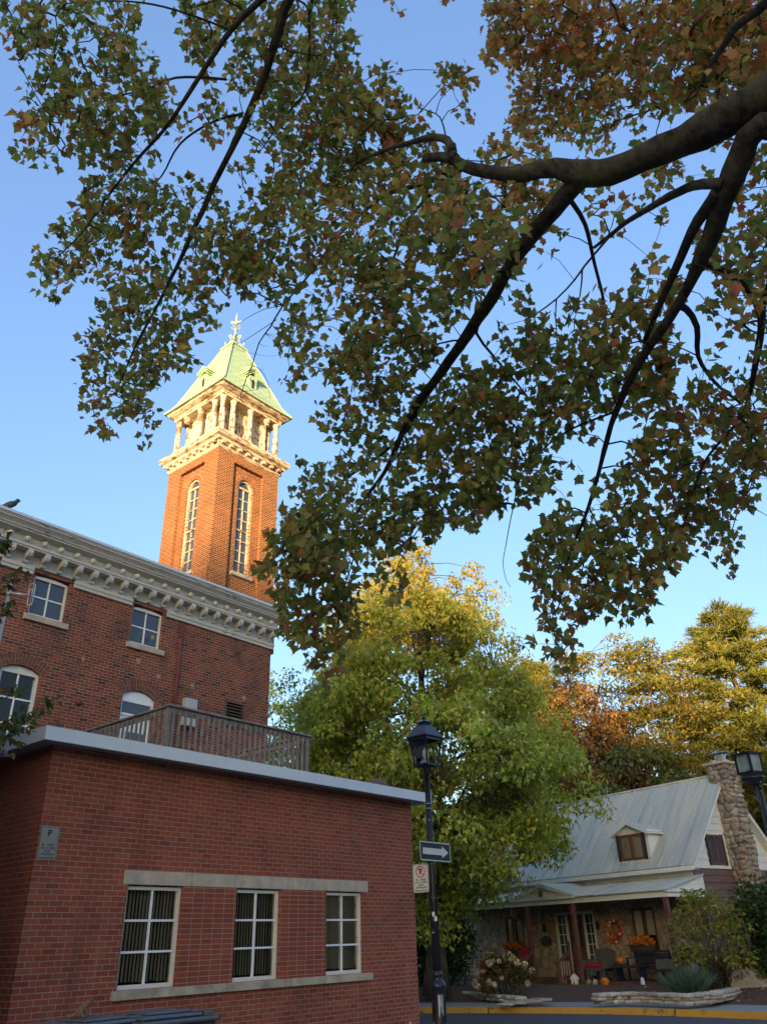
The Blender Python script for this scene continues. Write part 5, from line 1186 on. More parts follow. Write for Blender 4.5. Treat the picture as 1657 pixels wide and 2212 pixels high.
mb = MB(); mb.lathe([(.1, .5), (.24, .56), (.28, .68), (.24, .8), (.1, .86), (.03, .88)], 14); mb.build('lid', M['black'], e); mb = MB()
for s in (-.2, .2): mb.box(s - .02, s + .02, -.15, .15, 0, .55)
mb.box(-.5, .5, -.16, -.12, .50, .56); mb.build('stand', M['galv'], e)
def onyard(px, py, z=GZ + .40): return onz(px, py, z)
YZ = GZ + .36
p = hp(-3.55, -.42, YZ); e = empty('garden_house', p, HY + R(20), 'tiny white garden house with pointed roof and red door on the lawn edge', 'ornament')
mb = MB(); mb.box(-.09, .09, -.07, .07, 0, .17); mb.build('wall', M['bright_white'], e); mb = MB(); mb.prism([(-.13, .16), (.13, .16), (0, .30)], 1, -.1, .1); mb.build('roof', M['bright_white'], e); mb = MB(); mb.box(-.03, .03, -.075, -.068, 0, .1); mb.build('door', M['red'], e)
p = hp(-2.35, -.40, YZ); e = empty('garden_house', p, HY + R(-15), 'tiny orange garden house with pointed roof on the lawn edge', 'ornament')
mb = MB(); mb.box(-.10, .10, -.06, .06, 0, .12); mb.build('wall', M['orange'], e); mb = MB(); mb.prism([(-.14, .11), (.14, .11), (0, .21)], 1, -.09, .09); mb.build('roof', M['orange'], e)
p = hp(-.95, -.45, YZ); e = empty('garden_spade', p, HY, 'small leaning garden ornament with a pale pink blade on the lawn edge', 'ornament')
mb = MB(); mb.blob((.1, -.03, .13), (.08, .02, .12), 10, 8); mb.build('blade', M['bright_white'], e); mb = MB(); mb.tube([(.06, 0, .15), (-.16, .05, .36)], .014, 6); mb.build('handle', M['brownwood'], e)
for (u_, c_) in ((-3.0, 'galv'), (-4.05, 'galv'), (-2.75, 'shutter')):
    mb = MB(); mb.blob((0, 0, .07), (.09, .08, .10), 8, 6, jit=.4, seed=u_); o = mb.build('garden_stone', M['cobble' if c_ != 'shutter' else 'stone']); o.location = hp(u_, -.38, YZ); tag(o, {-3.0: 'rounded stone between the white and the orange garden houses', -4.05: 'rounded stone left of the white garden house by the steps', -2.75: 'pale stone just left of the orange garden house'}[u_], 'stone')
# dry-stone edging walls
def drywall(label, pts, zb_, h, seed):
    mb = MB(); rr = random.Random(seed); P = [Vector(p) for p in pts]; Ls = [(P[i + 1] - P[i]).length for i in range(len(P) - 1)]; T = sum(Ls)
    def pos(s):
        for i, l in enumerate(Ls):
            if s <= l or i == len(Ls) - 1: return P[i].lerp(P[i + 1], s / l), (P[i + 1] - P[i]).normalized()
            s -= l
    z = 0
    while z < h:
        t = rr.uniform(.06, .10); s = 0
        while s < T:
            w = rr.uniform(.18, .5); c, d = pos(min(T, s + w / 2)); a = math.atan2(d.y, d.x); m4 = Matrix.Translation((c.x + rr.uniform(-.05, .05), c.y + rr.uniform(-.05, .05), zb_ + z + t / 2)) @ Matrix.Rotation(a + rr.uniform(-.15, .15), 4, 'Z') @ Matrix.Rotation(rr.uniform(-.06, .06), 4, 'Y')
            k = len(mb.v); mb.box(-w / 2, w / 2, -.16, .16, -t / 2, t / 2, bev=.025)
            mb.v[k:] = [tuple(m4 @ (Vector(q) + Vector((mnoise.noise(Vector(q) * 7 + Vector((s, z, seed))) * .03, mnoise.noise(Vector(q) * 7 + Vector((z, s, seed))) * .04, 0)))) for q in mb.v[k:]]; s += w * rr.uniform(.95, 1.1)
        z += t * .95
    o = mb.build('dry_stone_wall', M['slab']); tag(o, label, 'garden wall'); return o
w0 = [onz(x, y, YZ - .02) for x, y in ((1285, 2156), (1340, 2152), (1420, 2154), (1480, 2157), (1540, 2152), (1585, 2142))]
drywall('low dry stone wall of pale slabs below the lawn, right of the porch steps', w0, GZ + .20, .22, 5)
w1 = [onz(x, y, YZ - .05) for x, y in ((985, 2142), (1040, 2147), (1090, 2152), (1125, 2155))]
drywall('low dry stone wall below the hydrangea, left of the porch steps', w1, GZ + .18, .14, 9)
mb = MB(); rr = random.Random(6)
for i in range(7): mb.box(-.22, .22, -.16, .16, -.02, .03, bev=.015, M=Matrix.Translation(onz(1095 + i * 14, 2170 - i * 1.7 - (i % 2) * 3, GZ + .2 + i * .012)) @ Matrix.Rotation(rr.uniform(0, 3), 4, 'Z'))
tag(mb.build('stepping_stones', M['slab']), 'flat pale stepping stones leading up to the porch steps', 'stones')
mb = MB(); mb.blob((0, 0, .18), (.75, .5, .42), 14, 10, jit=.55, seed=3.3); mb.blob((.55, -.3, .05), (.5, .4, .25), 12, 8, jit=.5, seed=8.1); o = mb.build('boulder', M['boulder'] if 'boulder' in M else M['slab']); o.location = onz(1612, 2150, GZ + .2); tag(o, 'big brown and white boulder at the right end of the stone edging', 'boulder')
# ------------------------------------------------------------------ foliage
def rot_rand(n, up_bias=0.0, r=rng):
    """n random rotation matrices; columns = leaf x, leaf y (towards tip), normal"""
    return None
def norm(v): return v / np.maximum(1e-9, np.linalg.norm(v, axis=-1, keepdims=True))
MAPLE = [(0, 0), (.12, -.05), (.36, -.02), (.29, .14), (.44, .20), (.62, .46), (.37, .46), (.44, .60), (.25, .63), (.17, .74), (0, 1.02)]
def tmpl(half, fold=.30, droop=.25):
    V = []; F = []
    for s in (1, -1):
        b = len(V); V += [(s * x, y, abs(x) * fold - droop * y * y) for x, y in half]; f = list(range(b, b + len(half))); F.append(f if s > 0 else f[::-1])
    return np.array(V, float), F
T_MAPLE = tmpl(MAPLE)
T_OVAL = tmpl([(0, 0), (.26, .22), (.30, .48), (.16, .8), (0, 1.0)], .25, .2)
T_LEAF = tmpl([(0, 0), (.38, .35), (.12, .55), (0, 1.0)], .35, .3)
T_NEEDLE = (np.array([(-.07, 0, 0), (.07, 0, 0), (.0, 1, -.1), (0, 0, -.07), (0, 0, .07), (.1, .9, -.05)], float), [[0, 1, 2], [3, 4, 5]])
T_DIAM = (np.array([(0, 0, 0), (.36, .45, .12), (0, 1, -.15), (-.36, .45, .12)], float), [[0, 1, 2], [0, 2, 3]])
def leaf_mesh(name, pos, tip, nrm, size, col, tm, mat, parent=None, tipcol=None):
    """one mesh of many leaves; tip = direction base->tip, nrm ~ upper side, col Nx3"""
    TV, TF = tm; n = len(pos); k = len(TV)
    y = norm(tip); x = norm(np.cross(y, nrm)); z = np.cross(x, y)
    s = size[:, None, None]
    V = pos[:, None, :] + s * (TV[None, :, 0:1] * x[:, None, :] + TV[None, :, 1:2] * y[:, None, :] + TV[None, :, 2:3] * z[:, None, :])
    V = V.reshape(-1, 3).astype(np.float32)
    me = bpy.data.meshes.new(name); me.vertices.add(n * k); me.vertices.foreach_set('co', V.ravel())
    fl = np.array([len(f) for f in TF]); idx = np.concatenate([np.array(f) for f in TF]); L = len(idx)
    loops = (np.arange(n)[:, None] * k + idx[None, :]).ravel().astype(np.int32)
    me.loops.add(n * L); me.loops.foreach_set('vertex_index', loops)
    st = np.concatenate([[0], np.cumsum(fl)[:-1]]); starts = (np.arange(n)[:, None] * L + st[None, :]).ravel().astype(np.int32)
    me.polygons.add(n * len(TF)); me.polygons.foreach_set('loop_start', starts)
    try: me.polygons.foreach_set('loop_total', np.tile(fl, n).astype(np.int32))
    except Exception: pass
    me.update(calc_edges=True); me.validate()
    c = np.repeat(col[:, None, :], k, 1)
    if tipcol is not None:
        w = np.clip(np.abs(TV[:, 0]) * 1.1 + np.maximum(0, TV[:, 1] - .5) * .9, 0, 1)[None, :, None]; c = c * (1 - w * .55) + tipcol[:, None, :] * w * .55
    c = np.concatenate([c.reshape(-1, 3), np.ones((n * k, 1))], 1).astype(np.float32)
    a = me.color_attributes.new('Col', 'FLOAT_COLOR', 'POINT'); a.data.foreach_set('color', c.ravel())
    me.materials.append(mat); o = bpy.data.objects.new(name, me); COL.objects.link(o); o.parent = parent; return o
def dirs(n, r=rng): return norm(r.normal(size=(n, 3)))
def palette(n, cols, w, r=rng, var=.22):
    c = np.array(cols)[r.choice(len(cols), n, p=np.array(w) / sum(w))]; return np.clip(c * (1 + r.normal(size=(n, 1)) * var) + r.normal(size=(n, 3)) * .006, .004, 1)

# ---- the big autumn maple overhead: limbs traced as 3-D paths (picture point, depth, radius)
TR = at(1930, 700, 5.4); mx0 = Vector((TR.x, TR.y, GZ + .1))
maple = empty('maple_tree', mx0, 0, 'large overhanging autumn maple with dark limbs and green to orange leaves across the sky', 'tree')
def P3(l): return [at(x, y, d) - mx0 for x, y, d in l]
zt_ = at(1720, 185, 4.9).z
tw = MB()
mb = MB(); tp = [Vector((0, 0, -.1)), Vector((.02, 0, .5)), Vector((.0, .03, 2.5)), Vector((-.1, .0, 4.3)), P3([(1800, 330, 4.9)])[0]]
mb.tube(tp, [.50, .38, .33, .29, .24], 20, jit=.12); mb.build('trunk', M['bark_maple'], maple)
crot = P3([(1800, 330, 4.9)])[0]
NODES = []; KEEP = []
def limb(l, r0, r1, n=14, wig=.02, first=None, store=True, name='limb'):
    pts = P3(l)
    if first is not None: pts = [first] + pts
    out = []; rad = []
    for i in range(len(pts) - 1):
        p0, p1, p2, p3 = [pts[max(0, min(len(pts) - 1, i + k))] for k in (-1, 0, 1, 2)]; m = max(2, int((p2 - p1).length / .10))
        for j in range(m): t = j / m; out.append(.5 * ((2 * p1) + (p2 - p0) * t + (2 * p0 - 5 * p1 + 4 * p2 - p3) * t * t + (3 * p1 - p0 - 3 * p2 + p3) * t ** 3))
    out.append(pts[-1]); N_ = len(out)
    for i in range(N_): out[i] = out[i] + Vector((mnoise.noise(out[i] * 2.2), mnoise.noise(out[i] * 2.2 + Vector((9, 0, 0))), mnoise.noise(out[i] * 2.2 + Vector((0, 9, 0))))) * wig * min(1, 8 * r0 + .3)
    if callable(r1): rad = [float(r1(i / (N_ - 1), out[i])) for i in range(N_)]
    else: rad = [r0 + (r1 - r0) * (i / (N_ - 1)) ** .8 for i in range(N_)]
    if r0 > .03:
        mb = MB(); mb.tube(out, rad, n, jit=.25 if r0 > .06 else .15); mb.build(name, M['bark_maple'], maple)
    else: tw.tube(out, rad, 7, jit=.1)
    if store: NODES.extend(out)
    if r0 >= .04:
        a_ = np.array([tuple(p + mx0) for p in out]); X_, Y_ = project(a_); KEEP.extend(zip(X_, Y_, (a_ - np.array(CAM)) @ np.array(FW), rad))
    return out
limb([(1720, 185, 4.95), (1657, 212, 5.05), (1560, 262, 5.25), (1470, 306, 5.45), (1390, 342, 5.6), (1320, 368, 5.75), (1262, 374, 5.85), (1200, 364, 6.0), (1130, 372, 6.15), (1060, 370, 6.35), (1003, 360, 6.5), (980, 340, 6.6), (972, 318, 6.7)], .17, lambda t, p: np.interp(project([tuple(p + mx0)])[0][0], [972, 1000, 1060, 1130, 1200, 1250, 1300, 1390, 1515, 1657, 1900], [.042, .050, .054, .061, .068, .095, .092, .100, .114, .138, .19]), 18, .03, first=crot)
limb([(985, 345, 6.55), (950, 340, 6.7), (915, 345, 6.8)], .05, .035, 10)
limb([(978, 330, 6.6), (965, 305, 6.8), (930, 297, 7.1), (880, 310, 7.5), (828, 326, 8.0), (770, 352, 8.6)], .04, .012, 10)
limb([(1262, 382, 5.85), (1243, 400, 5.95), (1178, 475, 6.3), (1108, 565, 6.75), (1053, 655, 7.2), (1003, 735, 7.6), (938, 825, 8.05), (893, 890, 8.4), (863, 950, 8.7), (830, 1020, 9.0), (800, 1062, 9.2), (768, 1112, 9.4)], .07, lambda t, p: np.interp(t, [0, .15, .5, .75, 1], [.075, .066, .052, .036, .014]), 14)
limb([(1640, 275, 5.0), (1598, 340, 5.15), (1568, 415, 5.3), (1548, 480, 5.5), (1495, 595, 5.8), (1463, 655, 6.0), (1430, 712, 6.25), (1380, 785, 6.6), (1330, 888, 7.0), (1309, 961, 7.3), (1268, 1109, 7.8), (1228, 1210, 8.2), (1206, 1311, 8.5)], .12, lambda t, p: np.interp(t, [0, .1, .22, .3, .45, .6, 1], [.10, .082, .062, .040, .031, .023, .007]), 14, first=crot)
limb([(1550, 415, 5.3), (1493, 500, 5.7), (1443, 615, 6.1), (1413, 688, 6.4), (1390, 740, 6.6)], .05, .02, 10)
limb([(1560, 400, 5.25), (1545, 398, 5.3), (1493, 402, 5.6), (1408, 445, 6.2), (1353, 480, 6.6), (1318, 510, 6.9), (1283, 535, 7.2)], .045, .014, 10)
limb([(1230, 430, 6.1), (1263, 485, 6.4), (1283, 570, 6.7), (1303, 650, 6.9), (1308, 740, 7.1), (1313, 800, 7.2)], .022, .010)
limb([(1460, 660, 6.0), (1480, 668, 6.1), (1503, 705, 6.3), (1508, 770, 6.6), (1543, 825, 6.8), (1600, 872, 7.0)], .032, .010)
limb([(1500, 570, 5.7), (1548, 580, 5.8), (1603, 610, 5.9), (1638, 685, 6.1), (1633, 750, 6.3), (1620, 830, 6.5)], .026, .008)
limb([(1040, 692, 7.3), (1030, 720, 7.4), (1065, 770, 7.4), (1110, 820, 7.3), (1150, 870, 7.2)], .018, .007)
limb([(1318, 510, 6.9), (1262, 575, 6.95), (1240, 605, 6.95), (1202, 645, 7.0), (1140, 690, 7.05)], .012, .006)
limb([(1257, 582, 6.95), (1252, 640, 6.95), (1228, 690, 7.0)], .009, .004)
limb([(1202, 645, 7.0), (1200, 690, 7.0), (1205, 740, 7.0)], .007, .004)
limb([(965, 312, 6.75), (962, 290, 6.9), (955, 262, 7.0), (942, 245, 7.1), (900, 232, 7.3)], .009, .004)
limb([(955, 262, 7.0), (968, 240, 7.1), (985, 232, 7.2), (1000, 215, 7.3)], .005, .003)
limb([(942, 245, 7.1), (950, 215, 7.2), (968, 195, 7.3)], .005, .003)
up = P3([(1700, -60, 5.2)])[0]
limb([(1780, 130, 5.0), (1700, -60, 5.2), (1480, -260, 5.8), (1200, -330, 6.6), (900, -260, 7.4), (720, -120, 7.9), (625, 0, 8.3), (600, 75, 8.5), (570, 165, 8.7), (540, 240, 8.9), (510, 300, 9.0), (475, 370, 9.1), (445, 440, 9.2), (390, 565, 9.2), (320, 695, 9.2), (280, 780, 9.2), (250, 850, 9.2)], .15, .006, 14, first=crot)
limb([(720, -120, 7.9), (640, -70, 8.1), (565, 0, 8.3), (500, 65, 8.4), (430, 170, 8.5), (370, 260, 8.6), (310, 330, 8.6), (250, 400, 8.6), (180, 500, 8.6), (120, 560, 8.6)], .045, .006, 10)
limb([(900, -260, 7.4), (760, -140, 8.2), (675, 0, 9.2), (668, 110, 9.4), (660, 195, 9.6), (610, 260, 9.7), (570, 320, 9.8)], .04, .008, 10)
limb([(660, 195, 9.6), (690, 260, 9.7), (705, 330, 9.8), (740, 410, 9.7)], .014, .006)
limb([(525, 245, 8.95), (470, 260, 8.9), (390, 310, 8.8), (350, 380, 8.8), (300, 430, 8.7), (260, 470, 8.7)], .018, .006)
limb([(490, 172, 8.6), (380, 168, 8.5), (315, 195, 8.4), (250, 210, 8.3), (185, 235, 8.2), (110, 250, 8.1), (40, 130, 8.0)], .016, .004)
limb([(500, 65, 8.4), (330, 10, 8.2), (140, 10, 8.0), (125, 70, 8.0), (115, 150, 8.0)], .014, .005)
limb([(760, -140, 8.2), (725, 0, 9.0), (715, 95, 9.3), (690, 150, 9.5)], .02, .007)
limb([(960, 380, 6.8), (900, 400, 7.4), (820, 430, 8.0), (740, 500, 8.6), (675, 585, 9.0), (612, 660, 9.3), (585, 705, 9.4)], .03, .009, 10)
BARE = limb([(585, 705, 9.4), (560, 740, 9.5), (545, 790, 9.5), (528, 830, 9.5), (519, 858, 9.5)], .009, .004, store=False)
limb([(970, 385, 6.7), (975, 430, 7.0), (972, 500, 7.4), (975, 560, 7.8)], .03, .012, 8)
limb([(960, 390, 6.8), (880, 480, 7.5), (850, 560, 8.0), (800, 650, 8.4), (740, 760, 8.7)], .02, .007)
limb([(1480, -260, 5.8), (1560, 0, 6.6), (1500, 60, 7.4), (1450, 150, 8.2), (1420, 195, 8.6), (1400, 240, 8.8)], .035, .009, 10)
limb([(1200, -330, 6.6), (1250, -100, 8.2), (1200, 40, 9.6), (1170, 140, 10.2), (1165, 190, 10.4)], .035, .008, 10)
limb([(1250, -100, 8.2), (1330, 20, 8.9), (1360, 70, 9.2), (1430, 120, 9.2), (1460, 160, 9.0)], .02, .007)
limb([(1700, -60, 5.2), (1640, 20, 5.6), (1590, 60, 5.9), (1545, 120, 6.4), (1510, 190, 7.2)], .04, .012, 10)
limb([(1660, 290, 5.0), (1720, 420, 5.2), (1690, 560, 5.5), (1650, 640, 5.9), (1640, 760, 6.3), (1600, 900, 6.8), (1520, 1000, 7.1), (1480, 1120, 7.4), (1430, 1240, 7.6)], .032, .006, 10)
limb([(1600, 900, 6.8), (1640, 980, 7.4), (1600, 1080, 8.2), (1570, 1180, 8.8)], .014, .005)
limb([(900, 890, 8.4), (880, 930, 8.4), (820, 985, 8.2), (740, 1040, 7.9), (660, 1110, 7.6), (600, 1200, 7.4)], .02, .006)
limb([(800, 1062, 9.2), (780, 1150, 8.6), (750, 1250, 8.0), (720, 1350, 7.7), (700, 1430, 7.6)], .014, .004)
limb([(893, 890, 8.4), (930, 960, 8.3), (960, 1060, 8.2), (900, 1150, 8.1), (860, 1220, 8.0)], .014, .005)
limb([(1330, 888, 7.0), (1210, 940, 7.4), (1130, 1020, 7.7), (1110, 1090, 7.8), (1092, 1180, 7.8)], .012, .004)
limb([(1092, 1180, 7.8), (1086, 1215, 7.8), (1092, 1250, 7.8), (1102, 1268, 7.8)], .004, .0025, store=False)
# sprays: foliage density rows every 50 picture units: (x0, x1, density)
ROWS = [[(0, 310, .75), (395, 760, .85), (850, 890, .3), (1035, 1700, .95)], [(0, 305, .8), (388, 770, .85), (1055, 1700, .95)], [(45, 290, .8), (300, 345, .5), (400, 450, .6), (480, 775, .85), (1050, 1700, .95)],
 [(50, 350, .85), (430, 465, .5), (495, 790, .92), (800, 880, .6), (950, 1020, .8), (1098, 1700, .95)], [(50, 385, .85), (430, 510, .6), (560, 830, .95), (830, 885, .7), (990, 1025, .6), (1100, 1345, .92), (1350, 1560, .9)],
 [(45, 400, .85), (425, 550, .55), (565, 880, .95), (880, 930, .6), (985, 1015, .2), (1100, 1285, .92), (1290, 1400, .55), (1480, 1700, .35)], [(30, 90, .75), (105, 290, .85), (295, 345, .6), (530, 600, .4), (600, 800, .92), (800, 960, .85), (1020, 1200, .6), (1250, 1330, .5), (1400, 1700, .35)],
 [(215, 345, .55), (490, 560, .4), (590, 1000, .9), (1010, 1190, .6), (1200, 1250, .5), (1400, 1550, .5), (1600, 1700, .6)], [(185, 470, .85), (530, 900, .9), (900, 1230, .95), (1245, 1330, .45), (1340, 1440, .4), (1580, 1700, .7)],
 [(130, 445, .85), (455, 550, .75), (560, 900, .88), (900, 1180, .95), (1240, 1330, .35), (1405, 1440, .35), (1600, 1700, .75)], [(110, 330, .85), (345, 400, .4), (400, 720, .88), (720, 820, .85), (820, 1150, .95), (1170, 1265, .4), (1490, 1700, .85)],
 [(75, 230, .85), (245, 310, .5), (320, 560, .8), (500, 700, .92), (700, 1110, .92), (1370, 1420, .55), (1485, 1700, .8)], [(75, 135, .65), (155, 195, .4), (235, 600, .85), (600, 640, .7), (700, 760, .75), (780, 1085, .92), (1375, 1500, .7), (1520, 1700, .75)],
 [(215, 440, .75), (445, 490, .5), (600, 710, .75), (725, 790, .75), (800, 990, .92), (1090, 1190, .35), (1205, 1460, .85), (1500, 1600, .55), (1600, 1700, .65)], [(185, 430, .78), (598, 700, .8), (715, 955, .92), (1065, 1200, .75), (1215, 1460, .9), (1570, 1700, .5)],
 [(168, 418, .8), (600, 690, .75), (710, 940, .92), (1045, 1480, .9), (1520, 1560, .4), (1590, 1700, .5)], [(175, 355, .78), (605, 650, .5), (690, 890, .88), (900, 1100, .85), (1100, 1455, .92), (1510, 1700, .65)], [(168, 345, .75), (690, 860, .85), (880, 1460, .92), (1485, 1700, .82)],
 [(195, 255, .6), (295, 335, .5), (692, 825, .82), (840, 1215, .92), (1230, 1300, .65), (1380, 1700, .9)], [(705, 750, .3), (785, 1195, .92), (1345, 1700, .88)], [(645, 715, .55), (720, 825, .75), (830, 1195, .92), (1220, 1280, .25), (1340, 1700, .85)],
 [(640, 825, .9), (830, 1095, .92), (1105, 1200, .45), (1285, 1395, .6), (1400, 1630, .85)], [(600, 955, .95), (965, 1050, .8), (1165, 1250, .7), (1262, 1565, .9), (1570, 1610, .4)], [(582, 895, .95), (900, 940, .5), (1135, 1485, .92), (1510, 1600, .6)],
 [(562, 790, .95), (795, 860, .5), (1135, 1465, .92), (1545, 1595, .35)], [(592, 780, .9), (795, 880, .55), (1145, 1425, .88)], [(600, 770, .88), (1165, 1300, .82), (1305, 1390, .65)], [(615, 750, .85), (755, 790, .6), (1155, 1245, .75), (1262, 1288, .35)], [(675, 745, .75), (1172, 1235, .6), (1255, 1285, .25)], [(690, 722, .5), (1212, 1238, .2)]]
DA = np.array([(100, 200, 8), (300, 500, 8.4), (250, 850, 8.8), (600, 150, 9.4), (700, 350, 9.5), (500, 600, 9), (800, 500, 7.6), (1000, 450, 5.9), (1100, 520, 5.6), (850, 800, 8), (1000, 850, 7.3), (700, 1200, 7.5), (900, 1100, 8), (700, 1400, 7.4), (1150, 200, 10.5), (1300, 100, 9.8), (1550, 100, 7.2), (1640, 150, 6.2), (1400, 300, 9), (1250, 480, 7), (1350, 700, 6.6), (1200, 800, 7.4), (1300, 950, 7), (1600, 620, 6), (1600, 900, 7), (1450, 1150, 7.2), (1200, 1300, 7.6), (1550, 1200, 8.8), (950, 230, 9.0), (880, 250, 8.6)], float)
AA = np.array([(150, 150, .25), (60, 300, .55), (600, 200, .35), (800, 550, .35), (300, 600, .28), (250, 850, .32), (1000, 480, .42), (1150, 150, .95), (1350, 150, .75), (1600, 80, .8), (1300, 300, .55), (1000, 800, .22), (800, 1100, .14), (700, 1350, .42), (1250, 800, .3), (1250, 1100, .2), (1600, 600, .55), (1600, 900, .55), (1450, 1150, .5), (1220, 1380, .5)], float)
def idw(A, x, y, p=3.0):
    d = np.hypot(A[None, :, 0] - x[:, None], A[None, :, 1] - y[:, None]) + 20; w = d ** -p; return (w * A[None, :, 2]).sum(1) / w.sum(1)
LEAF = .081; SP = 6
xs, ys = [], []
for i, row in enumerate(ROWS):
    for (a, b, q) in row:
        cx = np.array([(a + b) / 2]); cy = np.array([i * 50 + 25.0]); d = idw(DA, cx, cy)[0]; lp = 1700 * LEAF / d
        cover = -math.log(1 - min(q, .96)) * (.87 if i < 21 else 1.0); nl = cover * (b - a) * 50 / (.33 * lp * lp); ns = nl / SP; ns = int(ns + rng.random())
        pad = lp * .35
        xs.append(rng.uniform(a + pad, max(a + pad + 1, b - pad), ns)); ys.append(rng.uniform(i * 50 - 4, i * 50 + 46, ns))
SX, SY = np.concatenate(xs), np.concatenate(ys); SD = idw(DA, SX, SY) * 1.0 + rng.normal(size=len(SX)) * .42
KP = np.array(KEEP)
for i in range(len(SX)):                                    # keep most sprays off the camera side of the big limbs: they grow from their tops and sides
    d2 = np.hypot(KP[:, 0] - SX[i], KP[:, 1] - SY[i]); j = int(np.argmin(d2))
    if d2[j] < 26 + KP[j, 3] * 1700 / KP[j, 2] and SD[i] < KP[j, 2] + .45 and rng.random() < .86: SD[i] = KP[j, 2] + rng.uniform(.4, .9)
# extra sprays outside the picture so the crown goes on
EX = rng.uniform(-300, 1950, 500); EY = rng.uniform(-420, -10, 500); k_ = rng.random(500) < .8; EX, EY = EX[k_], EY[k_]
EX2 = rng.uniform(1690, 2050, 260); EY2 = rng.uniform(-100, 1200, 260)
EX, EY = np.concatenate([EX, EX2]), np.concatenate([EY, EY2]); ED = idw(DA, EX, EY) + rng.normal(size=len(EX)) * .6
SX, SY, SD = np.concatenate([SX, EX]), np.concatenate([SY, EY]), np.concatenate([SD, ED])
RY = np.array(FW)[None] + np.array(RT)[None] * ((SX - 828.5) / FOC)[:, None] - np.array(UP)[None] * ((SY - 1106) / FOC)[:, None]
S3 = np.array(CAM)[None] + RY * SD[:, None] - np.array(mx0)[None]
# twigs: every spray is tied to the nearest limb node or to a spray already tied
ND = np.array([tuple(p) for p in NODES]); nb = len(ND); allp = np.concatenate([ND, S3]); used = nb
d0 = np.min(np.linalg.norm(S3[:, None, :] - ND[None, ::3, :], axis=2), axis=1); order = np.argsort(d0); pool = np.empty((nb + len(S3), 3)); pool[:nb] = ND; parent = {}; ids = {}; cnt = nb
for s in order:
    dd = ((pool[:cnt] - S3[s]) ** 2).sum(1); dd[:nb] *= .8; j = int(np.argmin(dd)); parent[cnt] = j; pool[cnt] = S3[s]; ids[s] = cnt; cnt += 1
desc = np.ones(cnt)
for n_ in range(cnt - 1, nb - 1, -1):
    if parent[n_] >= nb: desc[parent[n_]] += desc[n_]
TDIR = np.zeros((len(S3), 3))
for s, n_ in ids.items():
    a, b = Vector(pool[parent[n_]]), Vector(pool[n_]); L = (b - a).length; r1 = min(.012, .0022 * desc[n_] ** .42); r0 = r1 * 1.15 + .0004
    mid = (a + b) / 2 + Vector((rng.normal(), rng.normal(), rng.normal() + .6)) * L * .09
    if L < 2.2: tw.tube([a, a.lerp(mid, .6), mid, mid.lerp(b, .6), b], [r0, r0, (r0 + r1) / 2, r1, r1 * .9], 4, cap=False)
    TDIR[s] = (b - a).normalized() if L > 1e-6 else (0, 0, -1)
# a few bare twigs near the tower and on the right
for q in range(22):
    i = rng.integers(1, len(BARE)); p = BARE[i]; dv = Vector((rng.normal(), rng.normal() * .4, rng.normal() * .5 - .35)).normalized(); L = rng.uniform(.12, .38)
    tw.tube([p, p + dv * L * .5 + Vector((0, 0, -.015)), p + dv * L + Vector((0, 0, .03))], [.0028, .002, .0012], 4, cap=False)
BL = limb([(612, 660, 9.3), (570, 668, 9.4), (530, 690, 9.4), (508, 705, 9.4)], .005, .002, store=False); limb([(598, 690, 9.4), (560, 715, 9.45), (525, 738, 9.45), (500, 745, 9.5)], .005, .002, store=False); limb([(545, 790, 9.5), (565, 800, 9.5), (580, 830, 9.5), (583, 862, 9.5)], .005, .002, store=False)
tw.build('twigs', M['bark_maple'], maple, recalc=False)
# leaves
n = len(S3) * SP; si = np.repeat(np.arange(len(S3)), SP); off = dirs(n) * (rng.random((n, 1)) ** .5) * np.array([[.15, .15, .13]])
lp = S3[si] + off; tip = norm(off * 3.0 + TDIR[si] * .25 + np.array([[0, 0, -.38]]) + rng.normal(size=(n, 3)) * .25); nr = norm(np.array([[0, .35, .75]]) + rng.normal(size=(n, 3)) * .7)
aut = np.clip(.07 + idw(AA, SX, SY)[si] + rng.normal(size=n) * .22 + np.repeat(rng.normal(size=len(S3)) * .12, SP), 0, 1)
g = palette(n, [(.165, .235, .06), (.215, .255, .075), (.13, .195, .055), (.29, .265, .095)], [4, 3, 3, 1.4]); w = palette(n, [(.50, .21, .065), (.42, .13, .055), (.54, .34, .10), (.38, .08, .06), (.42, .25, .10)], [3, 3.2, 1.8, 2, 2.4])
m_ = np.clip((aut - .22) / .5, 0, 1)[:, None] * (rng.random((n, 1)) * .6 + .4); pick = (rng.random((n, 1)) < np.clip(aut[:, None] * 1.0, 0, .95)) * 1.0
col = g * (1 - m_ * pick) + w * (m_ * pick); tc = col * .55 + palette(n, [(.42, .11, .05), (.26, .17, .05)], [1, 1]) * .45
LS = LEAF * rng.uniform(.62, 1.3, n)
for q_, (fo, dr, sx) in enumerate(((.30, .25, 1.0), (.75, .55, .82), (.12, .10, 1.1), (.5, -.15, .95))):   # flat, cupped, limp and curled leaves
    s_ = np.arange(n) % 4 == q_; t_ = tmpl([(x * sx, y) for x, y in MAPLE], fo, dr)
    leaf_mesh('crown', (lp - tip * .04)[s_], tip[s_], nr[s_], LS[s_], col[s_], t_, M['leaf_maple'], maple, tc[s_])

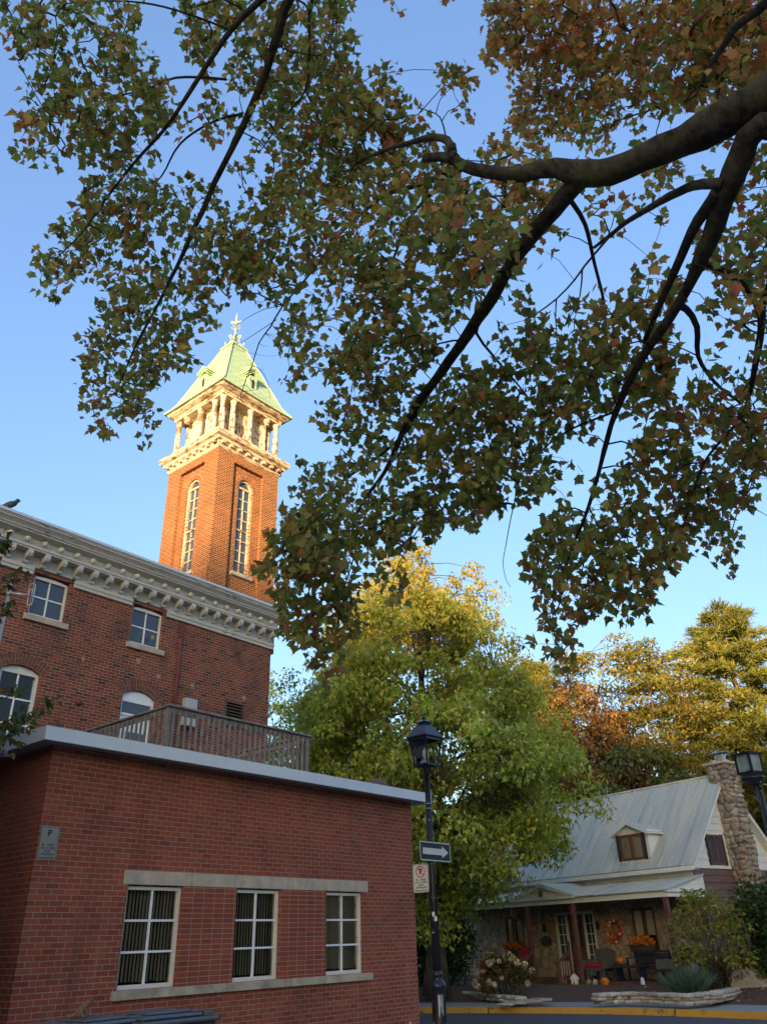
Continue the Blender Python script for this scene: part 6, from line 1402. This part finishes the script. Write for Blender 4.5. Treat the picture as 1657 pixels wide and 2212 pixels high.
# ---- other trees
def poly_noise(a, z, seed): return mnoise.noise(Vector((math.cos(a) * 1.2 + seed, math.sin(a) * 1.2, z * .45))) 
def tree(name, label, base, prof, ncl, per, leaf, cols, wts, mat='leaf_green', tm=T_LEAF, trunk=.22, barkm='bark', lean=(0, 0), seed=1, clump=(.55, .5), droop=.45, lobes=.35, inner=.45, group=None, tz=.8, flat=1.0, limbs=16, low=None, up=.5, boughs=0, bsp=1.0, autumn_sun_gold=False):
    r = np.random.default_rng(seed); rr = random.Random(seed); e = empty(name, base, 0, label, 'tree', group)
    zs = [p[0] for p in prof]; rs = [p[1] for p in prof]; H = zs[-1]; Z = np.linspace(zs[0], zs[-1], 60); W = np.interp(Z, zs, rs) ** 1.5; W /= W.sum()
    C = []; nbg = boughs or ncl
    for i in range(nbg):
        z = r.choice(Z, p=W) + r.uniform(-.5, .5) * (Z[1] - Z[0]); a = r.uniform(0, 2 * math.pi); R_ = np.interp(z, zs, rs) * (1 + lobes * poly_noise(a, z, seed * 3.7)); q = math.sqrt(r.uniform(inner ** 2, 1)); f = (z / H)
        C.append((math.cos(a) * R_ * q + lean[0] * f, math.sin(a) * R_ * q + lean[1] * f, z))
    C = np.array(C)
    if boughs: C = C[np.arange(ncl) % boughs] + r.normal(size=(ncl, 3)) * np.array([[.62, .62, .34]]) * bsp
    mb = MB(); tp = [Vector((lean[0] * (t ** 1.2) + .12 * mnoise.noise(Vector((t * 3, seed, 0))), lean[1] * t + .12 * mnoise.noise(Vector((t * 3, 0, seed))), H * tz * t)) for t in np.linspace(0, 1, 12)]
    mb.tube(tp, [trunk * (1.35 if i == 0 else 1 - .085 * i) + .012 for i in range(12)], 12, jit=.15); mb.build('trunk', M[barkm], e)
    mb = MB(); hubs = []
    for i in range(limbs):
        t = rr.uniform(.16 if low is None else low, .95); b0 = tp[min(10, int(t * 11))].lerp(tp[min(11, int(t * 11) + 1)], t * 11 - int(t * 11)); z = min(H * .97, max(zs[0], b0.z + rr.uniform(.04, .22) * H)); a = 2.4 * i + rr.uniform(-.4, .4); R_ = np.interp(z, zs, rs) * rr.uniform(.55, .9)
        end = Vector((math.cos(a) * R_ + lean[0] * z / H, math.sin(a) * R_ + lean[1] * z / H, z)); m1 = b0.lerp(end, .5) + Vector((0, 0, -.06 * H * (1 - t) + up * .2)); m2 = b0.lerp(end, .25) + Vector((0, 0, -.02 * H * (1 - t))); rd = trunk * (1 - .8 * t) * .42
        P_ = [b0, m2, m1, m1.lerp(end, .55) + Vector((0, 0, .1)), end]; mb.tube(P_, [rd, rd * .8, rd * .55, rd * .35, rd * .15], 7, jit=.12); hubs += [m1, m1.lerp(end, .55), end, m2, m2.lerp(m1, .5)]
    hubs += tp[3:]
    hb = np.array([tuple(h) for h in hubs])
    for c in C:
        d = ((hb - c) ** 2).sum(1); h = Vector(hb[int(np.argmin(d))]); c_ = Vector(c); mb.tube([h, h.lerp(c_, .5) + Vector((0, 0, .12)), c_], [trunk * .07, trunk * .05, trunk * .02], 4, cap=False)
    mb.build('branches', M[barkm], e, recalc=False)
    n = ncl * per; ci = np.repeat(np.arange(ncl), per); cs = r.uniform(.7, 1.3, ncl)[ci][:, None]
    off = norm(r.normal(size=(n, 3))) * (r.random((n, 1)) ** .45) * np.array([[clump[0], clump[0], clump[1]]]) * cs
    off[:, 2] -= droop * np.hypot(off[:, 0], off[:, 1]) ** 1.5
    pos = C[ci] + off; tip = norm(off * .8 + np.array([[0, 0, -droop * 1.0]]) + r.normal(size=(n, 3)) * .4); ow_ = norm((pos - np.array([[0, 0, H * .45]])) * np.array([[1, 1, .6]])); nr = norm(ow_ * 1.0 + np.array([[0, 0, .55]]) + r.normal(size=(n, 3)) * .5 + off * .5)
    cl = palette(n, cols, wts, r) * (1 + .16 * r.normal(size=(ncl, 1))[ci])
    if autumn_sun_gold: g_ = np.clip((pos[:, 2:3] / H - .62) / .3 + .35 * r.normal(size=(ncl, 1))[ci], 0, .85); cl = cl * (1 - g_) + palette(n, [(.50, .36, .06), (.42, .36, .07)], [1, 1], r) * g_  # upper leaves yellower: autumn turn plus low-sun gold put into the colour
    leaf_mesh('crown', pos, tip, nr, leaf * r.uniform(.7, 1.3, n), np.clip(cl, .005, 1), tm, M[mat], e); return e
def ground_at(px, d, z=GZ + .3):
    p = at(px, 1900, d); return Vector((p.x, p.y, z))
GREEN = [(.33, .42, .07), (.43, .48, .095), (.25, .34, .055), (.50, .45, .09), (.46, .32, .07), (.44, .48, .17)]
tree('green_maple', 'broad green and yellow maple standing between the street lamp and the cottage roof', ground_at(932, 24.6), [(2.2, .7), (2.9, 1.9), (3.8, 3.2), (5.0, 4.3), (6.3, 4.4), (7.6, 4.1), (9.3, 3.6), (11.2, 2.8), (12.6, 1.9), (13.8, .9), (14.4, .2)], 1050, 84, .17, GREEN, [4, 4, 2, 1.6, .5, 2.6], trunk=.30, seed=3, clump=(.52, .42), droop=.55, lobes=.32, inner=.68, limbs=26, tz=.9, boughs=230, bsp=.85, autumn_sun_gold=True)
tree('green_maple', 'darker open green tree seen through the deck railing beside the old brick building', ground_at(640, 31), [(2.5, 2.2), (4.5, 3.8), (7, 3.9), (9.5, 3.0), (11.3, 1.4), (12.0, .3)], 300, 70, .17, [(.13, .22, .045), (.18, .26, .055), (.22, .28, .06), (.40, .32, .07)], [4, 4, 2, .5], trunk=.24, seed=8, clump=(.65, .5), limbs=18, lobes=.45, boughs=75)
LOC = [(.26, .24, .04), (.34, .26, .045), (.20, .21, .04), (.42, .27, .045)]
tree('honey_locust', 'airy yellow green feathery tree behind the cottage roof, left of the tall pine', ground_at(1405, 38), [(4.0, 2.6), (6.5, 4.4), (9, 4.8), (12, 4.6), (14.5, 3.4), (16.0, 1.2)], 380, 100, .17, LOC, [3, 3, 2, 1], tm=T_DIAM, trunk=.22, seed=12, clump=(1.0, .24), droop=.25, lobes=.5, inner=.25, limbs=24, barkm='bark_warm', tz=.75, boughs=110, bsp=1.1)
tree('red_leaved_tree', 'dense tree with dark purplish red leaves behind the cottage ridge', ground_at(1290, 36), [(1.0, 2.6), (4, 3.6), (7.5, 3.8), (10, 3.0), (12, 1.6), (12.9, .3)], 380, 110, .17, [(.27, .13, .03), (.18, .095, .03), (.36, .20, .045), (.13, .10, .03)], [4, 3, 2, 2], mat='leaf_dark', tm=T_DIAM, trunk=.2, seed=15, clump=(.6, .5), lobes=.25, inner=.5)
tree('dark_evergreen', 'dark green bushy tree low behind the cottage ridge, under the airy locust', ground_at(1400, 34), [(1.0, 4.2), (4, 4.8), (7.0, 3.6), (8.6, 2.0), (9.3, .5)], 320, 90, .18, [(.10, .12, .03), (.14, .14, .035), (.20, .16, .04)], [4, 3, 1], mat='leaf_dark', tm=T_DIAM, trunk=.25, seed=17, clump=(.8, .45), lobes=.35)
def pine(label, base, H, Rb, n, seed, cols, wts, lean=0, z0=3.0, per=90, sz=.26):
    r = np.random.default_rng(seed); rr = random.Random(seed); e = empty('pine_tree', base, 0, label, 'tree'); mb = MB()
    tp = [Vector((lean * (z / H), .1 * math.sin(z * .4), z)) for z in np.linspace(0, H, 14)]; mb.tube(tp, [.30 * (1 - i / 14) + .03 for i in range(14)], 12, jit=.12); mb.build('trunk', M['bark_warm'], e); mb = MB(); C = []; D = []
    z = z0; a = 0
    while z < H - .3:
        t = (z - z0) / (H - z0); L = Rb * (1 - t) ** .62 * (.35 + .65 * min(1, t * 4)) * rr.uniform(.65, 1.15) + .25; a += 2.39 + rr.uniform(-.3, .3); b0 = Vector((lean * z / H, 0, z)); d = Vector((math.cos(a), math.sin(a), 0)); P_ = [b0 + d * L * s + Vector((0, 0, L * (.30 * s - .14 * s * s))) for s in (0, .3, .6, .85, 1)]; mb.tube(P_, [.05 * L * .25 + .012, .035, .025, .018, .008], 6)
        k = max(3, int(L * 3.2))
        for j in range(k):
            s = .25 + .75 * (j + rr.random()) / k; w = (1 - s * .6) * L * .30; c = b0 + d * L * s + Vector((0, 0, L * (.30 * s - .14 * s * s))) + d.cross(Vector((0, 0, 1))) * rr.uniform(-w, w) + Vector((0, 0, rr.uniform(-.05, .2))); C.append(tuple(c)); D.append(tuple(d + Vector((0, 0, .35))))
        z += rr.uniform(.06, .17) * (H / 14)
    mb.build('branches', M['bark_warm'], e); C = np.array(C); D = np.array(D); m = len(C); ci = np.repeat(np.arange(m), per); N_ = m * per
    off = norm(r.normal(size=(N_, 3))) * r.random((N_, 1)) ** .5 * np.array([[.48, .48, .24]]); pos = C[ci] + off; tip = norm(off * 1.6 + D[ci] * .7 + r.normal(size=(N_, 3)) * .45)
    cl = palette(N_, cols, wts, r) * (1 + .15 * r.normal(size=(m, 1))[ci]); leaf_mesh('crown', pos, tip, dirs(N_, r), sz * r.uniform(.7, 1.3, N_), np.clip(cl, .005, 1), T_NEEDLE, M['leaf_dark'], e); return e
PN = [(.22, .23, .045), (.29, .27, .05), (.15, .19, .045), (.36, .28, .055)]
pine('tall golden lit pine with layered tufted boughs at the right edge of the sky', ground_at(1690, 40), 18.4, 7.4, 0, 21, PN, [3, 3, 2, 1], per=70, sz=.36)
pine('smaller yellow lit pine behind the red leaved tree, left of the airy locust', ground_at(1215, 44), 16.6, 3.6, 0, 23, PN, [2, 3, 1, 2], per=60, sz=.34)
BG = [(.06, .10, .025), (.09, .12, .03), (.13, .14, .03)]
bg = None
for i, (px, d, h, nm) in enumerate(((700, 52, 8, 'a'), (1010, 55, 9, 'b'), (1240, 56, 10, 'c'), (1560, 52, 10, 'd'), (1760, 46, 13, 'e'))):
    lab = ['far green tree low between the old building and the lamp', 'far green tree hidden low behind the broad maple', 'far green tree low behind the red leaved tree', 'far green tree low behind the chimney', 'far green tree beyond the right edge'][i]
    if bg is None: bg = tree('background_tree', lab, ground_at(px, d), [(.3, 4.5), (3, 6), (6, 5.5), (8.5, 3), (9.3, .5)], 240, 60, .26, BG, [3, 3, 1], mat='leaf_dark', tm=T_DIAM, trunk=.25, seed=31, clump=(1.1, .8), group='trees far behind the cottage')
    else: c = copy_tree(bg); c.location = ground_at(px, d); c.rotation_euler = (0, 0, i * 1.3); c.scale = (1.05, 1.05, h / 9.0); tag(c, lab)
for i, (x, y, s) in enumerate(((34, 10, 1.25), (38, 20, 1.1), (32, 0, 1.2), (40, 30, 1.3), (30, -10, 1.1), (24, -20, 1.2), (12, -34, 1.1), (-2, -40, 1.2), (-18, -36, 1.1))):   # trees added out of the picture to darken the window reflections
    c = copy_tree(bg); c.location = (x, y, GZ); c.rotation_euler = (0, 0, i * 2.1); c.scale = (s, s, s * .95); tag(c, 'leafy tree added outside the picture to darken window reflections', 'tree', 'added trees outside the picture')
# ---- shrubs and small plants
def shrub(name, label, base, rx, ry, h, ncl, per, leaf, cols, wts, mat='leaf_green', tm=T_LEAF, seed=1, stems=14, clump=(.22, .2), cat='shrub', shell=.5, z0=.1, stemr=.012):
    r = np.random.default_rng(seed); rr = random.Random(seed); e = empty(name, base, 0, label, cat); mb = MB(); C = []
    for i in range(ncl):
        z = z0 + (h - z0) * r.random() ** .8; a = r.uniform(0, 6.283); f = math.sqrt(max(.05, 1 - ((z - h * .45) / (h * .6)) ** 2)) * (1 + .4 * poly_noise(a, z * 2, seed)); q = math.sqrt(r.uniform(shell ** 2, 1)); C.append((math.cos(a) * rx * f * q, math.sin(a) * ry * f * q, z))
    C = np.array(C)
    for i in range(stems):
        c = Vector(C[i % ncl]); b0 = Vector((rr.uniform(-.25, .25) * rx, rr.uniform(-.25, .25) * ry, 0)); mb.tube([b0, b0.lerp(c, .4) + Vector((0, 0, .12 * h)), c.lerp(b0, .2) + Vector((0, 0, .06 * h)), c], [stemr, stemr * .8, stemr * .6, stemr * .3], 5)
    mb.build('stems', M['bark'], e); n = ncl * per; ci = np.repeat(np.arange(ncl), per); off = norm(r.normal(size=(n, 3))) * r.random((n, 1)) ** .5 * np.array([[clump[0], clump[0], clump[1]]]); pos = C[ci] + off
    pos[:, 2] = np.maximum(pos[:, 2], .02); tip = norm(off + np.array([[0, 0, -.05]]) + r.normal(size=(n, 3)) * .06); nr = norm(np.array([[0, 0, 1.0]]) + r.normal(size=(n, 3)) * .6)
    leaf_mesh('foliage', pos, tip, nr, leaf * r.uniform(.7, 1.3, n), palette(n, cols, wts, r), tm, M[mat], e); return e
DKG = [(.04, .075, .022), (.055, .09, .03), (.08, .115, .035)]
shrub('evergreen_hedge', 'tall dark evergreen hedge at the left end of the cottage porch, behind the street lamp', onz(965, 2136, YZ - .1), .95, .8, 2.3, 130, 60, .10, DKG, [3, 3, 1], mat='leaf_dark', tm=T_DIAM, seed=41, clump=(.35, .35))
shrub('evergreen_hedge', 'dark shrub behind the annex corner, left of the street lamp base', onz(925, 2140, YZ - .1) + Vector((-.6, 1.2, 0)), 1.3, 1.0, 2.6, 130, 60, .11, DKG, [3, 3, 1], mat='leaf_dark', tm=T_DIAM, seed=42, clump=(.38, .38))
hy = shrub('hydrangea', 'hydrangea bush with faded cream flower heads in front of the red chairs', onz(1094, 2150, YZ - .06), .85, .55, .92, 60, 26, .10, [(.12, .13, .03), (.20, .14, .04), (.16, .10, .04)], [3, 2, 2], seed=43, clump=(.2, .18))
r = np.random.default_rng(5); 
for i in range(46):
    a = r.uniform(0, 6.283); el = r.uniform(-.1, 1.35); c = Vector((math.cos(a) * 0.88 * math.cos(el), math.sin(a) * .58 * math.cos(el) - .05, .28 + .68 * math.sin(el) + r.uniform(-.12, .1))) * 1.0; q = r.uniform(.06, .11); m = 60; o_ = norm(r.normal(size=(m, 3))); pos = np.array(c)[None] + o_ * q * .85 * r.uniform(.8, 1.05, (m, 1)); base_ = [(.74, .70, .46), (.62, .52, .32), (.50, .38, .22)][int(r.integers(0, 3))]
    leaf_mesh('flower_head', pos, norm(np.cross(o_, r.normal(size=(m, 3)))), o_, np.full(m, q * .7), palette(m, [base_], [1], r, .15), T_DIAM, M['hydrangea'], hy)
shrub('garden_bush', 'tall loose bush with yellowing leaves at the right porch corner', onz(1556, 2139, YZ), 1.05, .85, 2.3, 95, 20, .12, [(.17, .23, .045), (.26, .29, .06), (.34, .30, .065), (.50, .30, .07)], [3, 3, 2, .8], seed=51, stems=34, clump=(.26, .22), stemr=.014, z0=.5)
shrub('evergreen_bush', 'dark evergreen bush against the brown gable at the right edge', onz(1652, 2135, YZ) + Vector((.95, .5, 0)), 1.2, 1.1, 2.5, 150, 60, .11, DKG, [3, 3, 2], mat='leaf_dark', tm=T_DIAM, seed=53, clump=(.36, .34))
shrub('low_shrub', 'low green shrub beside the boulder under the loose yellowing bush', onz(1600, 2135, YZ), .8, .5, .75, 50, 40, .08, [(.06, .09, .03), (.10, .12, .035), (.26, .14, .04)], [3, 2, .6], mat='leaf_dark', seed=54, clump=(.2, .16))
# blue-green grass clump
p = onz(1489, 2146, YZ); r = np.random.default_rng(61); n = 900; a = r.uniform(0, 6.283, n); q = r.random(n) ** .6; pos = np.stack([np.cos(a) * q * .32, np.sin(a) * q * .28, np.zeros(n)], 1); tip = norm(np.stack([np.cos(a) * q * 1.1 + r.normal(size=n) * .2, np.sin(a) * q * 1.1 + r.normal(size=n) * .2, np.full(n, 1.0)], 1))
T_BLADE = (np.array([(-.018, 0, 0), (.018, 0, 0), (.014, .55, .0), (-.014, .55, 0), (.0, 1.0, -.12)], float), [[0, 1, 2, 3], [3, 2, 4]])
go = leaf_mesh('grass_clump', pos, tip, dirs(n, r), .62 * r.uniform(.6, 1.15, n), palette(n, [(.10, .16, .11), (.13, .20, .13), (.07, .12, .08)], [2, 2, 1], r), T_BLADE, M['leaf_dark']); go.location = p; tag(go, 'spiky blue green ornamental grass clump in front of the right porch post', 'grass clump')
# lawn grass and fallen leaves
n = 5000; uu = rng.uniform(-4.2, .6, n); vv_ = rng.uniform(-1.0, -.12, n); W_ = np.array([tuple(hp(a, b, YZ)) for a, b in zip(uu, vv_)]); lg = leaf_mesh('lawn_grass', W_, norm(np.array([[0, 0, 1.0]]) + rng.normal(size=(n, 3)) * .35), dirs(n), rng.uniform(.04, .09, n), palette(n, [(.09, .13, .03), (.13, .15, .04)], [1, 1]), T_BLADE, M['leaf_dark']); tag(lg, kind='stuff')
n = 500; k = rng.integers(30, len(KB) - 12, n); d_ = rng.uniform(1.9, 3.8, n); W_ = []
tabs = [offs(KB, x) for x in np.linspace(1.9, 3.8, 20)]
for i in range(n): q = tabs[int((d_[i] - 1.9) / 1.9 * 19)][k[i]]; h = np.interp(d_[i], [1.72, 2.3, 3.0, 3.9], [0, .1, .2, .3]); W_.append((q[0] + rng.normal() * .2, q[1] + rng.normal() * .05, GZ + .165 + h))
fl_ = leaf_mesh('fallen_leaves', np.array(W_), norm(rng.normal(size=(n, 3)) * np.array([[1, 1, .15]])), norm(np.array([[0, 0, 1.0]]) + rng.normal(size=(n, 3)) * .3), rng.uniform(.05, .11, n), palette(n, [(.30, .20, .10), (.22, .10, .05), (.40, .33, .22)], [2, 2, 1]), T_LEAF, M['leaf_dark']); tag(fl_, kind='stuff')
# ---- young tree at the left edge
YB = at(-90, 1900, 4.9); yb = Vector((YB.x, YB.y, GZ + .1)); yt = empty('young_tree', yb, 0, 'young tree at the left edge, only leafy twig ends reaching into the picture', 'tree')
mb = MB(); q3 = lambda l: [at(x, y, d) - yb for x, y, d in l]
top = at(-95, 1050, 4.9) - yb; mb.tube([Vector((0, 0, 0)), Vector((.03, 0, 1.2)), top * .7, top], [.045, .035, .02, .008], 8); mb.build('trunk', M['bark'], yt); tw = MB(); yp = []
for l in ([(-92, 1620, 4.9), (-30, 1580, 4.9), (20, 1562, 4.9), (60, 1542, 4.9), (95, 1525, 4.9), (118, 1510, 4.9)], [(-92, 1660, 4.9), (-20, 1600, 4.9), (15, 1590, 4.9), (35, 1610, 4.9)], [(-92, 1330, 4.9), (-10, 1285, 4.9), (20, 1262, 4.9), (48, 1232, 4.9)], [(-92, 1260, 4.9), (0, 1190, 4.9), (12, 1172, 4.9), (22, 1160, 4.9)], [(-92, 1400, 4.9), (-15, 1345, 4.9), (12, 1318, 4.9), (18, 1300, 4.9)], [(-92, 1560, 4.9), (-10, 1500, 4.9), (25, 1490, 4.9), (45, 1487, 4.9)], [(-92, 1640, 4.9), (0, 1570, 4.9), (50, 1560, 4.9), (75, 1572, 4.9)]):
    P_ = q3(l); P_[0] = Vector((.03 + .0 * P_[0].x, 0, P_[0].z)); P_[0] = min([Vector((.03, 0, 1.2)).lerp(top * .7, t / 20) for t in range(21)] + [(top * .7).lerp(top, t / 20) for t in range(21)], key=lambda q: abs(q.z - P_[0].z + .1)); tw.tube(P_, [.010, .006, .004, .003] + [.002] * (len(P_) - 4), 5)
    for i in range(1, len(P_)):
        for t in np.linspace(0, 1, 6): yp.append(tuple(P_[i - 1].lerp(P_[i], t)))
for i in range(26):                                         # twigs on the sides that face away from the picture
    z_ = .45 + .55 * i / 26; b0 = Vector((.03, 0, 1.2)).lerp(top, max(0, (z_ - .2) / .8)); a = 2.3 + 2.2 * rng.random(); d = Vector((math.cos(a), math.sin(a) * .8, .25)).normalized(); L = rng.uniform(.4, .9) * (1.1 - .5 * z_)
    P_ = [b0, b0 + d * L * .5, b0 + d * L + Vector((0, 0, .05))]; tw.tube(P_, [.007, .004, .002], 5)
    for t in np.linspace(.25, 1, 14): yp.append(tuple(P_[0].lerp(P_[2], t)))
tw.build('leafy_twigs', M['bark'], yt); yp = np.array(yp); n = len(yp) * 3; pos = np.repeat(yp, 3, 0) + rng.normal(size=(n, 3)) * .022; tip = norm(rng.normal(size=(n, 3)) * .6 + np.array([[.1, 0, -.5]]))
leaf_mesh('crown', pos, tip, norm(np.array([[0, -.6, .7]]) + rng.normal(size=(n, 3)) * .5), rng.uniform(.030, .055, n), palette(n, [(.05, .085, .022), (.07, .10, .03), (.22, .10, .03)], [4, 3, .8]), T_OVAL, M['leaf_maple'], yt)
